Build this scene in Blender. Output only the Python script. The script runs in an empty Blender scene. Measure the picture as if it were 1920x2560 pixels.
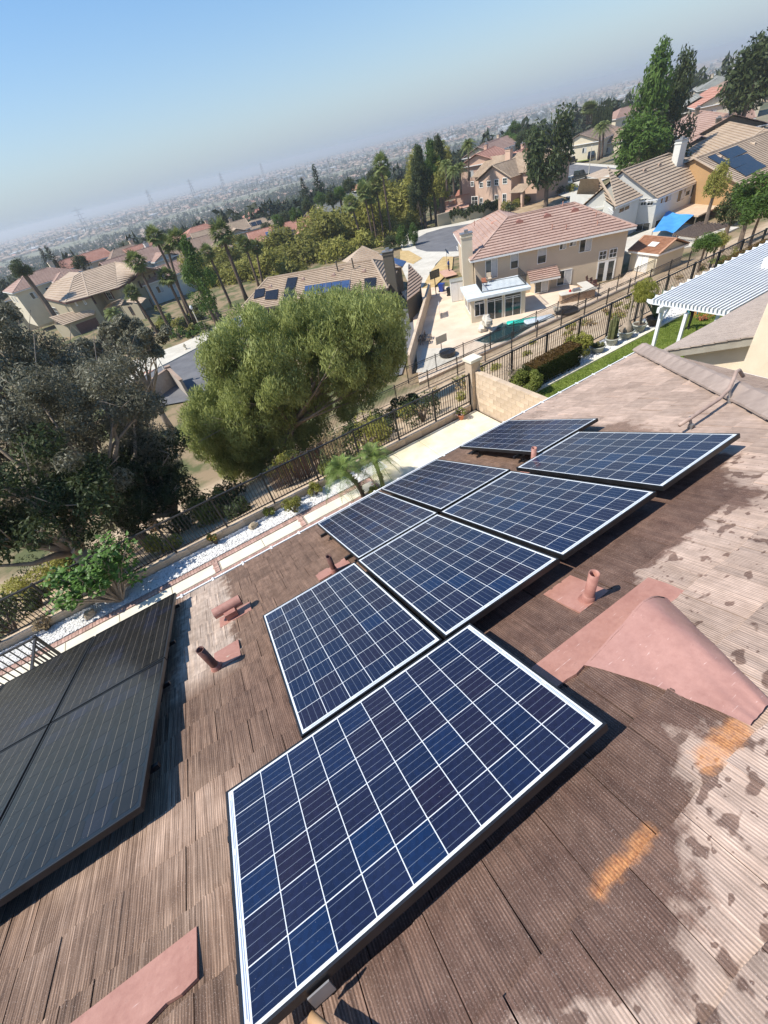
import bpy, math, random
import numpy as np
from mathutils import Vector, Matrix

# ------------------------------------------------------------------ camera, light, exposure
S = bpy.context.scene
FPX = 1025.874
CAM = np.array([0.80234, -1.18344, 2.35751])
RR = np.array([[0.839756, -0.509978, -0.186368], [-0.468566, -0.507243, -0.723291], [0.274329, 0.694714, -0.664918]])
cd = bpy.data.cameras.new("camera"); cam = bpy.data.objects.new("camera", cd)
S.collection.objects.link(cam); S.camera = cam
right, down, fwd = [Vector(r).normalized() for r in RR]
up = -down
right = fwd.cross(up).normalized(); up = right.cross(fwd).normalized()
cam.matrix_world = Matrix(((right.x, up.x, -fwd.x, CAM[0]), (right.y, up.y, -fwd.y, CAM[1]), (right.z, up.z, -fwd.z, CAM[2]), (0, 0, 0, 1)))
cd.sensor_fit = 'HORIZONTAL'; cd.sensor_width = 36; cd.lens = 36 * FPX / 1920
cd.clip_start = 0.05; cd.clip_end = 40000

SUN_TO = Vector((-0.592, 0.165, 0.789)).normalized()
W = bpy.data.worlds.new("World"); S.world = W; W.use_nodes = True
wn = W.node_tree.nodes; wl = W.node_tree.links; wn.clear()
sky = wn.new('ShaderNodeTexSky'); sky.sky_type = 'NISHITA'; sky.sun_disc = False
sky.sun_elevation = math.asin(SUN_TO.z); sky.sun_rotation = math.atan2(SUN_TO.x, SUN_TO.y)
sky.altitude = 300; sky.air_density = 1.0; sky.dust_density = 0.6; sky.ozone_density = 2.2
bg = wn.new('ShaderNodeBackground'); bg.inputs[1].default_value = 0.12
wo = wn.new('ShaderNodeOutputWorld'); wl.new(bg.outputs[0], wo.inputs[0])
# smog layer low in the sky: the same pale grey-blue all round, thinning with height
tc = wn.new('ShaderNodeTexCoord'); sx = wn.new('ShaderNodeSeparateXYZ'); wl.new(tc.outputs['Generated'], sx.inputs[0])
ab = wn.new('ShaderNodeMath'); ab.operation = 'MAXIMUM'; ab.inputs[1].default_value = 0.0; wl.new(sx.outputs[2], ab.inputs[0])
ml = wn.new('ShaderNodeMath'); ml.operation = 'MULTIPLY'; ml.inputs[1].default_value = -5.4; wl.new(ab.outputs[0], ml.inputs[0])
ex = wn.new('ShaderNodeMath'); ex.operation = 'EXPONENT'; wl.new(ml.outputs[0], ex.inputs[0])
hs = wn.new('ShaderNodeHueSaturation'); hs.inputs['Saturation'].default_value = 1.35; hs.inputs['Value'].default_value = 1.22; wl.new(sky.outputs[0], hs.inputs['Color'])
mx = wn.new('ShaderNodeMix'); mx.data_type = 'RGBA'; wl.new(ex.outputs[0], mx.inputs[0]); wl.new(hs.outputs[0], mx.inputs[6]); mx.inputs[7].default_value = (2.95, 3.6, 4.35, 1)
wl.new(mx.outputs[2], bg.inputs[0])
sd = bpy.data.lights.new("sun", 'SUN'); sd.energy = 5.0; sd.angle = math.radians(0.53); sd.color = (1.0, 0.945, 0.86)
so = bpy.data.objects.new("sun", sd); S.collection.objects.link(so)
so.rotation_euler = SUN_TO.to_track_quat('Z', 'Y').to_euler(); so.location = (0, 0, 60)
S.view_settings.view_transform = 'Standard'; S.view_settings.look = 'None'
S.view_settings.exposure = 0.33; S.view_settings.gamma = 1.0
try: S.view_settings.use_curve_mapping = False
except Exception: pass
S.render.engine = 'CYCLES'
S.cycles.volume_bounces = 1; S.cycles.max_bounces = 6

# ------------------------------------------------------------------ geometry helpers
def ray(px, py):
    d = RR.T @ np.array([px - 960.0, py - 1280.0, FPX]); return d / np.linalg.norm(d)
def at(px, py, z):                      # the point at height z seen at photo pixel (px, py)
    d = ray(px, py); p = CAM + d * ((z - CAM[2]) / d[2]); return Vector(p)
def atr(px, py, r):                     # the point at horizontal distance r
    d = ray(px, py); return Vector(CAM + d * (r / math.hypot(d[0], d[1])))
def proj(p):
    q = RR @ (np.array(p, float) - CAM); return 960 + FPX * q[0] / q[2], 1280 + FPX * q[1] / q[2], q[2]
def top_of(p, px, py):                  # height over p of the point of its vertical nearest to the pixel's ray
    r = ray(px, py); z = np.array([0, 0, 1.0]); n = np.cross(z, r)
    s = np.linalg.solve(np.array([z, -r, n]).T, CAM - np.array(p)); return float(s[0])
def mk(x0, y0, s): return lambda x, y: (x0 + x * s, y0 + y * s)
TH = math.radians(22.837)
UU = Vector((1, 0, 0)); VV = Vector((0, -math.cos(TH), math.sin(TH))); NN = Vector((0, math.sin(TH), math.cos(TH)))
RD = -0.165                             # tile surface below the plane of the panel glass
def rp(u, v, h=0.0): return UU * u + VV * v + NN * (RD + h)
def roof_uv(px, py, h=0.0):
    d = Vector(ray(px, py)); C = Vector(CAM); t = ((RD + h) - NN.dot(C)) / NN.dot(d); p = C + d * t
    return p.dot(UU), p.dot(VV)

class MB:
    def __init__(s): s.v = []; s.f = []; s.m = []
    def add(s, vs, fs, m=0):
        o = len(s.v); s.v += [tuple(v) for v in vs]; s.f += [tuple(i + o for i in f) for f in fs]; s.m += [m] * len(fs)
    def poly(s, pts, m=0): s.add(pts, [tuple(range(len(pts)))], m)
    def box(s, x0, y0, z0, x1, y1, z1, m=0, M=None):
        vs = [Vector(p) for p in ((x0,y0,z0),(x1,y0,z0),(x1,y1,z0),(x0,y1,z0),(x0,y0,z1),(x1,y0,z1),(x1,y1,z1),(x0,y1,z1))]
        if M: vs = [M @ v for v in vs]
        s.add(vs, [(3,2,1,0),(4,5,6,7),(0,1,5,4),(1,2,6,5),(2,3,7,6),(3,0,4,7)], m)
    def bar(s, a, b, w, h=None, m=0, upv=None):
        a = Vector(a); b = Vector(b); h = h or w; d = (b - a)
        L = d.length
        if L < 1e-6: return
        d.normalize(); u = Vector(upv) if upv else (Vector((0,0,1)) if abs(d.z) < .95 else Vector((0,1,0)))
        x = d.cross(u).normalized() * (w / 2); y = x.cross(d).normalized() * (h / 2)
        vs = [a-x-y, a+x-y, a+x+y, a-x+y, b-x-y, b+x-y, b+x+y, b-x+y]
        s.add(vs, [(3,2,1,0),(4,5,6,7),(0,1,5,4),(1,2,6,5),(2,3,7,6),(3,0,4,7)], m)
    def tube(s, path, rad, n=8, m=0, cap=True):
        path = [Vector(p) for p in path]; N = len(path)
        rads = rad if isinstance(rad, (list, tuple)) else [rad] * N
        vs = []; px = None
        for i, p in enumerate(path):
            d = (path[min(i+1, N-1)] - path[max(i-1, 0)]).normalized()
            if px is None: px = d.orthogonal().normalized()
            px = (px - d * px.dot(d)).normalized(); py = d.cross(px)
            for k in range(n):
                a = 2 * math.pi * k / n; vs.append(p + (px * math.cos(a) + py * math.sin(a)) * rads[i])
        fs = []
        for i in range(N - 1):
            for k in range(n):
                fs.append((i*n+k, i*n+(k+1)%n, (i+1)*n+(k+1)%n, (i+1)*n+k))
        if cap: fs += [tuple(range(n))[::-1], tuple(range((N-1)*n, N*n))]
        s.add(vs, fs, m)
    def lathe(s, prof, c=(0,0,0), n=16, m=0):
        c = Vector(c); vs = []; N = len(prof)
        for r, z in prof:
            for k in range(n):
                a = 2*math.pi*k/n; vs.append(c + Vector((r*math.cos(a), r*math.sin(a), z)))
        fs = [(i*n+k, i*n+(k+1)%n, (i+1)*n+(k+1)%n, (i+1)*n+k) for i in range(N-1) for k in range(n)]
        s.add(vs, fs, m)
    def prism(s, pts, z0, z1, m=0):
        n = len(pts); vs = [(p[0], p[1], z0) for p in pts] + [(p[0], p[1], z1) for p in pts]
        fs = [tuple(range(n, 2*n)), tuple(range(n))[::-1]] + [(i, (i+1)%n, n+(i+1)%n, n+i) for i in range(n)]
        s.add(vs, fs, m)
    def ball(s, c, r, m=0, n=10, k=7, jit=0, rnd=random):
        c = Vector(c); r = r if isinstance(r, (tuple, list)) else (r, r, r); vs = [c + Vector((0,0,r[2]))]
        for i in range(1, k):
            t = math.pi*i/k
            for j in range(n):
                a = 2*math.pi*j/n; q = 1 + rnd.uniform(-jit, jit)
                vs.append(c + Vector((r[0]*math.sin(t)*math.cos(a)*q, r[1]*math.sin(t)*math.sin(a)*q, r[2]*math.cos(t)*q)))
        vs.append(c - Vector((0,0,r[2]))); L = len(vs)-1
        fs = [(0, 1+j, 1+(j+1)%n) for j in range(n)]
        for i in range(k-2):
            for j in range(n): fs.append((1+i*n+j, 1+(i+1)*n+j, 1+(i+1)*n+(j+1)%n, 1+i*n+(j+1)%n))
        fs += [(L, 1+(k-2)*n+(j+1)%n, 1+(k-2)*n+j) for j in range(n)]
        s.add(vs, fs, m)
    def build(s, name, mats, parent=None, smooth=False, loc=None):
        me = bpy.data.meshes.new(name); me.from_pydata([tuple(v) for v in s.v], [], s.f)
        mats = mats if isinstance(mats, (list, tuple)) else [mats]
        for m in mats: me.materials.append(m)
        if len(mats) > 1: me.polygons.foreach_set('material_index', s.m)
        if smooth: me.polygons.foreach_set('use_smooth', [True]*len(s.f))
        me.update()
        return link(name, me, parent, loc)
def link(name, me, parent=None, loc=None):
    o = bpy.data.objects.new(name, me); S.collection.objects.link(o)
    if parent:
        o.parent = parent
        if parent.type == 'EMPTY' or True:
            o.matrix_parent_inverse = Matrix.Identity(4)
    if loc is not None: o.location = loc
    return o
def thing(name, label, cat, loc=(0,0,0), rot=(0,0,0), group=None):
    o = bpy.data.objects.new(name, None); S.collection.objects.link(o); o.empty_display_size = .2
    o.location = loc; o.rotation_euler = rot; tag(o, label, cat, group); return o
def tag(o, label=None, cat=None, group=None, kind=None):
    if label: o['label'] = label
    if cat: o['category'] = cat
    if group: o['group'] = group
    if kind: o['kind'] = kind
    return o
def struct(o): o['kind'] = 'structure'; return o
def stuff(o): o['kind'] = 'stuff'; return o
def dup_tree(root, **kw):
    r = root.copy(); S.collection.objects.link(r)
    for ch in list(root.children):
        c = ch.copy(); S.collection.objects.link(c); c.parent = r
        for g in list(ch.children):
            d = g.copy(); S.collection.objects.link(d); d.parent = c
    for k, v in kw.items():
        if k in ('label', 'group', 'category'): r[k] = v
        else: setattr(r, k, v)
    return r
def np_mesh(name, V, F, mats, smooth=False, midx=None):
    V = np.asarray(V, dtype=np.float32); F = np.asarray(F, dtype=np.int32); k = F.shape[1]
    me = bpy.data.meshes.new(name); me.vertices.add(len(V)); me.vertices.foreach_set('co', V.ravel())
    me.loops.add(F.size); me.loops.foreach_set('vertex_index', F.ravel())
    me.polygons.add(len(F)); me.polygons.foreach_set('loop_start', np.arange(0, F.size, k, dtype=np.int32))
    try: me.polygons.foreach_set('loop_total', np.full(len(F), k, dtype=np.int32))
    except Exception: pass
    for m in (mats if isinstance(mats, (list, tuple)) else [mats]): me.materials.append(m)
    if midx is not None: me.polygons.foreach_set('material_index', np.asarray(midx, dtype=np.int32))
    if smooth: me.polygons.foreach_set('use_smooth', np.ones(len(F), dtype=bool))
    me.update(calc_edges=True); return me

# ------------------------------------------------------------------ materials
class NT:
    def __init__(s, name):
        s.mat = bpy.data.materials.new(name); s.mat.use_nodes = True; s.t = s.mat.node_tree; s.t.nodes.clear()
        s.out = s.n('ShaderNodeOutputMaterial')
    def n(s, typ, **kw):
        nd = s.t.nodes.new(typ)
        for k, v in kw.items():
            if hasattr(nd, k) and k not in ('inputs',): setattr(nd, k, v)
        return nd
    def set(s, sock, v):
        if isinstance(v, bpy.types.NodeSocket): s.t.links.new(v, sock)
        elif v is not None: sock.default_value = v
    def math(s, op, a, b=None, c=None, clamp=False):
        nd = s.n('ShaderNodeMath', operation=op); nd.use_clamp = clamp
        s.set(nd.inputs[0], a)
        if b is not None: s.set(nd.inputs[1], b)
        if c is not None: s.set(nd.inputs[2], c)
        return nd.outputs[0]
    def noise(s, vec, scale, detail=4, rough=.55, out='Fac', dim='3D'):
        nd = s.n('ShaderNodeTexNoise', noise_dimensions=dim); s.set(nd.inputs['Vector'], vec) if vec else None
        nd.inputs['Scale'].default_value = scale; nd.inputs['Detail'].default_value = detail; nd.inputs['Roughness'].default_value = rough
        return nd.outputs[out] if out in nd.outputs else nd.outputs[0]
    def ramp(s, fac, stops, interp='LINEAR'):
        nd = s.n('ShaderNodeValToRGB'); cr = nd.color_ramp; cr.interpolation = interp
        while len(cr.elements) < len(stops): cr.elements.new(0.5)
        for e, (p, c) in zip(cr.elements, stops):
            e.position = p; e.color = (*c, 1) if len(c) == 3 else c
        s.set(nd.inputs[0], fac); return nd.outputs[0]
    def mix(s, fac, a, b, mode='MIX'):
        nd = s.n('ShaderNodeMix', data_type='RGBA', blend_type=mode)
        s.set(nd.inputs[0], fac)
        for i, v in ((6, a), (7, b)):
            if isinstance(v, tuple) and len(v) == 3: v = (*v, 1)
            s.set(nd.inputs[i], v)
        return nd.outputs[2]
    def sep(s, vec):
        nd = s.n('ShaderNodeSeparateXYZ'); s.set(nd.inputs[0], vec); return nd.outputs
    def comb(s, x, y, z=0.0):
        nd = s.n('ShaderNodeCombineXYZ'); s.set(nd.inputs[0], x); s.set(nd.inputs[1], y); s.set(nd.inputs[2], z); return nd.outputs[0]
    def obj(s): return s.n('ShaderNodeTexCoord').outputs['Object']
    def pos(s): return s.n('ShaderNodeNewGeometry').outputs['Position']
    def rnd(s): return s.n('ShaderNodeObjectInfo').outputs['Random']
    def white(s, vec):
        nd = s.n('ShaderNodeTexWhiteNoise', noise_dimensions='3D'); s.set(nd.inputs['Vector'], vec); return nd.outputs[0]
    def bump(s, h, strength=.5, dist=.01):
        nd = s.n('ShaderNodeBump'); nd.inputs['Strength'].default_value = strength; nd.inputs['Distance'].default_value = dist
        s.set(nd.inputs['Height'], h); return nd.outputs[0]
    def bsdf(s, col, rough=.6, metal=0., spec=.5, normal=None, coat=0., coat_rough=.1, alpha=None):
        b = s.n('ShaderNodeBsdfPrincipled')
        if isinstance(col, tuple): col = (*col[:3], 1)
        s.set(b.inputs['Base Color'], col); s.set(b.inputs['Roughness'], rough); s.set(b.inputs['Metallic'], metal)
        s.set(b.inputs['Specular IOR Level'], spec)
        if normal is not None: s.set(b.inputs['Normal'], normal)
        if coat: b.inputs['Coat Weight'].default_value = coat; b.inputs['Coat Roughness'].default_value = coat_rough
        s.t.links.new(b.outputs[0], s.out.inputs[0]); return b

def mat_basic(name, c1, c2=None, scale=3., rough=.7, metal=0., spec=.4, bumpn=0., bscale=None, bdist=.01, coat=0., obj=True, detail=5, lo=.35, hi=.65, var=0.):
    m = NT(name); co = m.obj() if obj else m.pos()
    col = c1
    if c2 is not None:
        col = m.ramp(m.noise(co, scale, detail), [(lo, c1), (hi, c2)])
    if var:
        hs = m.n('ShaderNodeHueSaturation'); m.set(hs.inputs['Value'], m.math('MULTIPLY_ADD', m.rnd(), var*2, 1-var))
        m.set(hs.inputs['Color'], col if not isinstance(col, tuple) else (*col, 1)); col = hs.outputs[0]
    nrm = None
    if bumpn: nrm = m.bump(m.noise(co, bscale or scale*4, 4), bumpn, bdist)
    m.bsdf(col, rough, metal, spec, nrm, coat)
    return m.mat
def mat_leaf(name, c1, c2, scale=1.2, trans=.35, rough=.55, spec=.25, fine=25.):
    m = NT(name); p = m.pos()
    f = m.math('ADD', m.math('MULTIPLY', m.noise(p, scale, 3), .6), m.math('MULTIPLY', m.noise(p, fine, 2), .4))
    col = m.ramp(f, [(.36, c1), (.64, c2)])
    hs = m.n('ShaderNodeHueSaturation'); m.set(hs.inputs['Value'], m.math('MULTIPLY_ADD', m.rnd(), .35, .82)); m.set(hs.inputs['Color'], col)
    b = m.bsdf(hs.outputs[0], rough, 0, spec)
    tr = m.n('ShaderNodeBsdfTranslucent'); m.set(tr.inputs[0], hs.outputs[0])
    mx = m.n('ShaderNodeMixShader'); mx.inputs[0].default_value = trans
    m.t.links.new(b.outputs[0], mx.inputs[1]); m.t.links.new(tr.outputs[0], mx.inputs[2]); m.t.links.new(mx.outputs[0], m.out.inputs[0])
    return m.mat
# ------------------------------------------------------------------ roof tile material
def make_tile_mat(name, main=True, c_dry=(.43,.305,.245)):
    m = NT(name); p = m.pos()
    u = m.sep(p)[0]
    dv = m.n('ShaderNodeVectorMath', operation='DOT_PRODUCT'); m.set(dv.inputs[0], p); dv.inputs[1].default_value = tuple(VV)
    v = dv.outputs['Value']; uv = m.comb(u, v)
    at_ = m.n('ShaderNodeAttribute', attribute_name='tid'); tid = m.math('FRACT', m.math('ADD', at_.outputs['Fac'], m.rnd()))
    # combed grooves running down the slope, as on fibre cement shakes
    warp = m.noise(m.comb(m.math('MULTIPLY', u, 3.), m.math('MULTIPLY', v, 2.5), tid), 1., 3)
    ph = m.math('ADD', m.math('MULTIPLY', u, 2*math.pi/.0125), m.math('MULTIPLY', warp, 16.))
    wave = m.math('MULTIPLY_ADD', m.math('SINE', ph), .5, .5)
    streak = m.noise(m.comb(m.math('MULTIPLY', u, 95.), m.math('MULTIPLY', v, 2.2), m.math('MULTIPLY', tid, 40.)), 1., 3, .6)
    grit = m.noise(p, 260., 2, .7)
    grit2 = m.noise(p, 70., 3, .6)
    wave = m.math('MULTIPLY', wave, m.math('MULTIPLY_ADD', m.noise(p, 14., 3), 1.6, -.1, clamp=True))
    hgt = m.math('ADD', m.math('MULTIPLY', wave, .55), m.math('ADD', m.math('MULTIPLY', streak, .9), m.math('MULTIPLY', grit, .35)))
    big = m.noise(p, 1.3, 5, .6); mid = m.noise(p, 7., 5, .65)
    if main:
        un = m.math('DIVIDE', m.math('ADD', u, 2.), 10.)
        pts = [(-2,1.9),(.3,1.62),(.95,1.44),(1.4,1.47),(1.55,1.31),(1.8,1.24),(2.15,1.14),(2.45,.75),(2.75,.22),(3.05,.27),(3.35,.38),(3.75,.40),(4.05,.23),(4.35,.02),(4.62,-.35),(4.72,-4.),(7.5,-5.)]
        def gp(q): return (max(0, (q[0]+2)/10.), ((q[1]+5)/8.,)*3)
        rp1 = m.ramp(un, [gp(q) for q in pts])
        vb = m.math('MULTIPLY_ADD', m.sep(rp1)[0], 8., -5.)
        dist = m.math('SUBTRACT', vb, v)                      # > 0 on the damp side
        edge = m.math('ADD', dist, m.math('ADD', m.math('MULTIPLY', m.math('SUBTRACT', mid, .5), .45), m.math('MULTIPLY', m.math('SUBTRACT', m.noise(p, 2.2, 3), .5), .9)))
        wet = m.math('MULTIPLY_ADD', edge, 13., .5, clamp=True)
        # splashes and drips beyond the edge: blotches that thin out with distance
        bl = m.noise(m.comb(m.math('MULTIPLY', u, 8.5), m.math('MULTIPLY', v, 12.)), 1., 2, .45)
        bl2 = m.noise(m.comb(m.math('MULTIPLY', u, 21.), m.math('MULTIPLY', v, 30.), 3.), 1., 2, .4)
        thr = m.math('MULTIPLY_ADD', dist, -.10, .585)
        spots = m.math('MAXIMUM', m.math('MULTIPLY_ADD', m.math('SUBTRACT', bl, thr), 26., .5, clamp=True), m.math('MULTIPLY_ADD', m.math('SUBTRACT', bl2, m.math('ADD', thr, .075)), 26., .5, clamp=True))
        spots = m.math('MULTIPLY', spots, m.math('MULTIPLY', m.math('GREATER_THAN', dist, -1.1), .85))
        # damp strip by the far row
        f1 = m.math('SUBTRACT', .42, m.math('ADD', m.math('ABSOLUTE', m.math('SUBTRACT', u, 4.85)), m.math('MULTIPLY', m.math('ABSOLUTE', m.math('ADD', v, 1.55)), .55)))
        far = m.math('MULTIPLY', m.math('MULTIPLY_ADD', m.math('ADD', f1, m.math('MULTIPLY', m.math('SUBTRACT', mid, .5), .9)), 9., .2, clamp=True), .75)
        wet = m.math('MAXIMUM', wet, m.math('MAXIMUM', spots, far))
        dry = m.ramp(m.math('ADD', m.math('MULTIPLY', mid, .5), m.math('MULTIPLY', big, .5)), [(.33, (.35,.25,.19)), (.66, (.47,.35,.275))])
        wetc = m.ramp(mid, [(.3, (.100,.055,.040)), (.7, (.165,.100,.073))])
        # the row below the panels is drier and dustier
        low = m.math('MULTIPLY_ADD', v, -.8, -.4, clamp=True)
        wetc = m.mix(low, wetc, m.ramp(mid, [(.3, (.125,.074,.049)), (.7, (.205,.128,.088))]))
        left = m.math('MULTIPLY_ADD', u, -1.6, .75, clamp=True)
        leftc = m.ramp(m.math('ADD', m.math('MULTIPLY', big, .6), m.math('MULTIPLY', streak, .4)), [(.36, (.10,.057,.038)), (.50, (.205,.13,.088)), (.64, (.36,.25,.18))])
        wetc = m.mix(left, wetc, leftc)
        # pale bleached patch near the gutter
        fu = m.math('SUBTRACT', .30, m.math('ABSOLUTE', m.math('ADD', u, .18)))
        fp = m.math('MULTIPLY', m.math('MULTIPLY_ADD', m.math('ADD', fu, m.math('MULTIPLY', m.math('SUBTRACT', mid, .5), .35)), 12., .3, clamp=True), m.math('MULTIPLY_ADD', m.math('ADD', v, 1.35), -3., 0., clamp=True))
        wetc = m.mix(m.math('MULTIPLY', fp, .85), wetc, m.ramp(mid, [(.3, (.36,.27,.205)), (.7, (.54,.43,.34))]))
        col = m.mix(wet, dry, wetc)
    else:
        col = m.ramp(m.math('ADD', m.math('MULTIPLY', mid, .5), m.math('MULTIPLY', big, .5)), [(.35, tuple(x*.85 for x in c_dry)), (.65, tuple(min(1, x*1.12) for x in c_dry))])
        wet = 0.0
    hs = m.n('ShaderNodeHueSaturation'); m.set(hs.inputs['Value'], m.math('MULTIPLY_ADD', tid, .34, .83)); m.set(hs.inputs['Color'], col); col = hs.outputs[0]
    cd_ = m.math('MULTIPLY_ADD', m.math('ADD', m.math('MULTIPLY', wave, .5), m.math('MULTIPLY', streak, .95)), 1.15, .22, clamp=False)
    sc = m.n('ShaderNodeVectorMath', operation='SCALE'); m.set(sc.inputs[0], col); m.set(sc.inputs['Scale'], cd_); col = sc.outputs[0]
    sparkle = m.math('MULTIPLY_ADD', m.math('SUBTRACT', grit, .60), 9., 0, clamp=True)
    col = m.mix(m.math('MULTIPLY', sparkle, .5), col, (.62,.50,.43))
    if main:
        for cu, hl, cv, r in ((1.34, .14, 1.268, .03), (1.97, .10, 1.232, .05)):
            du = m.math('MAXIMUM', m.math('SUBTRACT', m.math('ABSOLUTE', m.math('SUBTRACT', u, cu)), hl), 0.)
            dvv = m.math('ABSOLUTE', m.math('SUBTRACT', v, cv))
            ds = m.math('SQRT', m.math('ADD', m.math('MULTIPLY', du, du), m.math('MULTIPLY', dvv, dvv)))
            rr_ = m.math('MULTIPLY_ADD', m.noise(p, 16., 4, .6), .09, r-.045)
            mask = m.math('MULTIPLY_ADD', m.math('SUBTRACT', rr_, ds), 26., .35, clamp=True)
            mask = m.math('MULTIPLY', m.math('MULTIPLY', mask, m.math('MULTIPLY_ADD', wave, .35, m.math('MULTIPLY_ADD', grit2, .6, .25)), clamp=True), .85)
            col = m.mix(mask, col, m.ramp(grit2, [(.3, (.42,.15,.05)), (.7, (.72,.34,.13))]))
    m.bsdf(col, .82, 0, .28, m.bump(hgt, .75, .0035))
    return m.mat
M = {}
M['tile'] = make_tile_mat('shake_tile')
M['cap'] = mat_basic('ridge_cap', (.27,.21,.175), (.38,.30,.25), 5., .9, bumpn=.5, bscale=160., bdist=.003, var=.1)
M['felt'] = mat_basic('roof_underlay', (.03,.022,.018), rough=.95)
M['lowtile'] = make_tile_mat('lower_tile', False, (.40,.325,.27))
M['gutter'] = mat_basic('white_gutter', (.70,.70,.68), (.80,.80,.78), 3., .45)
M['stucco'] = mat_basic('cream_stucco', (.66,.55,.40), (.74,.63,.47), 2., .95, bumpn=.6, bscale=40., bdist=.01)
M['fascia'] = mat_basic('taupe_fascia', (.27,.24,.19), (.33,.30,.24), 3., .7)
def painted_sheet(name, c1, c2, rough):
    m = NT(name); p = m.pos(); n1 = m.noise(p, 3., 5, .6); n2 = m.noise(p, 30., 4, .7)
    sc = m.noise(m.comb(m.math('MULTIPLY', m.sep(p)[0], 9.), m.math('MULTIPLY', m.sep(p)[1], 130.), m.math('MULTIPLY', m.sep(p)[2], 60.)), 1., 2, .5)
    col = m.ramp(m.math('ADD', m.math('MULTIPLY', n1, .65), m.math('MULTIPLY', n2, .35)), [(.36, c1), (.64, c2)])
    col = m.mix(m.math('MULTIPLY_ADD', m.math('SUBTRACT', sc, .70), 12., 0, clamp=True), col, (.68,.50,.44))
    col = m.mix(m.math('MULTIPLY', m.math('MULTIPLY_ADD', m.math('SUBTRACT', n2, .62), 9., 0, clamp=True), .6), col, (.27,.14,.11))
    m.bsdf(col, m.math('MULTIPLY_ADD', n2, .3, rough-.12), 0, .45, m.bump(m.math('ADD', m.math('MULTIPLY', m.noise(p, 7., 3), 1.), m.math('MULTIPLY', n2, .12)), .3, .02)); return m.mat
M['pink'] = painted_sheet('pink_painted_sheet', (.33,.155,.115), (.45,.235,.18), .50)
M['pinkold'] = mat_basic('pink_painted_pipe', (.30,.13,.10), (.40,.20,.155), 14., .6, bumpn=.15, bscale=60., bdist=.002)
M['pipedark'] = mat_basic('brown_painted_pipe', (.10,.045,.035), (.17,.08,.06), 12., .5)
M['black'] = mat_basic('black_anodised', (.010,.010,.011), (.018,.018,.02), 8., .38, spec=.5)
M['blackpaint'] = mat_basic('black_iron_paint', (.012,.012,.013), (.03,.028,.027), 6., .5)
M['steel'] = mat_basic('dull_steel', (.25,.25,.25), (.35,.34,.33), 6., .45, metal=.6)
M['conduit'] = mat_basic('painted_conduit', (.34,.24,.19), (.42,.31,.25), 10., .6)
M['rust'] = mat_basic('rusty_pipe', (.42,.24,.11), (.55,.36,.20), 14., .7)
M['inside'] = mat_basic('pipe_inside', (.02,.02,.02), rough=.9)

# ------------------------------------------------------------------ our house
HX0 = -5.2
def hipu(v): return 8.75 - .92 * (v + 3.77)
house = thing('our_house', 'house we stand on, brown shake roof under the solar panels with cream stucco walls', 'house')
# underlay / roof body
b = MB(); y0 = rp(0, -3.77, -.02)
VT = 4.6
b.poly([rp(HX0,-3.77,-.022), rp(8.75,-3.77,-.022), rp(hipu(VT),VT,-.022), rp(HX0,VT,-.022)])
Tp = rp(hipu(VT), VT, -.022); E0 = rp(8.75,-3.77,-.022)
b.poly([E0, (8.75, -12.0, E0.z), (Tp.x, Tp.y-4, Tp.z), Tp])
b.poly([rp(HX0,VT,-.022), Tp, (Tp.x, Tp.y-4, Tp.z), (HX0, Tp.y-4, Tp.z)])
roof = b.build('main_roof', M['felt'], house)
PAN = []          # panel rectangles on the roof: (u0, v0, w, h)
bluep = dict(A=(0,0,1.65,.99), B=(.45,-1.67,.99,1.65), C=(1.47,-1.67,.99,1.65), D=(1.49,-3.34,.99,1.65), E=(2.53,-3.36,.99,1.65), F=(2.50,-1.67,.99,1.65), G=(3.57,-1.67,.99,1.65), H=(3.96,-3.36,.99,1.65))
blackp = [(-1.48,-3.62,.99,1.65), (-1.48,-1.95,.99,1.65), (-2.49,-3.62,.99,1.65), (-2.49,-1.95,.99,1.65), (-3.50,-3.62,.99,1.65)]
PAN = list(bluep.values()) + blackp
def tile_pts(w, L, rnd, h=.030):
    n = 6; vs = []; 
    edge = [rnd.uniform(-.008, .006) for _ in range(n+1)]; hh = [h + rnd.uniform(-.004, .004) for _ in range(n+1)]
    vs += [(w*i/n, edge[i], 0) for i in range(n+1)]
    vs += [(w*i/n, edge[i], hh[i]) for i in range(n+1)]
    vs += [(w*i/n, L, .003 + (hh[i]-h)*.3) for i in range(n+1)]
    fs = [(i, i+1, n+2+i, n+1+i) for i in range(n)] + [(n+1+i, n+2+i, 2*n+3+i, 2*n+2+i) for i in range(n)]
    fs += [(0, n+1, 2*n+2), (n, 3*n+2, 2*n+1)]
    return vs, fs
rt = random.Random(5)
tmesh = {}
for w in (.285, .14, .19):
    for k in range(4):
        b = MB(); b.add(*tile_pts(w-.004, .36, rt)); 
        me = bpy.data.meshes.new('roof_tile'); me.from_pydata(b.v, [], b.f); me.materials.append(M['tile']); me.update(); tmesh[(w,k)] = me
tiles = []
offs = {0: .93, 1: 1.04}
for k in range(-15, 12):
    vb = .965 + .325*k
    if k == -15: vb = -3.80
    elif vb < -3.79: continue
    o = offs.get(k, rt.uniform(0, .285)) 
    u = HX0 + (o % .285)
    while u < hipu(vb):
        if u > .8 or k >= -3 and u > .3: w = .285
        else: w = rt.choice([.285, .285, .19, .14, .14])
        if k in (0, 1) and u > .8: w = .285
        tiles.append((u, vb, w)); u += w
ROT = Matrix(((1,0,0),(0,VV.y,NN.y),(0,VV.z,NN.z))).to_4x4()
def hidden(u, v):
    for (a, b_, w, h) in PAN:
        if a+.05 < u < a+w-.2 and b_+.12 < v < b_+h-.1: return True
    return False
vis = []
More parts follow.
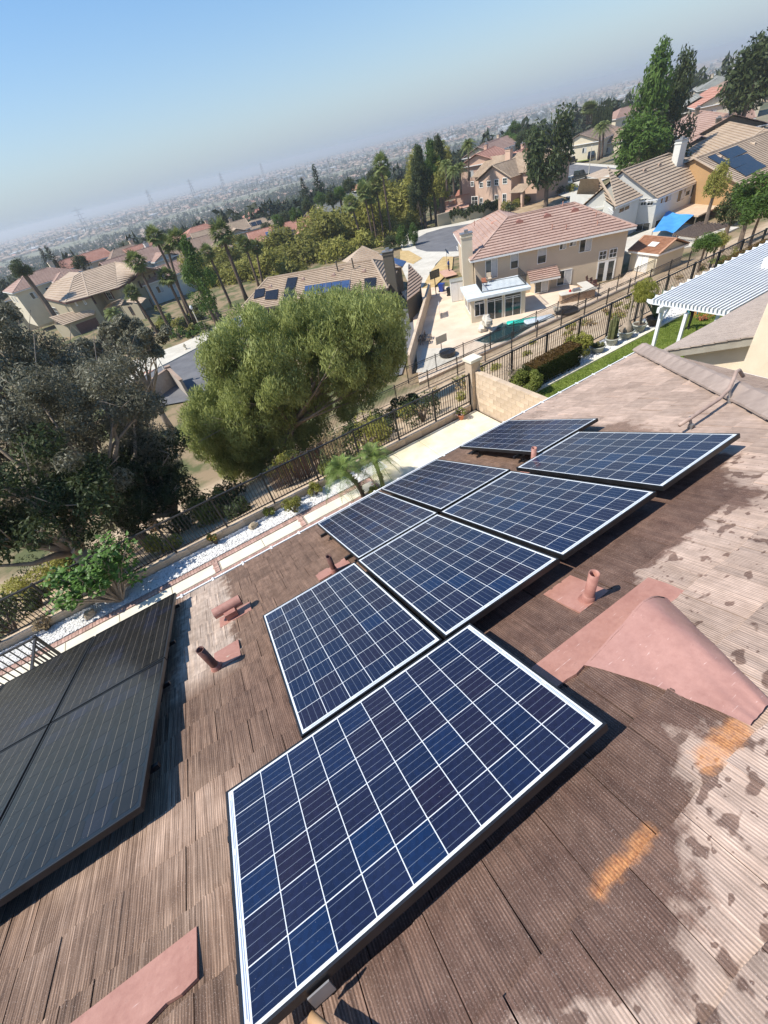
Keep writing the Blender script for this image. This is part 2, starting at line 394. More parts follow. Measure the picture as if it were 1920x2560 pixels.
for t in tiles:
    c = rp(t[0]+t[2]/2, t[1]+.16); x, y, dz = proj(c)
    inside = dz > .2 and -60 < x < 1980 and -60 < y < 2640
    full = t[0]+t[2] < hipu(t[1]+.36) 
    if inside and full and not hidden(t[0]+t[2]/2, t[1]+.16): vis.append((dz, t))
vis.sort(key=lambda q: q[0]); chosen = [q[1] for q in vis[:296]]; cs = set(chosen)
for t in chosen:
    o = link('roof_tile', tmesh[(t[2], rt.randrange(4))], roof)
    o.matrix_local = Matrix.Translation(rp(t[0]+.002, t[1], -.026+rt.uniform(0,.006))) @ ROT @ Matrix.Rotation(rt.uniform(-.004,.004), 4, 'Z')
fv = []; ff = []; tid = []
for t in tiles:
    if t in cs: continue
    vs, fs = tile_pts(t[2]-.004, .36, rt)
    o = len(fv); tv = rt.random()
    for (x, y, z) in vs:
        uu = t[0]+x; v_ = t[1]+y; uu = min(uu, hipu(v_)+.02)
        fv.append(rp(uu, v_, z-.022))
    for f in fs: ff.append(tuple(i+o for i in f)); tid.append(tv)
me = bpy.data.meshes.new('roof_tiles'); me.from_pydata([tuple(v) for v in fv], [], ff); me.materials.append(M['tile'])
a = me.attributes.new('tid', 'FLOAT', 'FACE'); a.data.foreach_set('value', tid); me.update()
stuff(link('roof_tile_field', me, roof))
# far face of the hip: courses of shakes falling to +x
def course_face(mb, poly, eave_dir, up_dir, nrm, origin, pitch=.33, t=.022, tw=.29, rnd=rt, gap=.004, ids=None):
    """poly given as (s, t) pairs in the (eave, up) frame, convex; laid as separate slabs"""
    def P(s, q, h): return origin + eave_dir*s + up_dir*q + nrm*h
    qmax = max(p[1] for p in poly); k = 0
    def span(q):
        xs = []
        n = len(poly)
        for i in range(n):
            (a0, b0), (a1, b1) = poly[i], poly[(i+1) % n]
            if (b0 - q) * (b1 - q) <= 0 and abs(b1-b0) > 1e-9: xs.append(a0 + (a1-a0)*(q-b0)/(b1-b0))
        return (min(xs), max(xs)) if len(xs) >= 2 else None
    while k*pitch < qmax - .02:
        q0 = k*pitch; q1 = min(q0+pitch*1.05, qmax); lo = span(q0+.001); hi = span(q1-.001)
        k += 1
        if not lo or not hi: continue
        s = lo[0]; w0 = rnd.uniform(.3, 1)*tw if tw else 1e9
        while s < lo[1]-.01:
            e = min(s + w0, lo[1]) if tw else lo[1]; w0 = tw or 1e9
            def cl(x): return min(max(x, hi[0]), hi[1])
            a = s+gap if tw else s; bq = e-gap if tw else e
            h = t*rnd.uniform(.85, 1.1)
            mb.add([P(a,q0,0), P(bq,q0,0), P(a,q0,h), P(bq,q0,h), P(cl(bq),q1,.004), P(cl(a),q1,.004)], [(0,1,3,2),(2,3,4,5),(0,2,5),(1,4,3)])
            s = e
b = MB(); 
course_face(b, [(0,0),(13,0),(8,5.5),(4.5*.92*1.2,5.2)], Vector((0,-1,0)), Vector((-math.cos(TH),0,math.sin(TH))), Vector((math.sin(TH),0,math.cos(TH))), Vector((8.75, 3.41, -1.625)))
stuff(b.build('side_roof_tile_field', M['tile'], roof))
# hip caps
def cap_mesh(L=.40, w=.17, h=.05, t=.022):
    b = MB(); n = 4; prof = [(-w,-.055),(-w*.62,-.005),(-.03,.045),(.03,.045),(w*.62,-.005),(w,-.055)]
    vs = []
    for y, k in ((0,1.08),(L,.95)):
        for x, z in prof: vs.append((x*k, y, z))
        for x, z in prof: vs.append((x*k, y, z-t))
    m = len(prof); fs = []
    for i in range(m-1):
        fs += [(i, i+1, 2*m+i+1, 2*m+i), (m+i+1, m+i, i, i+1)[::-1]]
    fs += [(0,2*m,3*m,m), (m-1, 2*m-1, 4*m-1, 3*m-1)]
    b.add(vs, fs); return b
cb = cap_mesh(); cm_ = bpy.data.meshes.new('ridge_cap'); cm_.from_pydata(cb.v, [], cb.f); cm_.materials.append(M['cap']); cm_.update()
h0 = rp(8.75+.02, -3.79, .01); h1 = rp(hipu(VT), VT, .01); hd = (h1-h0).normalized(); hl = (h1-h0).length
hx = hd.cross(Vector((0,0,1))).normalized(); hz = hx.cross(hd).normalized()
for i in range(int(hl/.315)):
    o = link('ridge_cap', cm_, roof); p = h0 + hd*(i*.315)
    R3 = Matrix((hx, hd, hz)).transposed().to_4x4()
    o.matrix_local = Matrix.Translation(p + hz*(.055 + .0*(i%2))) @ R3 @ Matrix.Rotation(-.055+rt.uniform(-.012,.012), 4, 'X') @ Matrix.Rotation(rt.uniform(-.03,.03), 4, 'Z')
# gutter + straps + fascia + walls
g0 = rp(0,-3.77,-.03); b = MB()
gy, gz = g0.y+.005, g0.z
for (y0,z0,y1,z1) in ((gy+.02,gz-.12,gy+.085,gz-.115),(gy+.08,gz-.115,gy+.09,gz+.002),(gy+.074,gz+.0,gy+.096,gz+.008),(gy+.012,gz-.12,gy+.02,gz-.01)):
    b.box(HX0-.05,y0,z0,8.82,y1,z1)
gut = b.build('gutter', M['gutter'], house)
x = HX0+.3; sb = MB(); sb.box(-.014, 0, -.004, .014, .105, .004)
sm = None
while x < 8.7:
    if sm is None: o = sb.build('gutter_strap', M['gutter'], gut); sm = o.data
    else: o = link('gutter_strap', sm, gut)
    o.location = (x, gy-.01, gz+.022); x += .44
b = MB(); b.box(8.755, -9, gz-.12, 8.86, 3.5, gz-.01); b.build('side_gutter', M['gutter'], house)
b = MB(); b.box(HX0,gy-.03,gz-.19,8.74,gy+.01,gz-.035); b.box(8.71,-9,gz-.19,8.75,gy-.04,gz-.035)
b.build('fascia_board', M['fascia'], house)
b = MB(); b.box(HX0+.3, -9, -7.2, 8.2, 2.85, gz-.05); b.build('stucco_wall', M['stucco'], house)
# far wing: upper wall, lower wall and lower roof
b = MB(); b.box(13.0, -9, -7.2, 19, 3.29, 2.2); b.build('upper_wall', M['stucco'], house)
b = MB(); q5 = -4.1+(5.83-5.25)*math.tan(TH)-.16; q3_ = -4.1+(5.83-3.3)*math.tan(TH)-.16
vs = [(x,y,z) for x in (14.15,22.5) for (y,z) in ((3.3,-7.2),(5.25,-7.2),(5.25,q5),(3.3,q3_))]
b.add(vs, [(0,1,2,3),(7,6,5,4),(0,4,5,1),(1,5,6,2),(2,6,7,3),(3,7,4,0)]); b.build('lower_wall', M['stucco'], house)
b = MB(); sl = math.tan(TH)
ey, ez = 5.83, -4.1
O = Vector((13.84, ey, ez-.022)); UP = Vector((0,-math.cos(TH),math.sin(TH)))
course_face(b, [(0,0),(9,0),(9,2.72),(0,2.72)], Vector((1,0,0)), UP, NN, O)
lr = b.build('lower_roof', M['lowtile'], house)
b = MB(); 
for i in range(9):
    q0 = i*.31; p0 = O + UP*q0 + Vector((-.02,0,.0)); p1 = O + UP*min(q0+.33, 2.74)
    b.bar(p0+NN*.035+Vector((0,0,0)), p1+Vector((-.02,0,0))+NN*.02, .16, .035, upv=NN)
stuff(b.build('rake_tile', M['lowtile'], lr))
b = MB(); b.bar(O+Vector((-.03,0,-.12)), O+UP*2.74+Vector((-.03,0,-.12)), .05, .2, upv=(0,0,1)); b.bar(O+Vector((0,.02,-.10)), O+Vector((9,.02,-.10)), .05, .18, upv=(0,0,1)); b.build('rake_board', M['fascia'], lr)
b = MB(); b.poly([O+Vector((0,0,-.03)), O+Vector((9,0,-.03)), O+UP*2.74+Vector((9,0,-.03)), O+UP*2.74+Vector((0,0,-.03))]); b.build('soffit', M['fascia'], lr)

# ------------------------------------------------------------------ solar panels
def cell_mat(name, kind):
    m = NT(name); co = m.sep(m.obj()); r = m.rnd()
    nbus = 4 if kind == 'blue' else 2
    w = .153
    xx = m.math('FRACT', m.math('MULTIPLY', m.math('ADD', m.math('DIVIDE', co[0], w), .5), float(nbus)))
    d = m.math('ABSOLUTE', m.math('SUBTRACT', xx, .5))
    bus = m.math('LESS_THAN', d, .0016*nbus/w/2*1.0)
    if kind == 'blue':
        n = m.n('ShaderNodeTexVoronoi'); n.inputs['Scale'].default_value = 55.; m.set(n.inputs['Vector'], m.obj())
        g = m.sep(n.outputs['Color'])[0]
        base = m.ramp(r, [(0, (.004,.013,.046)), (.35, (.006,.012,.040)), (.7, (.010,.010,.031)), (1, (.003,.018,.064))])
        hs = m.n('ShaderNodeHueSaturation'); m.set(hs.inputs['Value'], m.math('MULTIPLY_ADD', g, .35, .82)); m.set(hs.inputs['Color'], base)
        col = m.mix(bus, hs.outputs[0], (.15,.18,.23)); rough = .10
    else:
        base = m.ramp(r, [(0, (.005,.005,.006)), (.85, (.008,.008,.010)), (1, (.006,.009,.022))])
        dust = m.noise(m.pos(), 5., 4)
        base = m.mix(m.math('MULTIPLY', dust, .05), base, (.18,.17,.16))
        col = m.mix(bus, base, (.26,.22,.16)); rough = .10
    dn = m.noise(m.pos(), 3.5, 5, .6); fl = m.noise(m.pos(), 140., 2)
    col = m.mix(m.math('ADD', m.math('MULTIPLY', dn, .03), m.math('MULTIPLY', m.math('MULTIPLY_ADD', m.math('SUBTRACT', fl, .74), 20., 0, clamp=True), .5)), col, (.45,.42,.38))
    m.bsdf(col, m.math('MULTIPLY_ADD', dn, .12, rough-.03), 0, .26, None, coat=.0)
    return m.mat
M['cell_blue'] = cell_mat('polycrystalline_cell', 'blue'); M['cell_black'] = cell_mat('monocrystalline_cell', 'black')
def sheet_mat(name, c):
    return mat_basic(name, c, rough=.1, spec=.5)
M['white_sheet'] = sheet_mat('white_backsheet', (.70,.73,.74)); M['black_sheet'] = sheet_mat('black_backsheet', (.006,.006,.008))
M['ribbon'] = mat_basic('tinned_ribbon', (.35,.40,.48), rough=.3, metal=.3)
PW, PL = .99, 1.65
def frame_mesh():
    b = MB(); f = .011; D = -.04
    b.box(0,0,D,PW,f,0); b.box(0,PL-f,D,PW,PL,0); b.box(0,f,D,f,PL-f,0); b.box(PW-f,f,D,PW,PL-f,0)
    b.box(f,f,D,f+.02,PL-f,D+.002); b.box(PW-f-.02,f,D,PW-f,PL-f,D+.002); return b
def make_panel(kind, label, group):
    t = thing('solar_panel', label, 'solar panel', group=group)
    frame_mesh().build('frame', M['black'], t)
    b = MB(); b.box(.011,.011,-.008,PW-.011,PL-.011,-.003); b.build('backsheet', M['white_sheet' if kind == 'blue' else 'black_sheet'], t)
    px, py, cw = .1575, .1575, .153
    if kind == 'blue':
        b = MB(); b.box(-cw/2,-cw/2,-.0030,cw/2,cw/2,-.0022)
    else:
        b = MB(); c = .02; h = cw/2; py = px = .1575
        pts = [(-h+c,-h),(h-c,-h),(h,-h+c),(h,h-c),(h-c,h),(-h+c,h),(-h,h-c),(-h,-h+c)]
        b.prism(pts, -.0030, -.0022)
    me = bpy.data.meshes.new('solar_cell'); me.from_pydata([tuple(v) for v in b.v], [], b.f); me.materials.append(M['cell_blue' if kind == 'blue' else 'cell_black']); me.update()
    x0 = (PW - 6*px)/2 + px/2; y0 = (PL - 10*py)/2 + py/2
    for j in range(10):
        for i in range(6):
            o = link('solar_cell', me, t); o.location = (x0+i*px, y0+j*py, 0)
    if kind == 'blue':
        b = MB()
        for y in (.0205, PL-.0245):
            for k in range(3): b = MB(); b.box(.07+k*.30, y, -.0030, .07+k*.30+.27, y+.004, -.0024); b.build('ribbon', M['ribbon'], t)
            b = MB(); b.box(.04, y+.007*(1 if y < 1 else -1), -.0030, PW-.04, y+.007*(1 if y < 1 else -1)+.003, -.0024); b.build('ribbon', M['ribbon'], t)
    b = MB()
    for x in (.02, PW-.05):
        for y in (.28, PL-.32): b.box(x,y,-.075,x+.03,y+.045,-.041)
    b.build('rail_clamp', M['black'], t)
    if kind == 'blue': b = MB(); b.box(.3,-.0015,-.03,.36,-.0005,-.012); b.build('sticker', M['gutter'], t)
    return t
blue = make_panel('blue', 'x', 'blue solar panels in rows on the brown roof'); blackP = make_panel('black', 'x', 'black solar panels at the left of the roof')
blue_labels = dict(A='nearest and largest looking blue solar panel, laid sideways at the bottom of the array',
 B='blue solar panel upright on the roof just below the sideways one, its left edge free',
 C='blue solar panel in the middle of the array, beside the square pink flashing and bent off a vent pipe',
 D='blue solar panel by the gutter with the short brown vent pipe at its left',
 E='blue solar panel next to the gutter in front of the small palms',
 F='upper row blue solar panel between the middle one and the one near the conduit',
 G='rightmost blue solar panel, in the upper row, near the conduit that crosses the hip',
 H='farthest blue solar panel, on black legs before the cream block wall')
blue_labels['C'] = 'blue solar panel in the middle of the array, next to the square pink pipe flashing'
def place_panel(o, spec):
    u, v, w, h = spec
    if w > h: Ml = Matrix.Translation(rp(u+w, v, -RD)) @ ROT @ Matrix.Rotation(math.pi/2, 4, 'Z')
    else: Ml = Matrix.Translation(rp(u, v, -RD)) @ ROT
    o.matrix_world = Ml
for i, (k, spec) in enumerate(bluep.items()):
    o = blue if i == 0 else dup_tree(blue); o['label'] = blue_labels[k]; place_panel(o, spec)
bl = ['upper right black solar panel, by the gutter, with its free edge above the deep shadow', 'large black solar panel at lower left with clouded reflections, nearest to us',
      'black solar panel in the middle of the upper row, behind the black iron fence', 'black solar panel at the left edge of the picture, in the lower row', 'black solar panel cut off at the far left, upper row']
for i, spec in enumerate(blackp):
    o = blackP if i == 0 else dup_tree(blackP); o['label'] = bl[i]; place_panel(o, spec)
# racking feet and rails: things of their own, bolted to the roof
for spec, nm in list(zip(PAN, list(bluep)+['K']*5)):
    pass
def rail(u0, u1, v, lab):
    t = thing('mounting_rail', lab, 'rail', group='mounting rails under the solar panels')
    b = MB(); b.bar(rp(u0, v, .095), rp(u1, v, .095), .03, .035, upv=NN); b.build('rail_bar', M['black'], t)
    u = u0+.12
    fm = None
    while u < u1:
        if fm is None:
            fb = MB(); fb.bar((0,0,0), tuple(NN*.075), .03, .012, upv=UU); fb.bar(tuple(VV*-.05), tuple(VV*.05), .06, .008, upv=NN); o = fb.build('rail_foot', M['black'], t); fm = o.data
        else: o = link('rail_foot', fm, t)
        o.location = rp(u, v, .004); u += .72
rail(.435, 4.62, -.42, 'black rail carrying the upper row of blue panels near their top edge')
rail(.435, 4.62, -1.28, 'black rail carrying the upper row of blue panels near their lower edge')
rail(1.42, 3.56, -2.0, 'black rail under the two blue panels by the gutter, higher one')
rail(1.42, 3.56, -3.0, 'black rail under the two blue panels by the gutter, lower one')
rail(3.90, 5.02, -2.1, 'black rail under the farthest blue panel, higher one')
rail(3.90, 5.02, -3.0, 'black rail under the farthest blue panel, lower one')
rail(-.03, 1.68, .22, 'black rail under the sideways blue panel, lower one')
rail(-.03, 1.68, .78, 'black rail under the sideways blue panel, higher one')
for v, q in ((-3.3,'by the gutter'),(-2.35,'second from the gutter'),(-1.6,'second from the top'),(-.65,'nearest to us')):
    rail(-3.6, -.455, v, 'black rail with a bolted end sticking out of the black panels, ' + q)
# ------------------------------------------------------------------ fittings on the roof
def vent_pipe(u, v, h, r, label, mat, patch):
    t = thing('vent_pipe', label, 'vent pipe', group='plumbing vent pipes on the roof'); p = rp(u, v, 0)
    b = MB(); n = 20; z0 = p.z-.03; z1 = p.z+h
    b.lathe([(r, z0),(r, z1),(r*.84, z1),(r*.84, z1-.12)], (p.x,p.y,0), n); b.build('pipe', mat, t, True)
    b = MB(); b.lathe([(r*.84, z1-.12),(0.001, z1-.12)], (p.x,p.y,0), n); b.build('pipe_bore', M['inside'], t)
    b = MB(); b.lathe([(r*1.9, p.z-.012),(r*1.35, p.z+.018),(r*1.18, p.z+.055),(r*1.0, p.z+.06)], (p.x,p.y,0), n); b.build('collar', M['pinkold'], t, True)
    b = MB(); (a0,b0),(a1,b1) = patch
    b.add([rp(a0,b0,.006), rp(a1,b0,.006), rp(a1,b1,.006), rp(a0,b1,.006), rp(a0,b0,-.01), rp(a1,b0,-.01), rp(a1,b1,-.01), rp(a0,b1,-.01)], [(0,1,2,3),(0,4,5,1),(1,5,6,2),(2,6,7,3),(3,7,4,0)])
    b.build('flashing', M['pink'], t)
vent_pipe(-.08, -1.56, .32, .034, 'tall brown vent pipe on the roof between the black and the blue panels', M['pipedark'], ((-.10,-1.83),(.14,-1.52)))
vent_pipe(2.362, .262, .275, .031, 'pale pink vent pipe standing on square flashing above the middle panel', M['pinkold'], ((2.24,.0),(2.50,.31)))
vent_pipe(1.27, -2.07, .25, .028, 'short brown vent pipe at the corner of the gutter-side blue panel', M['pipedark'], ((1.08,-2.24),(1.46,-2.05)))
vent_pipe(3.86, -1.76, .30, .030, 'vent pipe rising between the farthest two blue panels', M['pinkold'], ((3.53,-1.85),(3.95,-1.69)))
# hooded T vent
t = thing('roof_vent', 'pink T-shaped sheet metal roof vent near the gutter', 'roof vent')
c = rp(.13, -2.38, .13); b = MB(); prof = []
for k in range(17):
    a = math.pi*2*k/16; prof.append((math.sin(a)*.058, math.cos(a)*.058))
vs = []
for du in (-.15, .15):
    for (q, w_) in prof[:-1]: vs.append(c + Vector((du, q, w_)) )
fs = [(i, (i+1)%16, 16+(i+1)%16, 16+i) for i in range(16)]
b.add(vs, fs); b.build('hood', M['pink'], t, True)
b = MB(); vs = []
for du in (-.148, .148):
    for (q, w_) in prof[:-1]: vs.append(c + Vector((du, q*.9, w_*.9)))
b.add(vs, [tuple(range(16))[::-1], tuple(range(16,32))]); b.build('hood_opening', M['inside'], t)
b = MB(); p = rp(.13,-2.38,0); b.box(p.x-.06,p.y-.06,p.z-.04,p.x+.06,p.y+.06,p.z+.12); b.build('neck', M['pinkold'], t)
b = MB(); b.add([rp(-.02,-2.50,.008), rp(.33,-2.50,.008), rp(.33,-2.27,.008), rp(-.02,-2.27,.008), rp(-.02,-2.50,-.01), rp(.33,-2.50,-.01), rp(.33,-2.27,-.01), rp(-.02,-2.27,-.01)], [(0,1,2,3),(0,4,5,1),(1,5,6,2),(2,6,7,3),(3,7,4,0)]); b.build('flashing', M['pink'], t)
# long pink flashing and half-cone vent cover
def uneven_sheet(name, pts, label, cat):
    b = MB(); n = len(pts)
    b.add([rp(u,v,.007) for u,v in pts] + [rp(u,v,-.01) for u,v in pts], [tuple(range(n))] + [(i, n+i, n+(i+1)%n, (i+1)%n) for i in range(n)])
    o = b.build(name, M['pink'], None); tag(o, label, cat); return o
pts = [(1.66,.41),(2.73,.41),(2.735,.52),(2.72,.64),(2.60,.645),(2.4,.64),(2.0,.62),(1.93,.60),(1.86,.61),(1.80,.60),(1.66,.60)]
b = MB(); n = len(pts)
cov = thing('dormer_vent', 'large glossy pink sheet metal half-cone vent cover on the roof at right', 'roof vent')
b.add([rp(u,v,.007) for u,v in pts] + [rp(u,v,-.01) for u,v in pts], [tuple(range(n))] + [(i, n+i, n+(i+1)%n, (i+1)%n) for i in range(n)]); b.build('apron_flashing', M['pink'], cov)
b = MB(); NS, NA = 14, 18; vs = []
for i in range(NS+1):
    s = i/NS; v = .600 + s*.66; ul = 1.93 + s*.17 + .03*math.sin(s*3); ur = 2.62 - s*.36; hh = .085*(1-s)**.8 + .010
    for j in range(NA+1):
        a = j/NA; uu = ul + (ur-ul)*a; x = 2*a-1
        pk_ = .70; q_ = (a/pk_)**1.15 if a < pk_ else 1-((a-pk_)/(1-pk_))**1.8
        h = hh*max(0,q_)*1.15 + .006 + .0028*math.sin(s*17+j*1.3)+.003*math.sin(s*7+a*9)
        vs.append(rp(uu, v, h))
fs = [(i*(NA+1)+j, i*(NA+1)+j+1, (i+1)*(NA+1)+j+1, (i+1)*(NA+1)+j) for i in range(NS) for j in range(NA)]
b.add(vs, fs); b.build('cone_sheet', painted_sheet('pink_gloss_sheet', (.34,.175,.14), (.44,.24,.195), .38), cov, True)
b = MB(); vs = [rp(1.94,.605,.0)] + vs[:NA+1][1:-1] + [rp(2.60,.605,.0)]
b.poly([v - VV*-.012 for v in vs]); b.build('louvre', M['inside'], cov)
o = uneven_sheet('metal_patch', [(-.95,.41),(-.24,.41),(-.235,.60),(-.30,.61),(-.36,.60),(-.43,.615),(-.55,.61),(-.7,.63),(-.95,.62)], 'pink painted metal patch lying on the shakes at the bottom left', 'flashing')
# conduit over the hip
t = thing('conduit', 'tan metal conduit crossing the hip of the roof', 'conduit')
pa = [rp(4.88,-.71,.10), rp(5.1,-.71,.10), rp(5.55,-.72,.10), rp(5.75,-.73,.13), rp(5.88,-.75,.20), rp(5.97,-.77,.245), rp(6.06,-.79,.23), rp(6.14,-.80,.13)]
b = MB(); b.tube(pa, .019, 10); b.build('tube', M['conduit'], t, True)
b = MB()
for u in (5.05, 5.72): b.bar(rp(u,-.71,.0), rp(u,-.71,.12), .03, .012); b.box(*(rp(u-.02,-.74,.0)), *(rp(u+.02,-.68,.03)))
b.build('support_foot', M['steel'], t)
# pipe stub and bracket under the sideways panel, bottom of the picture
t = thing('ground_stake', 'rusty pipe stub with a steel bracket under the nearest panel at the bottom edge', 'pipe')
b = MB(); p = Vector(rp(.185,.985,.0)); b.tube([rp(.20,1.02,.09), rp(.30,1.17,.10)], .017, 12); b.build('pipe', M['rust'], t, True)
b = MB(); b.box(-.03,-.002,-.01,.05,.004,.05, M=Matrix.Translation(rp(.245,1.0,.09)) @ ROT); b.build('bracket', M['steel'], t)
# ------------------------------------------------------------------ our back yard
ZY = -6.8
M['concrete'] = mat_basic('pale_concrete', (.66,.60,.46), (.75,.69,.55), 1.5, .9, bumpn=.2, bscale=50., bdist=.004, obj=False)
M['concrete2'] = mat_basic('stained_concrete', (.60,.53,.35), (.75,.69,.55), 1.1, .9, bumpn=.2, bscale=50., bdist=.004, obj=False)
M['brick'] = mat_basic('pinkish_paver', (.36,.21,.165), (.46,.31,.25), 6., .9, bumpn=.3, bscale=60., bdist=.004, var=.2)
M['mortar'] = mat_basic('paver_joint', (.30,.26,.21), (.36,.31,.26), 6., .95)
M['gravelbed'] = mat_basic('gravel_bed', (.36,.35,.33), (.48,.47,.45), 40., .95, bumpn=.6, bscale=70., bdist=.02, obj=False)
M['pebble'] = mat_basic('white_pebble', (.70,.69,.66), (.82,.81,.78), 9., .8, obj=False)
M['block'] = mat_basic('tan_block', (.50,.385,.265), (.58,.455,.33), 5., .95, bumpn=.4, bscale=60., bdist=.005, var=.12)
M['blockjoint'] = mat_basic('block_mortar', (.42,.33,.24), (.48,.38,.28), 8., .95)
M['dirt'] = mat_basic('dry_slope', (.27,.185,.105), (.42,.31,.19), .55, .97, bumpn=.5, bscale=6., bdist=.05, obj=False, detail=8)
M['grass'] = mat_basic('lawn', (.10,.145,.02), (.20,.25,.05), 1.6, .9, bumpn=.6, bscale=60., bdist=.02, obj=False, detail=8)
M['rock'] = mat_basic('tan_rock', (.30,.24,.16), (.50,.42,.31), 6., .9, bumpn=.6, bscale=14., bdist=.02)
M['soil'] = mat_basic('dark_soil', (.06,.045,.03), (.11,.085,.06), 8., .95, bumpn=.5, bscale=30., bdist=.01)
M['terracotta'] = mat_basic('terracotta', (.48,.16,.08), (.58,.22,.12), 6., .75)
M['potgrey'] = mat_basic('grey_pot', (.33,.34,.28), (.42,.42,.36), 5., .8)
M['bark'] = mat_basic('bark', (.10,.075,.055), (.20,.15,.11), 8., .95, bumpn=.8, bscale=18., bdist=.03)
M['barkpale'] = mat_basic('pale_bark', (.24,.19,.14), (.36,.29,.22), 5., .9, bumpn=.5, bscale=14., bdist=.02)
M['barkpalm'] = mat_basic('palm_bark', (.075,.05,.035), (.17,.12,.085), 14., .95, bumpn=.9, bscale=22., bdist=.04)
M['leaf_fig'] = mat_leaf('fig_leaf', (.065,.13,.025), (.15,.27,.06), 5., .3, .45)
M['leaf_palm'] = mat_leaf('palm_frond', (.10,.15,.035), (.22,.29,.08), 3., .25, .4)
M['leaf_yellow'] = mat_leaf('golden_shrub_leaf', (.16,.17,.03), (.34,.33,.07), 6., .3)
M['leaf_green'] = mat_leaf('green_shrub_leaf', (.10,.125,.02), (.24,.27,.06), 5., .3)
M['leaf_hedge'] = mat_leaf('hedge_leaf', (.085,.045,.015), (.14,.085,.022), 2.5, .2)
M['leaf_hedge_side'] = mat_leaf('hedge_side_leaf', (.035,.05,.012), (.07,.085,.02), 4., .2)
M['twig'] = mat_basic('dry_twig', (.28,.20,.10), (.40,.30,.16), 10., .9)
M['cactus'] = mat_basic('cactus_skin', (.09,.10,.035), (.15,.15,.06), 6., .8, bumpn=.5, bscale=30., bdist=.01)
M['flower_pink'] = mat_basic('pink_flower', (.60,.35,.42), (.75,.55,.62), 20., .8)
M['flower_red'] = mat_basic('red_leaf', (.40,.08,.03), (.55,.25,.08), 20., .8)
R_ = random.Random(11)
# lawn strip, walk slabs, joints
b = MB(); b.box(-40,-12,ZY-.5,70,11.6,ZY-.06); struct(b.build('yard_ground', M['soil']))
b = MB(); b.box(-.60,8.6,ZY-.06,5.1,9.43,ZY-.01); lawnb = struct(b.build('lawn_strip', M['grass']))
walk = struct(thing('walkway', None, None)); 
def slab(x0,y0,x1,y1,mat=None,z=ZY):
    b = MB(); c = .012
    b.add([(x0,y0,z-.1),(x1,y0,z-.1),(x1,y1,z-.1),(x0,y1,z-.1),(x0,y0,z-c),(x1,y0,z-c),(x1,y1,z-c),(x0,y1,z-c),(x0+c,y0+c,z),(x1-c,y0+c,z),(x1-c,y1-c,z),(x0+c,y1-c,z)],
      [(0,1,5,4),(1,2,6,5),(2,3,7,6),(3,0,4,7),(4,5,9,8),(5,6,10,9),(6,7,11,10),(7,4,8,11),(8,9,10,11)])
    return b.build('concrete_slab', mat or M['concrete'], walk)
xs = [-13.0,-11.2,-9.3,-7.45,-5.62,-4.05,-2.42,-1.02]
for i in range(len(xs)-1): slab(xs[i]+.006, 9.72, xs[i+1]-.006, 10.16)
slab(-.80,9.72,.69,10.17); slab(.70,9.72,2.10,10.17); slab(2.32,9.72,3.9,10.2); slab(3.91,9.72,5.1,10.2)
for (a,b_) in ((-13,-9),(-9,-5),(-5,-.62)): slab(a+.006, 4.2, b_-.006, 9.42)
for i,(a,b_) in enumerate(((5.2,7.84),(7.85,9.6),(9.61,10.85))):
    for (c,d) in ((3.0,6.2),(6.21,9.48),(9.49,11.12)): slab(a+.01, c, b_, d, M['concrete2'])
# brick edging: individual pavers
bb = MB(); bb.box(-13,9.44,ZY-.08,5.18,10.42,ZY-.03); struct(bb.build('paver_bed', M['mortar']))
bm_ = MB(); bm_.box(-.045,-.095,-.05,.045,.095,.0); bme = None
brick_pos = []
def paver(x,y,rot=0): brick_pos.append((x,y,rot))
x = -13
while x < 5.15: paver(x, 10.30); paver(x, 9.58); x += .1
for xc in (-.91, 2.21, 5.15):
    for r in range(5): paver(xc-.06, 9.72+.05+r*.1, math.pi/2); paver(xc+.13-.0, 9.72+.05+r*.1, math.pi/2) if False else None
brick_pos.sort(key=lambda q: abs(q[0]-1.5))
keep = brick_pos[:270]; rest = brick_pos[270:]
for (x,y,r) in keep:
    if bme is None: o = bm_.build('brick', M['brick'], walk); bme = o.data
    else: o = link('brick', bme, walk)
    o.location = (x,y,ZY+R_.uniform(-.004,.003)); o.rotation_euler = (0,0,r+R_.uniform(-.03,.03))
b = MB()
for (x,y,r) in rest: b.box(x-.045,y-.095,ZY-.05,x+.045,y+.095,ZY+R_.uniform(-.004,.003))
stuff(b.build('brick_edging', M['brick'], walk))
# gravel
b = MB(); b.box(-13,10.44,ZY-.1,6.1,11.20,ZY-.01); struct(b.build('gravel_bed', M['gravelbed']))
def pebbles(name, n, area, z, r, seed, mat):
    rng = np.random.default_rng(seed); x0,y0,x1,y1 = area
    base = np.array([[1,0,0],[0,1,0],[-1,0,0],[0,-1,0],[0,0,1]], float)
    P = np.stack([rng.uniform(x0,x1,n), rng.uniform(y0,y1,n), np.full(n, z)+rng.uniform(-.004,.02,n)],1)
    s = rng.uniform(.6,1.3,(n,1,1))*r; a = rng.uniform(0,6.28,n); ca, sa = np.cos(a), np.sin(a)
    q = base[None]*np.stack([rng.uniform(.7,1.3,n), rng.uniform(.6,1.,n), rng.uniform(.5,.9,n)],1)[:,None,:]*s
    V = np.stack([q[...,0]*ca[:,None]-q[...,1]*sa[:,None], q[...,0]*sa[:,None]+q[...,1]*ca[:,None], q[...,2]],2)+P[:,None,:]
    V[:,4,0] += rng.uniform(-.3,.3,n)*r; F = np.array([[0,1,4],[1,2,4],[2,3,4],[3,0,4]])
    F = (F[None]+np.arange(n)[:,None,None]*5).reshape(-1,3)
    return stuff(link(name, np_mesh(name, V.reshape(-1,3), F, mat)))
pebbles('white_gravel', 26000, (-9.5,10.44,6.0,11.19), ZY, .021, 3, M['pebble'])
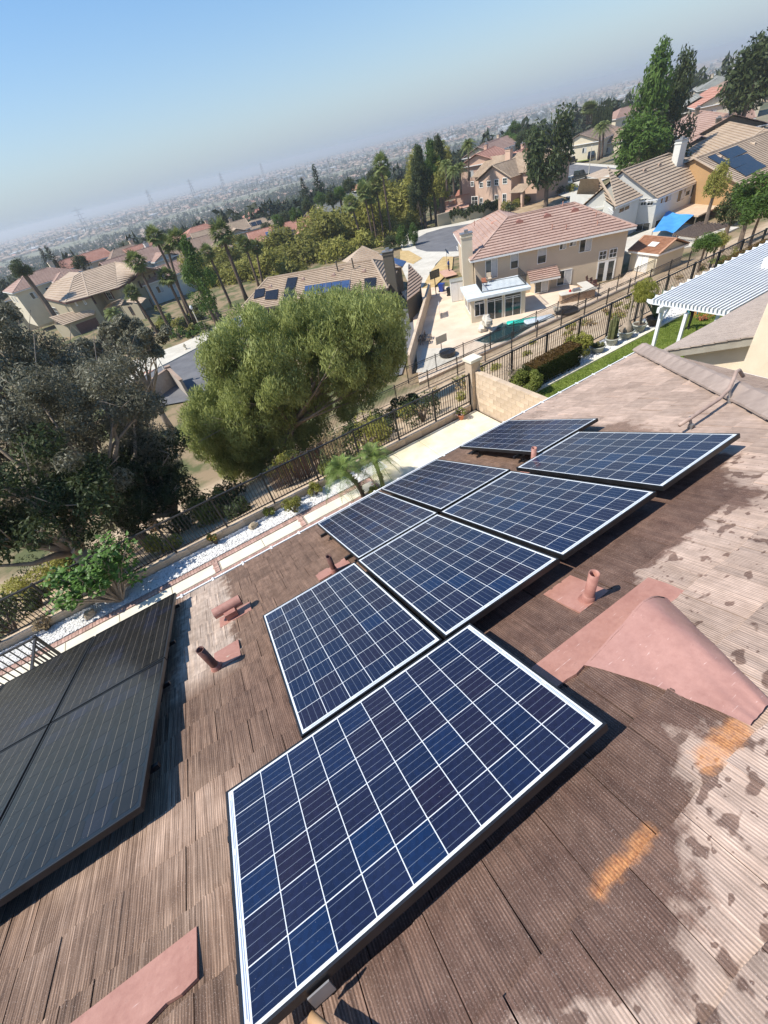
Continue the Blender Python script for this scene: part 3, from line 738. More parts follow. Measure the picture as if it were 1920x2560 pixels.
# curb of tan blocks carrying the fence
def block_wall(t, p0, p1, z0, courses, th=.20, bl=.405, bh=.2, cap=None, capover=.0, name='block', caph=.09):
    p0 = Vector(p0); p1 = Vector(p1); d = (p1-p0); L = d.length; d.normalize(); ang = math.atan2(d.y, d.x)
    Mx = Matrix.Translation((p0.x,p0.y,0)) @ Matrix.Rotation(ang,4,'Z')
    b = MB(); b.box(0.004,-th/2+.008,z0-.3,L-.004,th/2-.008,z0+courses*bh-.004, M=Mx); b.build('wall_core', M['blockjoint'], t)
    full = None; n = 0
    for c in range(courses):
        x = -(bl/2 if c % 2 else 0)
        while x < L-.02:
            a = max(x, 0); e = min(x+bl, L)
            if e-a > .03:
                w = e-a-.010; cx = (a+e)/2
                b = MB(); b.box(-w/2,-th/2,.005,w/2,th/2,bh-.005)
                if abs(w-(bl-.010)) < .002:
                    if full is None: o = b.build(name, M['block'], t); full = o.data
                    else: o = link(name, full, t)
                else: o = b.build(name, M['block'], t)
                o.matrix_local = Mx @ Matrix.Translation((cx,R_.uniform(-.002,.002),z0+c*bh)); n += 1
            x += bl
    if cap:
        x = 0; zc = z0+courses*bh; capm = None
        while x < L-.02:
            e = min(x+cap, L); w = e-x-.006; b = MB(); b.box(-w/2,-th/2-capover,.001,w/2,th/2+capover,caph)
            o = b.build('cap_block', M['block'], t); o.matrix_local = Mx @ Matrix.Translation(((x+e)/2,0,zc)); x += cap
    return n
t = thing('curb_wall', 'low tan block curb along the back of our yard with the black fence on top', 'curb wall')
block_wall(t, (-12.9,11.32), (10.72,11.32), ZY-.02, 1, th=.17, cap=.405, caph=.07)
t = thing('block_wall', 'tan concrete block wall with a cap, from the pillar towards our roof', 'wall')
block_wall(t, (11.05,11.15), (11.05,3.6), ZY-.02, 8, th=.19, cap=.405, capover=.01, caph=.06)
t = thing('wall_pillar', 'square pinkish block pillar with a flat cap where wall and fences meet', 'pillar')
b = MB()
for i in range(10): b.box(10.80,11.18,ZY+i*.205,11.24,11.58,ZY+i*.205+.198)
b.build('pillar_block', M['block'], t); 
b = MB(); b.box(10.82,11.20,ZY-.4,11.22,11.56,ZY+2.05); b.build('pillar_core', M['blockjoint'], t)
b = MB(); b.box(10.74,11.12,ZY+2.052,11.30,11.64,ZY+2.16); b.build('pillar_cap', M['concrete'], t)

def iron_fence(label, pts, z_of, H, spacing=1.83, pick=.11, pw=.019, postw=.06, extra_top=0., mat=None, group=None, maxp=290, picktop=0., name='iron_fence', midrail=False):
    """pts: list of xy; z_of(x, y) base height"""
    mat = mat or M['blackpaint']; t = thing(name, label, 'fence', group=group)
    pm = None; cnt = 0; pick_list = []; rails = [MB(), MB(), MB()]; posts = []
    for (a, b_) in zip(pts[:-1], pts[1:]):
        a = Vector(a); b_ = Vector(b_); d = b_-a; L = d.length; d.normalize(); nsp = max(1, round(L/spacing)); sp = L/nsp
        for i in range(nsp+1):
            p = a+d*(sp*i)
            if not posts or (posts[-1][0]-p).length > .1: posts.append((p, z_of(p.x,p.y)))
        for i in range(nsp):
            q0 = a+d*(sp*i); q1 = a+d*(sp*(i+1)); z0 = z_of(q0.x,q0.y); z1 = z_of(q1.x,q1.y)
            for (h, w), rl_ in zip(((H-.03,.055),(.12,.038)) + (((H-.2,.03),) if midrail else ()), rails):
                rl_.bar((q0.x,q0.y,z0+h),(q1.x,q1.y,z1+h), w, w*.8)
            n = int(sp/pick)
            for k in range(1, n):
                f = k/n; x = q0.x+(q1.x-q0.x)*f; y = q0.y+(q1.y-q0.y)*f; pick_list.append((x,y,z0+(z1-z0)*f))
    for rl_ in rails:
        if rl_.v: rl_.build('rail', mat, t)
    pb = MB(); pb.box(-postw/2,-postw/2,-.35,postw/2,postw/2,H+.03+extra_top)
    for p, z in posts:
        if pm is None: o = pb.build('post', mat, t); pm = o.data
        else: o = link('post', pm, t)
        o.location = (p.x,p.y,z)
    pick_list.sort(key=lambda q: (q[0]-CAM[0])**2+(q[1]-CAM[1])**2)
    pb = MB(); pb.box(-pw/2,-pw/2,.08,pw/2,pw/2,H-.02+picktop); km = None
    for q in pick_list[:maxp]:
        if km is None: o = pb.build('picket', mat, t); km = o.data
        else: o = link('picket', km, t)
        o.location = q
    if pick_list[maxp:]:
        b = MB()
        for q in pick_list[maxp:]: b.box(q[0]-pw/2,q[1]-pw/2,q[2]+.08,q[0]+pw/2,q[1]+pw/2,q[2]+H-.02+picktop)
        stuff(b.build('pickets', mat, t))
    return t
iron_fence('black iron picket fence along the back of our yard, left of the pillar', [(-12.8,11.33),(10.78,11.33)], lambda x,y: ZY+.25, 1.32, 1.82)
iron_fence('black iron picket fence behind the lawn with the hedges, right of the pillar', [(11.24,11.55),(42,11.6)], lambda x,y: ZY+.05, 1.5, 2.0, pick=.13, postw=.07, maxp=230)
c = at(86,1592,ZY+1.5)
iron_fence('black iron fence panel on the walkway at lower left, behind the black solar panels', [(-13.5,c.y),(c.x,c.y),(c.x,4.0)], lambda x,y: ZY, 1.5, 1.9, pick=.15, pw=.022, postw=.06)
# right hand yard: lawn, concrete mow strip, gravel
b = MB(); b.box(11.2,5.0,ZY-.06,45,10.24,ZY); o = struct(b.build('lawn', M['grass']))
def grass_blades(name, n, area, z, h, seed, mat):
    rng = np.random.default_rng(seed); x0,y0,x1,y1 = area
    x = rng.uniform(x0,x1,n); y = rng.uniform(y0,y1,n); a = rng.uniform(0,6.28,n); hh = h*rng.uniform(.5,1.2,n); w = .012
    lx = rng.normal(0,.4,n)*hh; ly = rng.normal(0,.4,n)*hh
    V = np.zeros((n,3,3)); V[:,0] = np.stack([x-w*np.cos(a),y-w*np.sin(a),np.full(n,z)],1); V[:,1] = np.stack([x+w*np.cos(a),y+w*np.sin(a),np.full(n,z)],1); V[:,2] = np.stack([x+lx,y+ly,z+hh],1)
    return stuff(link(name, np_mesh(name, V.reshape(-1,3), np.arange(n*3).reshape(-1,3), mat)))
M['blade'] = mat_leaf('grass_blade', (.13,.19,.03), (.27,.33,.075), 1.2, .3)
grass_blades('lawn_grass', 90000, (11.3,6.0,26,10.2), ZY, .05, 4, M['blade'])
grass_blades('strip_grass', 9000, (-.6,8.7,5.1,9.42), ZY-.01, .05, 5, M['blade'])
b = MB(); b.box(11.3,10.25,ZY-.1,45,10.42,ZY+.05); struct(b.build('mow_strip', M['concrete']))
b = MB(); b.box(11.3,10.43,ZY-.1,45,11.48,ZY-.01); struct(b.build('side_gravel_bed', M['gravelbed']))
pebbles('side_gravel', 9000, (11.3,10.43,27,11.4), ZY, .03, 7, M['pebble'])

# ------------------------------------------------------------------ plants
def leaf_cloud(name, mat, centers, radii, n, size, seed, flat=.0, aspect=1.6, shell=.75, droop=0., quads=True, smooth=False):
    """leaf-sized quads around clump centres"""
    rng = np.random.default_rng(seed); centers = np.asarray(centers, float); radii = np.asarray(radii, float)
    w = radii[:,0]*radii[:,1] if radii.ndim == 2 else radii**2
    idx = rng.choice(len(centers), n, p=w/w.sum()); d = rng.normal(size=(n,3)); d /= np.linalg.norm(d,axis=1)[:,None]
    rr = rng.uniform(shell**3,1,n)**(1/3); rad = radii[idx] if radii.ndim == 2 else radii[idx][:,None]
    P = centers[idx]+d*rr[:,None]*rad
    nrm = d*.7+rng.normal(size=(n,3))*.6+np.array([0,0,.5]); nrm /= np.linalg.norm(nrm,axis=1)[:,None]
    t1 = np.cross(nrm, rng.normal(size=(n,3))); 
    if droop: t1 = t1/np.linalg.norm(t1,axis=1)[:,None]*(1-droop)+np.array([0,0,-1.])*droop
    t1 /= np.linalg.norm(t1,axis=1)[:,None]
    t2 = np.cross(nrm,t1); t2 /= np.linalg.norm(t2,axis=1)[:,None]+1e-9
    s = size*rng.uniform(.6,1.35,n)[:,None]; A = t1*s*aspect; B = t2*s
    V = np.stack([P-A, P-B*.6+A*.0, P+A, P+B*.6],1).reshape(-1,3)
    return np_mesh(name, V, np.arange(n*4).reshape(-1,4), mat)
def ellipsoid_clumps(c, R, n, r, seed, top=True):
    rng = np.random.default_rng(seed); out = []
    while len(out) < n:
        p = rng.normal(size=3); p /= np.linalg.norm(p); p *= rng.uniform(.35,1)**(1/3)
        if top and p[2] < -.55: continue
        out.append(p)
    out = np.array(out); return np.asarray(c)+out*np.asarray(R)*.85, r*rng.uniform(.7,1.3,n)
def shrub(label, p, r, mat, n=900, leaf=.03, cat='shrub', group=None, name='shrub', seed=1, hs=1.0, core=True):
    t = thing(name, label, cat, p, group=group)
    cs, rs = ellipsoid_clumps((0,0,r*hs*.95),(r,r,r*hs),14,r*.38,seed)
    link('foliage', leaf_cloud('foliage', mat, cs, rs, n, leaf, seed), t)
    b = MB()
    for k in range(5):
        a = k*1.26; b.tube([(0,0,-.05),(math.cos(a)*r*.25,math.sin(a)*r*.25,r*.5),(math.cos(a)*r*.5,math.sin(a)*r*.5,r*hs)], [.03*r/.4,.02*r/.4,.008], 5)
    b.build('stem', M['bark'], t); return t
def pot(t, r, h, mat, p=(0,0,0)):
    b = MB(); b.lathe([(r*.62,0),(r*.92,h*.85),(r,h*.86),(r,h),(r*.88,h),(r*.86,h*.9)], p, 18); o = b.build('pot', mat, t, True)
    b = MB(); b.lathe([(r*.87,h*.9),(.001,h*.92)], p, 18); b.build('potting_soil', M['soil'], t); return o
def palm_small(label, p, H, lean, seed, nf=30, fl=1.2):
    t = thing('pygmy_palm', label, 'palm', p); rnd = random.Random(seed); b = MB()
    path = [Vector((lean[0]*s*s, lean[1]*s*s, H*s-.05)) for s in [i/7 for i in range(8)]]
    b.tube(path, [.085,.075,.07,.07,.072,.08,.095,.07], 9); b.build('trunk', M['barkpalm'], t)
    b = MB()
    for i in range(70):                                                # leaf-base stubs
        s = rnd.uniform(.05,.98); q = Vector((lean[0]*s*s, lean[1]*s*s, H*s)); a = rnd.uniform(0,6.28); d = Vector((math.cos(a),math.sin(a),.7)).normalized()
        b.bar(q+d*.05, q+d*rnd.uniform(.10,.14), .03, .015)
    b.build('leaf_base', M['barkpalm'], t)
    fb = MB(); sp = MB(); top = path[-1]
    for i in range(nf):
        a = i*2.399+rnd.uniform(-.2,.2); el = 1.25-1.55*(i/nf)+rnd.uniform(-.1,.1); L = fl*rnd.uniform(.8,1.1); hd = Vector((math.cos(a),math.sin(a),0)); pts = []
        for k in range(9):
            s = k/8; e = el-1.5*s*s; 
            pts.append(top+Vector((0,0,.03))+hd*(L*s*math.cos(el)*(1-.15*s)+.02)+Vector((0,0,L*s*math.sin(el)-L*.75*s*s)))
        sp.tube(pts, [.012-.001*k for k in range(9)], 4)
        side = hd.cross(Vector((0,0,1)))
        for k in range(1, 25):
            s = k/25; f = s*8; j = min(int(f),7); q = pts[j].lerp(pts[j+1], f-j); d = (pts[j+1]-pts[j]).normalized(); ll = .26*math.sin(math.pi*min(s*.95+.12,1))+.03
            for sg in (-1,1):
                e = q+(side*sg*.75+d*.55+Vector((0,0,.16-.35*s))).normalized()*ll; w = d*.007
                m1 = q.lerp(e,.5)+Vector((0,0,.01)); fb.add([q-w,q+w,m1+w*1.1,e,m1-w*1.1],[(0,1,2,4),(4,2,3)])
    fb.build('frond_leaflets', M['leaf_palm'], t); sp.build('frond_rib', M['leaf_palm'], t); return t
palm_small('small potted-size date palm nearer the patio slab, with an arching crown and straight trunk', at(957,1214,ZY), 1.25, (-.05,.1), 3)
palm_small('small date palm with a leaning trunk beside the brick edging', at(908,1240,ZY), 1.35, (-.42,.12), 8)
# gravel-bed shrubs, rocks and pots
shrub('yellow-green ball shrub in the white gravel, the larger of the two near the palms', at(737,1280,ZY), .33, M['leaf_yellow'], 1500, .022, group=None, seed=2)
shrub('yellow-green ball shrub in the white gravel, nearer to the palms', at(792,1236,ZY), .27, M['leaf_yellow'], 1200, .022, seed=3)
shrub('small dark shrub in the gravel between the rock and the yellow-green balls', at(677,1289,ZY), .2, M['leaf_green'], 700, .02, seed=4)
shrub('sprawling grey-green shrub with red flowers beside the leaning palm', at(830,1190,ZY), .42, M['leaf_green'], 1500, .03, seed=5, hs=.7)
shrub('low yellow-green plant under the eave beside the palms', at(940,1240,ZY), .22, M['leaf_yellow'], 700, .025, seed=6)
def rock(label, p, r, seed):
    b = MB(); b.ball((0,0,r*.55),(r,r*.8,r*.75),n=9,k=7,jit=.22,rnd=random.Random(seed)); o = b.build('rock', M['rock']); o.location = p; tag(o, label, 'rock', 'rocks in the white gravel')
rock('tan boulder in the white gravel between the flower pot and the ball shrubs', at(636,1318,ZY), .17, 4)
rock('round tan boulder in the white gravel just above the black solar panels', at(229,1541,ZY), .18, 5)
def flower_pot(label, p, r, h, potm, leafm, spread, seed, fl=None):
    t = thing('potted_plant', label, 'potted plant', p); pot(t, r, h, potm)
    cs, rs = ellipsoid_clumps((0,0,h+spread*.5),(spread,spread,spread*.7),12,spread*.35,seed); link('foliage', leaf_cloud('foliage', leafm, cs, rs, 500, .022, seed), t)
    if fl: link('flowers', leaf_cloud('flowers', fl, cs, rs*1.08, 160, .02, seed+1, aspect=1.), t)
    return t
flower_pot('terracotta pot of pink flowers on the patio by the pillar', at(1153,1048,ZY), .13, .22, M['terracotta'], M['leaf_green'], .24, 3, M['flower_pink'])
flower_pot('dark pot with orange-red leaves standing in the white gravel', at(541,1358,ZY), .10, .22, M['soil'], M['leaf_green'], .17, 4, M['flower_red'])
flower_pot('dry brown plant in a dark pot in the gravel at the left', at(121,1572,ZY), .13, .2, M['soil'], M['twig'], .26, 5)
# fig tree
def fig(p):
    t = thing('fig_tree', 'bushy fig tree with big lobed leaves growing over the fence at the lower left', 'fig tree', p); rnd = random.Random(9); b = MB(); tips = []
    for k in range(40):
        a = rnd.uniform(0,6.28); rr = rnd.uniform(.2,1); e = Vector((math.cos(a)*1.55*rr-.15, math.sin(a)*.75*rr+.35, rnd.uniform(.7,1.75)))
        mid = e*.5+Vector((rnd.uniform(-.2,.2),rnd.uniform(-.2,.2),.15)); b.tube([(0,0,-.05),mid,e],[.035,.02,.01],6); tips += [e, mid.lerp(e,.6)]
    b.build('branch', M['barkpale'], t)
    lb = MB()
    def leaf(c, d, s):
        d = d.normalized(); n = (Vector((0,0,1))+Vector((rnd.uniform(-.6,.6),rnd.uniform(-.6,.6),0))).normalized(); x = d.cross(n).normalized(); n = x.cross(d)
        pr = [(0,0),(.28,.10),(.55,.05),(.42,.32),(.62,.55),(.30,.55),(.22,.85),(0,1.1),(-.22,.85),(-.30,.55),(-.62,.55),(-.42,.32),(-.55,.05),(-.28,.10)]
        P = [c+x*(u*s)+d*(v*s)+n*(-.22*s*(abs(u)**1.5)-.12*s*v*v) for u,v in pr]; cen = c+d*(.45*s)
        lb.add([cen]+P, [(0,1+i,1+(i+1)%14) for i in range(14)])
    for tip in tips:
        for k in range(15):
            a = rnd.uniform(0,6.28); el = rnd.uniform(-.5,.8); d = Vector((math.cos(a),math.sin(a),el)); leaf(tip+d*rnd.uniform(.02,.22)+Vector((0,0,rnd.uniform(-.15,.1))), d, rnd.uniform(.09,.17))
    lb.build('foliage', M['leaf_fig'], t)
fig(at(305,1502,ZY))
# leafless shrub by the palms and the one behind the wall
def bare_shrub(label, p, h, seed, n=40, mat=None, leaves=True):
    t = thing('bare_shrub', label, 'shrub', p); rnd = random.Random(seed); b = MB(); ends = []
    for k in range(6):
        a = rnd.uniform(0,6.28); e = Vector((math.cos(a)*h*.25,math.sin(a)*h*.25,h*.5)); b.tube([(0,0,-.1),e],[.025,.012],5)
        for j in range(n//6):
            f = e+Vector((rnd.uniform(-1,1)*h*.35,rnd.uniform(-1,1)*h*.35,rnd.uniform(.1,.5)*h)); m2 = e.lerp(f,.5)+Vector((rnd.uniform(-.05,.05),)*3)*h; b.tube([e,m2,f],[.010,.006,.003],4); ends += [f,m2]
            for q in range(3): g = f+Vector((rnd.uniform(-1,1),rnd.uniform(-1,1),rnd.uniform(-.3,.8)))*h*.14; b.tube([m2.lerp(f,rnd.random()),g],[.005,.002],3); ends.append(g)
    b.build('branch', mat or M['twig'], t)
    if leaves: link('foliage', leaf_cloud('foliage', M['twig'], [tuple(e) for e in ends], [.05]*len(ends), 260, .015, seed), t)
bare_shrub('dry leafless tan shrub against the fence behind the palms', at(845,1165,ZY), 1.5, 5, 60)
bare_shrub('nearly leafless crape-like shrub between the block wall and the right fence', at(1262,972,ZY), 1.3, 6, 26, M['barkpale'], False)
# hedges and pots on the right
def box_hedge(label, x0, y0, x1, y1, z0, z1, seed, n=7000):
    t = thing('box_hedge', label, 'hedge', ((x0+x1)/2,(y0+y1)/2,z0)); rng = np.random.default_rng(seed); hx, hy, hz = (x1-x0)/2,(y1-y0)/2,z1-z0
    b = MB(); b.box(-hx+.07,-hy+.07,.08,hx-.07,hy-.07,hz-.07); b.build('hedge_core', M['leaf_hedge_side'], t)
    def face(n, top):
        P = rng.uniform(-1,1,(n,3)); f = rng.integers(0,4,n)
        if top: P[:,2] = 1
        else: P[f==0,0] = 1; P[f==1,0] = -1; P[f==2,1] = 1; P[f==3,1] = -1
        P = P*np.array([hx,hy,hz/2])+np.array([0,0,hz/2]); P += rng.normal(0,.018,P.shape); P[:,2] = np.maximum(P[:,2],.04)
        t1 = rng.normal(size=(n,3)); t1 /= np.linalg.norm(t1,axis=1)[:,None]; t2 = np.cross(t1,rng.normal(size=(n,3))); t2 /= np.linalg.norm(t2,axis=1)[:,None]
        V = np.stack([P-t1*.035,P-t2*.018,P+t1*.035,P+t2*.018],1).reshape(-1,3); return V
    V = face(n//2, True); link('top_foliage', np_mesh('top_foliage', V, np.arange(len(V)).reshape(-1,4), M['leaf_hedge']), t)
    V = face(n, False); link('side_foliage', np_mesh('side_foliage', V, np.arange(len(V)).reshape(-1,4), M['leaf_hedge_side']), t)
box_hedge('long clipped box hedge with a rusty brown top, beyond the round shrub', 13.55,10.5,16.35,11.2, ZY, ZY+.95, 3)
box_hedge('large dark clipped hedge at the right edge behind the white patio cover', at(1795,668,ZY+.9).x-.2, 10.35, at(1850,640,ZY+.9).x+2.0, 11.3, ZY, ZY+1.2, 4, 5000)
box_hedge('low reddish-brown clipped hedge behind the patio cover corner', at(1672,720,ZY+.5).x, 10.6, at(1715,705,ZY+.5).x+.8, 11.3, ZY, ZY+.8, 6, 3000)
shrub('round yellow-green clipped shrub next to the tan block wall', at(1332,985,ZY)+Vector((-.1,.3,0)), .62, M['leaf_green'], 5500, .028, seed=12, hs=.85)
shrub('small golden shrub tucked behind the round green one by the wall', at(1290,955,ZY), .32, M['leaf_yellow'], 900, .03, seed=13)
shrub('loose olive-yellow shrub on thin stems between the long hedge and the cactus pots', at(1442,890,ZY), .62, M['leaf_yellow'], 3800, .032, seed=14, hs=.8)
def cactus_pot(label, p, cols, seed, r=.3, h=.34, grey=False):
    t = thing('potted_cactus', label, 'potted cactus', p); pot(t, r, h, M['potgrey']); rnd = random.Random(seed)
    for k in range(cols):
        a = rnd.uniform(0,6.28); q = rnd.uniform(0,.62)*r; x, y = math.cos(a)*q, math.sin(a)*q; H = rnd.uniform(.35,1.05)*1.15; rr = .055; b = MB()
        n = 10; prof = [(rr*.8,h*.8),(rr,h+.1),(rr*1.08,h+H*.6),(rr*.9,h+H*.9),(rr*.5,h+H*.98),(.002,h+H)]; vs = []
        for (pr, z) in prof:
            for j in range(n): ang = 2*math.pi*j/n; f = 1 if j % 2 else .74; vs.append((x+pr*f*math.cos(ang), y+pr*f*math.sin(ang), z))
        b.add(vs, [(i*n+j, i*n+(j+1)%n, (i+1)*n+(j+1)%n, (i+1)*n+j) for i in range(len(prof)-1) for j in range(n)]); b.build('cactus_column', M['cactus'], t)
    return t
cactus_pot('column cactus cluster in a grey pot by the fence, the tallest cactus clump', at(1528,862,ZY), 9, 2)
t = thing('potted_plant', 'low grey-green succulent in a wide grey pot, leftmost of the row of pots', 'potted plant', at(1492,880,ZY)); pot(t,.33,.3,M['potgrey']); cs, rs = ellipsoid_clumps((0,0,.36),(.22,.22,.12),8,.08,4); link('foliage', leaf_cloud('foliage', M['cactus'], cs, rs, 500, .03, 4), t)
t = thing('potted_plant', 'grey pot with a swollen bare caudex trunk between cactus and feathery plant', 'potted plant', at(1562,845,ZY)); pot(t,.36,.36,M['potgrey']); b = MB(); b.lathe([(.24,.3),(.28,.45),(.2,.62),(.08,.8),(.04,1.5),(.02,1.9)],(0,0,0),12); b.build('trunk', M['barkpale'], t, True)
def feathery(p):
    t = thing('potted_plant', 'feathery yellow-green bushy-headed plant on a bare stem in a grey pot', 'potted plant', p); pot(t,.32,.36,M['potgrey']); b = MB()
    for dx in (-.05,.03,.08): b.tube([(dx,0,.3),(dx*1.5,.05,.9),(dx*3,.1,1.6)],[.03,.025,.02],6)
    b.build('stem', M['barkpale'], t); cs, rs = ellipsoid_clumps((.05,.1,1.75),(.52,.52,.42),20,.2,6); link('foliage', leaf_cloud('foliage', M['leaf_yellow'], cs, rs, 5000, .016, 6, aspect=4., droop=.6), t)
feathery(at(1596,828,ZY))
def agave(p):
    t = thing('potted_plant', 'spiky upright blue-green yucca in a dark pot beside the feathery plant', 'potted plant', p); pot(t,.38,.36,M['soil']); rnd = random.Random(3); b = MB()
    for k in range(46):
        a = rnd.uniform(0,6.28); lean = rnd.uniform(.1,.95); L = rnd.uniform(.9,1.7); d = Vector((math.cos(a)*lean,math.sin(a)*lean,1)).normalized(); s = d.cross(Vector((0,0,1))).normalized()*.035; o = Vector((0,0,.34))
        m1 = o+d*L*.5+Vector((0,0,.03)); e = o+d*L-Vector((0,0,.12*lean)); b.add([o-s,o+s,m1+s,e,m1-s,m1+d.cross(s)*.4],[(0,1,2,5),(0,5,4),(2,3,5),(5,3,4)])
    b.build('spiky_leaf', mat_leaf('agave_leaf', (.07,.10,.055), (.14,.19,.11), 3., .1), t)
agave(at(1632,812,ZY))
flower_pot('reddish bromeliad clump on the lawn by the pergola post', at(1755,800,ZY), .2, .1, M['soil'], M['flower_red'], .42, 9)
t = thing('cycad', 'dark spiky cycad in front of the large right-hand hedge', 'cycad', at(1808,665,ZY+.2)); b = MB(); rnd = random.Random(2)
for k in range(40):
    a = k*2.4; L = rnd.uniform(.6,.9); hd = Vector((math.cos(a),math.sin(a),0)); sd_ = hd.cross(Vector((0,0,1)))*.05
    for j in range(4):
        s0, s1 = j/4,(j+1)/4; q0 = hd*L*s0+Vector((0,0,.5*L*s0*(1.6-s0*1.4)))+Vector((0,0,.2)); q1 = hd*L*s1+Vector((0,0,.5*L*s1*(1.6-s1*1.4)))+Vector((0,0,.2)); b.add([q0-sd_,q0+sd_,q1+sd_*.8,q1-sd_*.8],[(0,1,2,3)])
b.build('frond', M['leaf_green'], t)

# ------------------------------------------------------------------ white patio cover
M['whitewood'] = mat_basic('white_painted_wood', (.76,.77,.78), (.83,.84,.84), 4., .55)
t = thing('patio_cover', 'white lattice patio cover with scalloped rafter ends beside our lower roof', 'patio cover')
c0 = at(1637,752,-4.25); X0, Y1 = c0.x, c0.y; Y0 = 5.95; ZP = -4.25
print('patio', X0, Y1)
sb = MB(); sb.box(0,0,0,10.5,.045,.075); sl_ = None; y = Y0+.05; ns = 0
while y < Y1+.05:
    if sl_ is None: o = sb.build('slat', M['whitewood'], t); sl_ = o.data
    else: o = link('slat', sl_, t)
    o.location = (X0-.05, y, ZP); y += .135; ns += 1
rb = MB(); L_ = Y1-Y0+.35; rb.prism([(0,0),(L_-.25,0),(L_-.10,.015),(L_,.08),(L_-.02,.14),(L_,.155),(0,.155)], -.02, .02)
x = X0+.06; rm = None
while x < X0+10:
    if rm is None: o = rb.build('rafter', M['whitewood'], t); rm = o.data
    else: o = link('rafter', rm, t)
    o.matrix_local = Matrix(((0,0,1,x),(1,0,0,Y0),(0,1,0,ZP-.158),(0,0,0,1))); x += .50
b = MB(); b.box(X0-.15, Y1-.35, ZP-.36, X0+10.2, Y1-.25, ZP-.165); b.build('beam', M['whitewood'], t)
pbm = MB(); pbm.box(-.055,-.055,0,.055,.055,2.20)
for (x,y) in ((X0+.12,Y1-.30),(X0+4.6,Y1-.30),(X0+.25,Y0+1.55)):
    o = pbm.build('post', M['whitewood'], t); o.location = (x,y,ZP-.36-2.19)
for k in range(2):
    b = MB(); b.bar((X0+.12,Y1-.30,ZP-.85),(X0+.62,Y1-.30,ZP-.36),.06); 
b.build('knee_brace', M['whitewood'], t)
t = thing('raised_bed', 'white boxed corner trough at the right edge above the patio cover', 'planter'); q = at(1900,665,ZP+.1); b = MB()
for (a,b1,c_,d) in ((0,0,3,.06),(0,1.1,3,1.16),(0,.06,.06,1.1)): b.box(q.x+a,q.y-1.2+b1,ZP-.1,q.x+c_,q.y-1.2+d,ZP+.35)
b.build('trough_board', M['whitewood'], t)
# ------------------------------------------------------------------ terrain
def smooth(a, b, x): t = min(max((x-a)/(b-a), 0), 1); return t*t*(3-2*t)
def lerp_tab(tab, x):
    if x <= tab[0][0]: return tab[0][1]
    for (a, va), (b_, vb) in zip(tab[:-1], tab[1:]):
        if x <= b_: return va+(vb-va)*(x-a)/(b_-a)
    return tab[-1][1]
TL = [(0,-16.15),(112,-16.15),(190,-21),(350,-33),(600,-47),(900,-58),(1400,-62),(60000,-62)]
TR = [(0,-16.15),(235,-16.15),(300,-18),(450,-31),(700,-47),(1000,-58),(1400,-62),(60000,-62)]
def ground(x, y):
    dx, dy = x-CAM[0], y-CAM[1]; r = math.hypot(dx, dy); az = math.degrees(math.atan2(dy, dx)); w = smooth(36, 58, az)
    z = lerp_tab(TR, r)*(1-w)+lerp_tab(TL, r)*w
    if r < 120 or y < 34:
        s = lerp_tab([(11.75,-7.0),(12.4,-7.25),(27.6,-15.1),(29.0,-15.3),(31.2,-16.1),(33,-16.15)], y); z = max(z, s) if y < 33 else z
    if y < 11.75: z = -7.35
    return z
xs_ = sorted(set([-60+2*i for i in range(91)]+[-200+20*i for i in range(7)]+[120+20*i for i in range(16)]+[-s*300*1.35**k for k in range(16) for s in (1,)]+[440*1.3**k for k in range(15)]))
ys_ = sorted(set([-60,-30,-10,11.7,11.76]+[12.4+1.9*i for i in range(12)]+[34+3*i for i in range(36)]+[150*1.12**k for k in range(44)]))
rng = np.random.default_rng(1); V = []
for y in ys_:
    for x in xs_:
        z = ground(x, y)
        if 13 < y < 27: z += float(rng.normal(0,.10))
        V.append((x, y, z))
nx = len(xs_); F = [(j*nx+i, j*nx+i+1, (j+1)*nx+i+1, (j+1)*nx+i) for j in range(len(ys_)-1) for i in range(nx-1)]
m = NT('valley_ground'); p = m.pos()
sp_ = m.sep(p); rad = m.math('SQRT', m.math('ADD', m.math('POWER', sp_[0], 2.), m.math('POWER', sp_[1], 2.)))
nearc = m.ramp(m.noise(p, .55, 8, .6), [(.35, (.33,.235,.15)), (.65, (.52,.405,.275))])
strip = m.noise(p, .012, 6, .6)
farc = m.ramp(strip, [(.36, (.08,.095,.055)), (.5, (.16,.15,.10)), (.64, (.29,.25,.18))])
fr = m.math('MULTIPLY_ADD', rad, 1/120., -1.0, clamp=True)
ngr = m.ramp(m.noise(p, .35, 5, .6), [(.42, (.10,.11,.045)), (.58, (.27,.20,.12))])
inn = m.math('MULTIPLY_ADD', sp_[1], .5, -15., clamp=True)
m.bsdf(m.mix(fr, m.mix(inn, nearc, ngr), farc), .97, 0, .2, m.bump(m.noise(p, 5., 5), .5, .06))
M['ground'] = m.mat
struct(link('ground', np_mesh('ground', V, F, M['ground'], smooth=True)))

# ------------------------------------------------------------------ materials for houses
def tileroof_mat(name, c1, c2):
    m = NT(name); p = m.pos()
    f = m.math('ADD', m.math('MULTIPLY', m.noise(p, 3.5, 3), .55), m.math('MULTIPLY', m.noise(p, .35, 3), .45))
    col = m.ramp(f, [(.36, c1), (.64, c2)]); m.bsdf(col, .85, 0, .25, m.bump(m.noise(p, 12., 2), .25, .02)); return m.mat
M['roof_pinkish'] = tileroof_mat('pinkish_roof_tile', (.33,.21,.165), (.46,.325,.26))
M['roof_tan'] = tileroof_mat('tan_roof_tile', (.34,.255,.18), (.49,.385,.28))
M['roof_brown'] = tileroof_mat('brown_roof_tile', (.27,.19,.14), (.39,.29,.22))
M['roof_red'] = tileroof_mat('red_roof_tile', (.42,.20,.14), (.56,.32,.24))
M['roof_grey'] = tileroof_mat('grey_roof_tile', (.21,.21,.19), (.33,.33,.29))
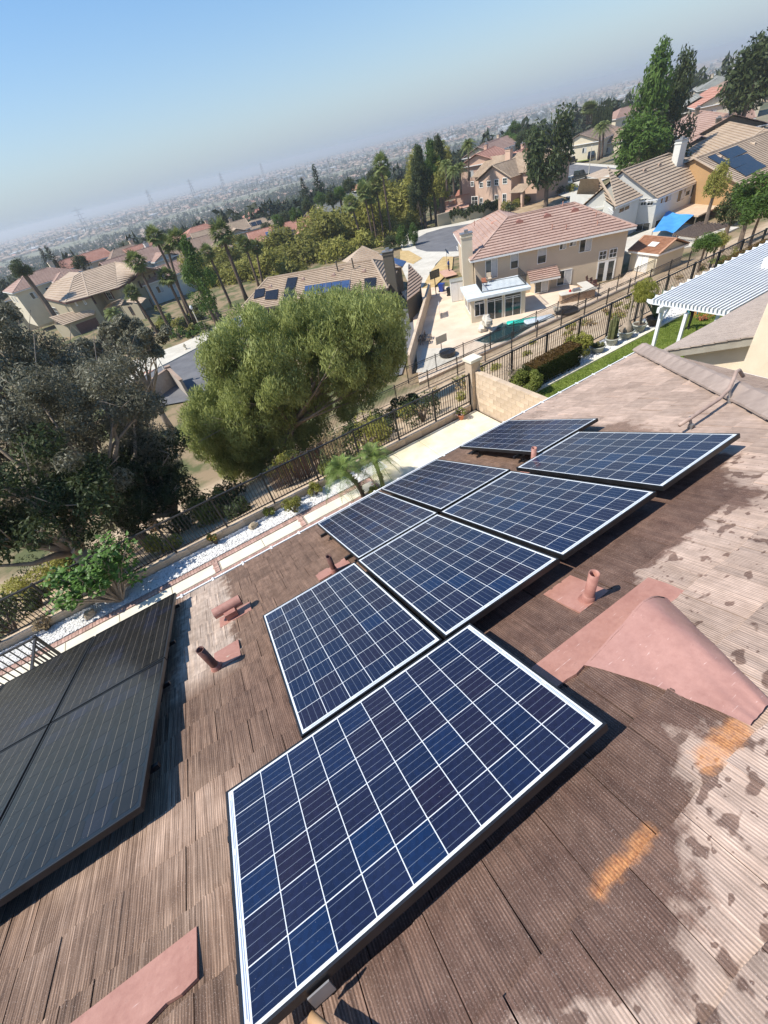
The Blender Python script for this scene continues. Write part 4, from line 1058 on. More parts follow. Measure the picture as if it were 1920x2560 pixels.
M['roof_orange'] = tileroof_mat('orange_shingle', (.33,.17,.10), (.48,.28,.18))
def wallm(n, c): return mat_basic(n, tuple(x*.92 for x in c), c, .7, .95, bumpn=.3, bscale=25., bdist=.01, obj=False)
M['w_beige'] = wallm('beige_stucco', (.55,.45,.325)); M['w_white'] = wallm('offwhite_stucco', (.62,.61,.55)); M['w_pink'] = wallm('salmon_stucco', (.57,.40,.30))
M['w_olive'] = wallm('olive_stucco', (.36,.31,.21)); M['w_cream'] = wallm('cream_render', (.62,.55,.41)); M['w_dark'] = wallm('dark_taupe_render', (.12,.105,.08)); M['w_orange'] = wallm('orange_render', (.42,.26,.12))
M['trim'] = mat_basic('white_trim', (.70,.69,.65), (.76,.75,.71), 3., .6)
M['darktrim'] = mat_basic('maroon_shutter', (.10,.04,.03), (.14,.06,.05), 3., .6)
M['asphalt'] = mat_basic('asphalt', (.115,.115,.12), (.16,.16,.165), .5, .95, bumpn=.3, bscale=30., bdist=.01, obj=False)
M['path'] = mat_basic('far_concrete', (.50,.46,.38), (.60,.56,.47), .6, .95, obj=False)
M['deck'] = mat_basic('tan_pool_deck', (.60,.46,.33), (.70,.57,.43), .5, .95, obj=False)
M['brickpatio'] = mat_basic('reddish_patio', (.42,.24,.17), (.52,.33,.25), .8, .95, obj=False)
def glass_mat():
    m = NT('window_glass'); f = m.noise(m.pos(), .4, 2)
    m.bsdf(m.ramp(f, [(.4, (.012,.018,.02)), (.6, (.035,.05,.05))]), .06, 0, .8); return m.mat
M['glass'] = glass_mat(); M['blind'] = mat_basic('window_blind', (.42,.43,.42), (.5,.5,.48), 3., .5)

def clip_half(poly, a, b_, keep_ge, q):
    pass
def roof_face(mb, P, pitch=.36, t=.11, m=0):
    """P: planar convex 3D polygon whose first edge is the eave; laid in overlapping courses"""
    P = [Vector(p) for p in P]; e = (P[1]-P[0]).normalized(); n = e.cross(P[2]-P[0]).normalized()
    if n.z < 0: n = -n
    u_ = n.cross(e).normalized()
    if u_.z < 0: u_ = -u_
    O = P[0]; L = [((p-O).dot(e), (p-O).dot(u_)) for p in P]; q1m = max(l[1] for l in L); k = 0
    def span(q):
        xs = []; N = len(L)
        for i in range(N):
            (a0,b0),(a1,b1) = L[i], L[(i+1)%N]
            if (b0-q)*(b1-q) <= 0 and abs(b1-b0) > 1e-9: xs.append(a0+(a1-a0)*(q-b0)/(b1-b0))
        return (min(xs), max(xs)) if len(xs) > 1 else None
    q = 0
    while q < q1m-.03:
        q1 = min(q+pitch, q1m); lo, hi = span(q+.0005), span(q1-.0005)
        if lo and hi:
            pt = lambda s, qq, h: O+e*s+u_*qq+n*h
            mb.add([pt(lo[0],q,-.02), pt(lo[1],q,-.02), pt(lo[0],q,t), pt(lo[1],q,t), pt(hi[1],q1,.0), pt(hi[0],q1,.0)], [(0,1,3,2),(2,3,4,5),(0,2,5),(1,4,3)], m)
        q = q1
    return mb
def roof_ruled(mb, P0, P1, P2, P3, n, t=.11):
    """courses between an eave edge P0-P1 and a top edge P3-P2"""
    P0, P1, P2, P3 = [Vector(p) for p in (P0,P1,P2,P3)]; nr = (P1-P0).cross((P2+P3)/2-P0).normalized(); nr = nr if nr.z > 0 else -nr
    for k in range(n):
        a, b_, c, d = P0.lerp(P3,k/n), P1.lerp(P2,k/n), P1.lerp(P2,(k+1)/n), P0.lerp(P3,(k+1)/n); mb.add([a-nr*.02,b_-nr*.02,a+nr*t,b_+nr*t,c,d],[(0,1,3,2),(2,3,4,5),(0,2,5),(1,4,3)])
def eave_trim(mb, pts, closed=False, h=.2, w=.05, m=0):
    pts = [Vector(p) for p in pts]
    for a, b_ in zip(pts, pts[1:]+([pts[0]] if closed else [])): mb.bar(a-Vector((0,0,h/2+.02)), b_-Vector((0,0,h/2+.02)), w, h, m)
def ridge_line(mb, segs, w=.26, h=.12, m=0):
    for a, b_ in segs: mb.bar(Vector(a)+Vector((0,0,.05)), Vector(b_)+Vector((0,0,.05)), w, h, m)
def walls(mb, pts, z0, z1, m=0):
    n = len(pts); 
    for i in range(n):
        a, b_ = pts[i], pts[(i+1)%n]; mb.add([(a[0],a[1],z0),(b_[0],b_[1],z0),(b_[0],b_[1],z1),(a[0],a[1],z1)], [(0,1,2,3)], m)
def wpt(p0, p1, px):
    """where the pixel's ray meets the vertical plane through p0, p1: (metres along, height)"""
    p0 = Vector((p0[0],p0[1],0)); p1 = Vector((p1[0],p1[1],0)); d = (p1-p0).normalized(); n = Vector((d.y,-d.x,0)); r = Vector(ray(*px)); C = Vector(CAM)
    t = (n.dot(p0)-n.dot(C))/n.dot(r); q = C+r*t; return (q-p0).dot(d), q.z
def window(t, p0, p1, s0, s1, z0, z1, kind='slider', frame=None, fw=.07, shutters=False, pane=None):
    p0 = Vector((p0[0],p0[1],0)); p1 = Vector((p1[0],p1[1],0)); d = (p1-p0).normalized(); n = Vector((d.y,-d.x,0))
    if n.dot(Vector(CAM)-p0) < 0: n = -n
    if s0 > s1: s0, s1 = s1, s0
    if z0 > z1: z0, z1 = z1, z0
    Mx = Matrix(((d.x,n.x,0,p0.x),(d.y,n.y,0,p0.y),(0,0,1,0),(0,0,0,1)))
    b = MB(); q = .06
    b.box(s0-fw,0,z0-fw,s1+fw,q,z0,M=Mx); b.box(s0-fw,0,z1,s1+fw,q,z1+fw,M=Mx); b.box(s0-fw,0,z0,s0,q,z1,M=Mx); b.box(s1,0,z0,s1+fw,q,z1,M=Mx)
    if kind in ('slider','french','door'): c = (s0+s1)/2; w_ = .12 if kind == 'french' else .035; b.box(c-w_,0,z0,c+w_,q-.015,z1,M=Mx)
    if kind == 'french':
        for a, e in ((s0,(s0+s1)/2-.12),((s0+s1)/2+.12,s1)):
            b.box(a,0,z0,a+.09,q-.015,z1,M=Mx); b.box(e-.09,0,z0,e,q-.015,z1,M=Mx); b.box(a+.09,0,z0,e-.09,q-.015,z0+.18,M=Mx); b.box(a+.09,0,z1-.12,e-.09,q-.015,z1,M=Mx)
    if kind == 'grid':
        c = (s0+s1)/2; b.box(c-.025,0,z0,c+.025,q-.02,z1,M=Mx); zc = (z0+z1)/2; b.box(s0,0,zc-.025,c-.025,q-.02,zc+.025,M=Mx); b.box(c+.025,0,zc-.025,s1,q-.02,zc+.025,M=Mx)
    w = b.build('window', frame or M['trim'], t)
    b = MB(); b.box(s0,.005,z0,s1,.02,z1,M=Mx); b.build('pane', pane or M['glass'], w)
    if kind in ('slider', 'half'):
        b = MB(); c = (s0+s1)/2
        if kind == 'slider': b.box(c+.035,.021,z0+.05,s1-.02,.026,z1-.02,M=Mx)
        else: b.box(s0+.02,.021,(z0+z1)/2,s1-.02,.026,z1-.02,M=Mx)
        b.build('blind', M['blind'], w)
    if shutters:
        b = MB(); b.box(s0-fw-.42,0,z0-.03,s0-fw-.02,.06,z1+.03,M=Mx); b.box(s1+fw+.02,0,z0-.03,s1+fw+.42,.06,z1+.03,M=Mx); b.build('shutter', M['darktrim'], w)
    return w
def win_px(t, p0, p1, tl, br, mm, **kw):
    s0, za = wpt(p0, p1, mm(*tl)); s1, zb = wpt(p0, p1, mm(*br)); return window(t, p0, p1, s0, s1, zb, za, **kw)
def chimney(t, x, y, z0, z1, w=.9, d=.7, ang=0, wall=None, cap=True, name='chimney'):
    Mx = Matrix.Translation((x,y,0)) @ Matrix.Rotation(ang,4,'Z'); b = MB(); b.box(-w/2,-d/2,z0,w/2,d/2,z1,M=Mx); b.box(-w/2-.08,-d/2-.08,z1-.35,w/2+.08,d/2+.08,z1-.2,M=Mx); o = b.build(name, wall or M['w_cream'], t)
    b = MB(); b.box(-w/2-.1,-d/2-.1,z1,w/2+.1,d/2+.1,z1+.1,M=Mx); b.box(-.22,-.22,z1+.1,.22,.22,z1+.4,M=Mx); b.build('chimney_cap', M['steel'], o); return o
def roof_vent_dome(t, p, ang, r=.38, mat=None):
    """half-round dormer vent facing down the slope"""
    b = MB(); n = 8; vs = []
    for y, k in ((0,1.),(.75,.25)):
        for i in range(n+1): a = math.pi*i/n; vs.append((math.cos(a)*r*k, y, math.sin(a)*r*k*.9+y*.42))
    fs = [(i,i+1,n+2+i,n+1+i) for i in range(n)]+[tuple(range(n+1))[::-1]]
    b.add(vs, fs); o = b.build('dormer_vent', mat or M['pinkold'], t); o.matrix_local = Matrix.Translation(p) @ Matrix.Rotation(ang,4,'Z'); return o

c1 = mk(1100,500,.33153); c3 = mk(1100,350,.24111); c5 = mk(1450,350,.2833); c6 = mk(560,500,.3255); c7 = mk(0,600,.33755); c8 = mk(1000,750,.3014); r1 = mk(1000,50,.55455); r2 = mk(1000,450,.55455); r3 = mk(0,350,.60277); r4 = mk(0,850,.60277); c2 = mk(1500,550,.25316)

# ------------------------------------------------------------------ pool garden below
ZP_ = -15.8
FY = 28.55
iron_fence('black iron fence at the foot of the dry slope, nearer of the two parallel ones', [(6.0,28.9),(20.1,28.9),(60,28.3)], lambda x,y: -15.25, 1.5, 3.2, pick=.14, pw=.02, postw=.08, extra_top=.1, maxp=200, midrail=True)
iron_fence('black iron fence beside the pool, farther of the two parallel ones', [(20.0,32.3),(29.8,31.5),(55,31.2)], lambda x,y: -15.6, 1.4, 3.05, pick=.14, pw=.02, postw=.07, extra_top=.1, maxp=200, midrail=True)
pool_out = [at(*c1(x,y),ZP_) for x,y in [(250,1062),(330,1082),(420,1082),(520,1062),(580,1030),(650,985),(710,950),(770,925),(830,905),(800,893),(690,888),(590,905),(540,920),(470,922),(430,945),(400,985),(350,1015),(290,1045)]]
dk = [(20.6,31.35),(60,30.9),(60,36.5),(52.5,33.4),(48.5,35.0),(48.0,44.5),(37,60),(32.6,50.2)]
# deck with a hole for the pool
import bmesh
def deck_with_hole(name, outer, hole, z, mat, depth=.35):
    from mathutils.geometry import tessellate_polygon
    tri = tessellate_polygon([[Vector((p[0],p[1],0)) for p in outer], [Vector((p[0],p[1],0)) for p in hole]])
    pts = [(p[0],p[1],z) for p in outer]+[(p[0],p[1],z) for p in hole]; b = MB(); b.add(pts, [tuple(t) for t in tri])
    n = len(outer)
    for i in range(n): a, c = outer[i], outer[(i+1)%n]; b.add([(a[0],a[1],z),(c[0],c[1],z),(c[0],c[1],z-depth),(a[0],a[1],z-depth)], [(0,1,2,3)])
    return struct(b.build(name, mat))
deck_with_hole('pool_deck', dk, pool_out, ZP_, M['deck'])
t = thing('swimming_pool', 'kidney-shaped dark water swimming pool behind the double fence', 'pool')
hole2 = [((p.x-34.3)*.965+34.3, (p.y-33.2)*.95+33.2) for p in pool_out]
m = NT('pool_water'); m.bsdf((.012,.045,.05), .03, 0, .6, m.bump(m.noise(m.pos(), 2.5, 3), .25, .03)); M['water'] = m.mat
b = MB(); b.poly([(p.x,p.y,ZP_-.14) for p in pool_out]); b.build('water', M['water'], t)
b = MB(); n = len(pool_out)
for i in range(n):
    a, c = pool_out[i], pool_out[(i+1)%n]; a2, c2_ = hole2[i], hole2[(i+1)%n]
    b.add([(a.x,a.y,ZP_+.012),(c.x,c.y,ZP_+.012),(c2_[0],c2_[1],ZP_+.012),(a2[0],a2[1],ZP_+.012),(c2_[0],c2_[1],ZP_-.3),(a2[0],a2[1],ZP_-.3)], [(0,1,2,3),(3,2,4,5)])
b.build('coping', M['path'], t)
def floaty(name, label, px, z, L, w, mat, ang, stripes=0):
    t = thing(name, label, 'pool float', at(*px,z), (0,0,ang)); b = MB(); b.tube([(-L/2,0,.1),(-L/2+.1,0,.12),(L/2-.1,0,.12),(L/2,0,.1)],[w*.25,w*.5,w*.5,w*.25],10); o = b.build('float_body', mat, t, True); o.scale = (1,1,.35)
    return t
M['teal'] = mat_basic('teal_vinyl', (.02,.42,.33), (.03,.5,.4), 2., .3); M['bluevinyl'] = mat_basic('white_blue_vinyl', (.45,.55,.62), (.75,.78,.8), 8., .4)
floaty('pool_float', 'turquoise inflatable float lying at the pool edge', c1(620,915), ZP_-.1, 3.4, 1.0, M['teal'], -.62)
floaty('pool_float', 'white and pale blue inflatable raft at the pool edge beside the turquoise one', c1(745,905), ZP_-.1, 3.2, 1.3, M['bluevinyl'], -.45)
# pale boulder, round covers, pump, table
def boulder(label, px, r, z, seed, mat=None, cat='rock'):
    b = MB(); rn = random.Random(seed)
    for k in range(5): b.ball((rn.uniform(-.6,.6)*r,rn.uniform(-.6,.6)*r,r*(.3+.25*k)),(r*.5,r*.45,r*.4),n=7,k=5,jit=.3,rnd=rn)
    o = b.build('rock', mat or M['path']); o.location = at(*px,z); tag(o, label, cat)
boulder('pale piled boulders making a small waterfall left of the pool', c1(340,985), 1.0, ZP_, 3)
boulder('white rock ornament between the pool and the round cover', c1(885,860), .5, ZP_, 5)
def disc(name, label, px, r, z, h, mat, cat):
    b = MB(); b.lathe([(r*.9,0),(r,h*.3),(r,h),(r*.6,h*1.05),(.001,h*1.1)],(0,0,0),20); o = b.build(name, mat); o.location = at(*px,z); tag(o, label, cat); return o
disc('spa_cover', 'round black cover on the deck right of the pool', c1(950,842), 1.25, ZP_, .25, M['black'], 'pool cover')
disc('trash_bin', 'round dark fire bowl standing on the pale patio slab', c8(395,460), .85, ZP_+.02, .5, M['black'], 'fire bowl')
# basketball hoop seen from above on the patio: pole + board
t = thing('basketball_hoop', 'cream hoop backboard on a stand on the pale patio slab', 'basketball hoop', at(*c8(352,440),ZP_)); b = MB(); b.box(-.7,-.04,1.1,.7,.04,1.9); b.build('backboard', M['w_cream'], t); b = MB(); b.tube([(0,.1,0),(0,.1,1.2)],.05,8); b.build('pole', M['steel'], t)
# stacked wooden chairs
t = thing('wood_pile', 'stack of brown wooden chairs beside the garden wall', 'furniture', at(*c8(250,350),ZP_), (0,0,.8)); b = MB(); rn = random.Random(4)
for k in range(4):
    x = (k%2)*1.2-.6; y = (k//2)*1.0
    for (dx,dy) in ((0,0),(.7,0),(0,.7),(.7,.7)): b.box(x+dx,y+dy,0,x+dx+.06,y+dy+.06,.9 if dy else .45)
    for q in range(4): b.box(x,y+q*.2,.42,x+.76,y+q*.2+.12,.47)
    for q in range(3): b.box(x,y+.72,.55+q*.14,x+.76,y+.76,.63+q*.14)
b.build('chair_frame', M['bark'], t)
# pale slab
struct_poly = lambda name, pts, z, mat, th=.1: (lambda b: (b.prism([(p[0],p[1]) for p in pts], z-th, z), struct(b.build(name, mat)))[1])(MB())
struct_poly('patio_slab', [at(*c8(x,y),ZP_+.012) for x,y in [(135,600),(190,400),(400,395),(500,470),(150,640)]][:4]+[(22.4,32.6)], ZP_+.012, M['path'], .05)
# garden wall on the left of the pool yard
t = thing('garden_wall', 'tan block garden wall running up the left side of the pool yard', 'wall')
block_wall(t, (21.5,34.2), (37.5,52.6), ZP_-.1, 4, th=.25, bl=.81, bh=.42, cap=1.2, caph=.1, capover=.03)
# pool house -------------------------------------------------------
O2 = Vector((37.7,43.7,0)); e1 = Vector((.847,-.532,0)); e2 = Vector((.532,.847,0)); EZ = -10.75; RZ = 2.55
def L2(a, b_, z): return O2+e1*a+e2*b_+Vector((0,0,z))
H = thing('two_storey_house', 'beige two-storey house with pinkish tile hip roof and a glazed sunroom, behind the pool', 'house')
rb_ = MB()
F_ = {'a':(0,0),'b':(19,0),'c':(13.8,6.6),'d':(5.7,6.6),'e':(19,13.2),'f':(11.4,13.2),'g':(5.7,12.6),'h':(0,19.2),'i':(11.4,19.2)}
def PT(k): x, y = F_[k]; return L2(x, y, EZ+(RZ if k in 'cdg' else 0))
for face in ('abcd','bec','efdc','hadg','figd','ihg'): roof_face(rb_, [PT(k) for k in face], .52)
rr = rb_.build('roof', M['roof_pinkish'], H)
b = MB(); ridge_line(b, [(PT('c'),PT('d')),(PT('d'),PT('g')),(PT('a'),PT('d')),(PT('b'),PT('c')),(PT('e'),PT('c')),(PT('g'),PT('h')),(PT('g'),PT('i'))]); b.build('ridge_cap', M['roof_pinkish'], rr)
b = MB(); eave_trim(b, [PT(k) for k in 'abefih'], True); b.build('fascia', M['trim'], H)
b = MB(); fp = [L2(.6,.6,0),L2(18.4,.6,0),L2(18.4,12.6,0),L2(10.9,12.6,0),L2(10.9,18.6,0),L2(.6,18.6,0)]; walls(b, fp, -16.3, EZ-.05); b.poly([(p.x,p.y,EZ-.06) for p in [L2(0,0,0),L2(19,0,0),L2(19,13.2,0),L2(11.4,13.2,0),L2(11.4,19.2,0),L2(0,19.2,0)]]); b.build('wall', M['w_beige'], H)
A0, A1 = L2(.6,.6,0), L2(18.4,.6,0); SW = L2(.6,18.6,0)
for tl, br, k in [((345,460),(430,578),'slider'),((536,412),(586,508),'half'),((742,370),(795,468),'half'),((906,334),(946,364),'slider'),((982,314),(1022,338),'slider'),((1060,298),(1133,378),'slider'),((1206,392),(1247,442),'grid'),((1284,374),(1325,426),'grid'),((890,540),(982,626),'slider'),((1196,470),(1296,612),'french')]:
    win_px(H, A0, A1, tl, br, c1, kind=k)
for tl, br in [((128,350),(137,378)),((172,400),(182,435)),((175,545),(180,580))]: win_px(H, A0, SW, tl, br, c1, kind='plain')
for k, (x, y) in enumerate([(600,180),(810,135),(1018,92)]):
    r = Vector(ray(*c1(x,y))); n_ = (PT('b')-PT('a')).cross(PT('c')-PT('a')).normalized(); tt = n_.dot(PT('a')-Vector(CAM))/n_.dot(r); roof_vent_dome(H, Vector(CAM)+r*tt, math.atan2(e1.y,e1.x), .5)
for (x, y) in [(345,155),(385,185)]:
    r = Vector(ray(*c1(x,y))); n_ = (PT('a')-PT('h')).cross(PT('d')-PT('h')).normalized(); tt = n_.dot(PT('a')-Vector(CAM))/n_.dot(r); roof_vent_dome(H, Vector(CAM)+r*tt, math.atan2(e1.y,e1.x)-math.pi/2, .3, M['roof_red'])
b = MB()
for (x, y) in [(845,225),(950,225),(1185,195),(1175,130),(925,50),(260,195)]:
    r = Vector(ray(*c1(x,y))); n_ = (PT('b')-PT('a')).cross(PT('c')-PT('a')).normalized(); tt = n_.dot(PT('a')-Vector(CAM))/n_.dot(r); q = Vector(CAM)+r*tt; b.tube([q,q+Vector((0,0,.55))],.06,6)
b.build('vent_stack', M['roof_red'], H)
q = L2(-.15,1.9,0); chimney(H, q.x, q.y, -16.2, -8.15, 1.3, .9, math.atan2(e1.y,e1.x), M['w_cream'])
# sunroom with balcony
s0, s1, s2 = at(*c1(240,930),ZP_), at(*c1(640,850),ZP_), None; dS = (s1-s0).normalized(); nS = Vector((-dS.y,dS.x,0)); SD = 4.9; zt = ZP_+2.55
s3 = s0+nS*SD; s2 = s1+nS*SD
b = MB(); walls(b, [s0,s1,s2,s3], ZP_-.2, zt); SR = b.build('sunroom_wall', M['w_cream'], H)
b = MB(); ov = .45; rp_ = [s0-dS*ov-nS*ov, s1+dS*ov-nS*ov, s2+dS*ov, s3-dS*ov]; b.prism([(p.x,p.y) for p in rp_], zt, zt+.28); b.build('sunroom_roof', mat_basic('pale_blue_deck', (.55,.60,.60), (.66,.70,.70), 1.5, .7), H)
for tl, br, k in [((262,782),(335,862),'door'),((358,760),(466,895),'door'),((492,735),(604,873),'door'),((262,765),(330,772),'plain'),((356,725),(466,745),'plain'),((490,703),(608,720),'plain')]: win_px(SR, s0, s1, tl, br, c1, kind=k, fw=.06) if False else win_px(H, s0, s1, tl, br, c1, kind=k, fw=.06)
for a, e in ((.5,2.0),(2.4,4.0)): window(H, s0, s3, a, e, ZP_+.9, ZP_+2.1, 'plain')
bt = thing('balcony_railing', 'black balcony railing on top of the sunroom roof', 'railing'); bt.parent = None
bz = zt+.28; bq = [at(*c1(318,700),bz), at(*c1(650,640),bz)]; bd = (bq[1]-bq[0]); q3 = bq[0]+nS*3.6; q4 = bq[1]+nS*3.6
def rail_run(t, pts, z, h, pick=.13, w=.02):
    b = MB(); rl = MB(); rl2 = MB()
    for a, c in zip(pts[:-1], pts[1:]):
        a, c = Vector((a.x,a.y,z)), Vector((c.x,c.y,z)); L = (c-a).length; n = int(L/pick); rl.bar(a+Vector((0,0,h)), c+Vector((0,0,h)), .05); rl2.bar(a+Vector((0,0,.1)), c+Vector((0,0,.1)), .04)
        for i in range(n+1):
            q = a.lerp(c, i/n); b.box(q.x-w/2,q.y-w/2,z,q.x+w/2,q.y+w/2,z+h)
    rl.build('rail', M['blackpaint'], t); rl2.build('rail', M['blackpaint'], t); stuff(b.build('balusters', M['blackpaint'], t))
rail_run(bt, [q3, bq[0], bq[1], q4], bz, 1.05)
def chair(label, p, ang, mat, group=None):
    t = thing('patio_chair', label, 'chair', p, (0,0,ang), group)
    b = MB(); b.box(-.28,-.26,.40,.28,.26,.46); b.build('seat', mat, t)
    b = MB(); b.bar((0,.26,.46),(0,.36,1.0),.52,.05); b.build('backrest', mat, t)
    lm = MB(); lm.box(-.02,-.02,0,.02,.02,.42)
    for (x,y) in ((-.25,-.23),(.25,-.23),(-.25,.23),(.25,.23)): o = lm.build('leg', M['bark'], t); o.location = (x,y,0)
    b = MB(); b.box(-.31,-.25,.62,-.26,.28,.66); b.box(.26,-.25,.62,.31,.28,.66); b.box(-.30,-.25,.42,-.27,-.21,.62); b.box(.27,-.25,.42,.30,-.21,.62); b.build('armrest', M['bark'], t); return t
chair('brown patio chair on the balcony, nearer to the rail corner', at(*c1(335,650),bz), 2.2, M['terracotta']); chair('beige high-back patio chair on the balcony by the sliding door', at(*c1(370,620),bz), -.6, M['w_beige'])
# awning bay
aw = [at(*c1(650,540),-13.0), at(*c1(878,490),-13.0), at(*c1(898,548),-13.5), at(*c1(682,598),-13.5)]
a0 = L2(9.0,.6,-12.6); a1 = L2(13.6,.6,-12.6)
b = MB(); w0, w1 = wpt(A0,A1,c1(655,535))[0], wpt(A0,A1,c1(880,490))[0]; zA = wpt(A0,A1,c1(760,515))[1]
pA, pB = A0+e1*w0, A0+e1*w1; roof_face(b, [Vector((pA.x,pA.y,zA-.75))-e2*1.9, Vector((pB.x,pB.y,zA-.75))-e2*1.9, Vector((pB.x,pB.y,zA)), Vector((pA.x,pA.y,zA))], .36)
b.build('bay_roof', M['roof_pinkish'], H); b = MB(); eave_trim(b, [Vector((pA.x,pA.y,zA-.75))-e2*1.9, Vector((pB.x,pB.y,zA-.75))-e2*1.9], h=.22); b.build('bay_fascia', M['trim'], H)
b = MB(); bay = [A0+e1*(w0+.5), A0+e1*(w0+1.1)-e2*1.3, A0+e1*(w1-1.2)-e2*1.3, A0+e1*(w1-.5)]; walls(b, bay, ZP_-.1, zA-.7); b.build('bay_wall', M['w_beige'], H)
win_px(H, bay[1], bay[2], (722,592), (808,684), c1, kind='slider')
# barbecue island
t = thing('barbecue_island', 'L-shaped stone barbecue island with pale counter on the pool deck', 'outdoor kitchen')
k0, k1, k2 = at(*c1(915,785),ZP_), at(*c1(1165,735),ZP_), at(*c1(1090,650),ZP_); dK = (k1-k0).normalized(); nK = Vector((-dK.y,dK.x,0))
M['stone'] = mat_basic('stacked_stone', (.30,.19,.12), (.46,.34,.23), 3., .9, bumpn=.8, bscale=8., bdist=.03)
b = MB(); walls(b, [k0,k1,k1+nK*3.0,k1+nK*3.0-dK*.9,k1+nK*.9-dK*.9,k0+nK*.9], ZP_, ZP_+.92); b.build('stone_base', M['stone'], t)
b = MB(); 
for P_ in ([k0-dK*.15-nK*.15,k1+dK*.12-nK*.15,k1+dK*.12+nK*1.0,k0-dK*.15+nK*1.0],[k1+dK*.12+nK*1.003,k1+dK*.12+nK*3.1,k1-dK*1.0+nK*3.1,k1-dK*1.0+nK*1.003]): b.prism([(p.x,p.y) for p in P_], ZP_+.92, ZP_+1.0)
b.build('counter_top', M['path'], t)
q = k0.lerp(k1,.45)+nK*.4; t = thing('grill', 'steel grill with a lid set on the barbecue island counter', 'grill', (q.x,q.y,ZP_+1.0), (0,0,math.atan2(dK.y,dK.x))); b = MB(); b.box(-.4,-.25,0,.4,.25,.12); b.tube([(-.38,0,.14),(.38,0,.14)],.2,10); b.build('lid', M['steel'], t)
q = k0.lerp(k1,.28)+nK*.5; b = MB(); b.lathe([(.12,0),(.15,.05),(.12,.2),(.02,.26)],(0,0,0),10); o = b.build('red_pot', mat_basic('red_enamel', (.5,.03,.03), rough=.3)); o.location = (q.x,q.y,ZP_+1.0); tag(o, 'small red pot on the barbecue island counter', 'pot')
for i, (x, y, a) in enumerate([(1120,640,.3),(1150,655,.1),(1175,672,-.2)]): chair(['dark bar chair behind the barbecue island, leftmost of the three','dark bar chair behind the barbecue island, middle one','dark bar chair behind the barbecue island, nearest to the french doors'][i], at(*c1(x,y),ZP_), a, M['darktrim'], 'dark bar chairs at the barbecue island')
# white cupboard, bins, gate, blue figure
t = thing('storage_cabinet', 'tall white storage cabinet beside the chimney wall', 'cabinet', at(*c1(140,760),ZP_), (0,0,math.atan2(e1.y,e1.x))); b = MB(); b.box(-.9,-.2,0,.9,1.3,2.4); b.build('cabinet_body', M['w_white'], t); b = MB(); b.box(-.95,-.25,2.4,.95,1.35,2.48); b.build('cabinet_top', M['roof_grey'], t); b = MB(); b.box(-.82,-.23,.1,-.02,-.205,2.3); b.box(.02,-.23,.1,.82,-.205,2.3); b.build('cabinet_door', M['trim'], t)
def bin_(label, p, mat, group=None):
    t = thing('wheelie_bin', label, 'bin', p, (0,0,.4)); b = MB(); vs = [(-.26,-.3,.05),(.26,-.3,.05),(.26,.3,.05),(-.26,.3,.05),(-.33,-.38,1.0),(.33,-.38,1.0),(.33,.38,1.0),(-.33,.38,1.0)]; b.add(vs,[(3,2,1,0),(4,5,6,7),(0,1,5,4),(1,2,6,5),(2,3,7,6),(3,0,4,7)]); b.build('bin_body', mat, t)
    b = MB(); b.box(-.36,-.42,1.0,.36,.42,1.07); b.build('lid', mat, t)
    b = MB(); b.tube([(-.3,.3,.12),(-.24,.3,.12)],.12,10); b.tube([(.24,.3,.12),(.3,.3,.12)],.12,10); b.build('wheel', M['black'], t)
bin_('blue wheelie bin in the side passage of the pool house', at(*c1(15,690),ZP_), mat_basic('blue_plastic', (.02,.05,.25), rough=.4)); bin_('dark wheelie bin in the side passage next to the white cabinet', at(*c1(78,720),ZP_), M['black'])
t = thing('garden_gate', 'white plastic gate panel at the corner of the garden wall', 'gate', at(*c8(330,135),ZP_), (0,0,.95)); b = MB()
for k in range(9): b.box(-1.0+k*.22,-.02,.1,-.82+k*.22,.02,1.5)
b.build('board', M['trim'], t); b = MB(); b.box(-1.02,-.03,.25,1.1,.03,.35); b.box(-1.02,-.03,1.25,1.1,.03,1.35); b.build('gate_rail', M['trim'], t)
t = thing('basketball_hoop', 'black-framed basketball backboard on a pole at the driveway', 'basketball hoop', at(*r2(165,520),-15.8)); b = MB(); b.box(-.75,-.03,2.3,.75,.03,3.2); b.build('backboard', M['glass'], t); b = MB(); b.tube([(0,.1,0),(0,.1,2.8)],.06,8); b.build('pole', M['blackpaint'], t)
b = MB()
for (a,c,d_,e) in ((-.8,2.25,.8,2.33),(-.8,3.17,.8,3.25),(-.8,2.33,-.72,3.17),(.72,2.33,.8,3.17)): b.box(a,-.05,c,d_,.05,e)
b.build('board_frame', M['blackpaint'], t)
t = thing('satellite_dish', 'grey satellite dish on a pole at the corner of the pool house', 'satellite dish', at(*c1(48,392),-13.6)); b = MB(); b.lathe([(.001,0),(.25,.03),(.5,.14)],(0,0,0),16); o = b.build('dish', M['steel'], t, True); o.rotation_euler = (.9,.3,.5); b = MB(); b.tube([(0,0,0),(0,.1,-2.2)],.03,6); b.build('mast', M['steel'], t)
b = MB(); b.box(-1.0,-2.2,.0,1.0,2.2,.06); o = b.build('paving_patch', M['brickpatio']); o.location = at(*r2(215,420),-15.85); o.rotation_euler = (0,0,-.4); struct(o)

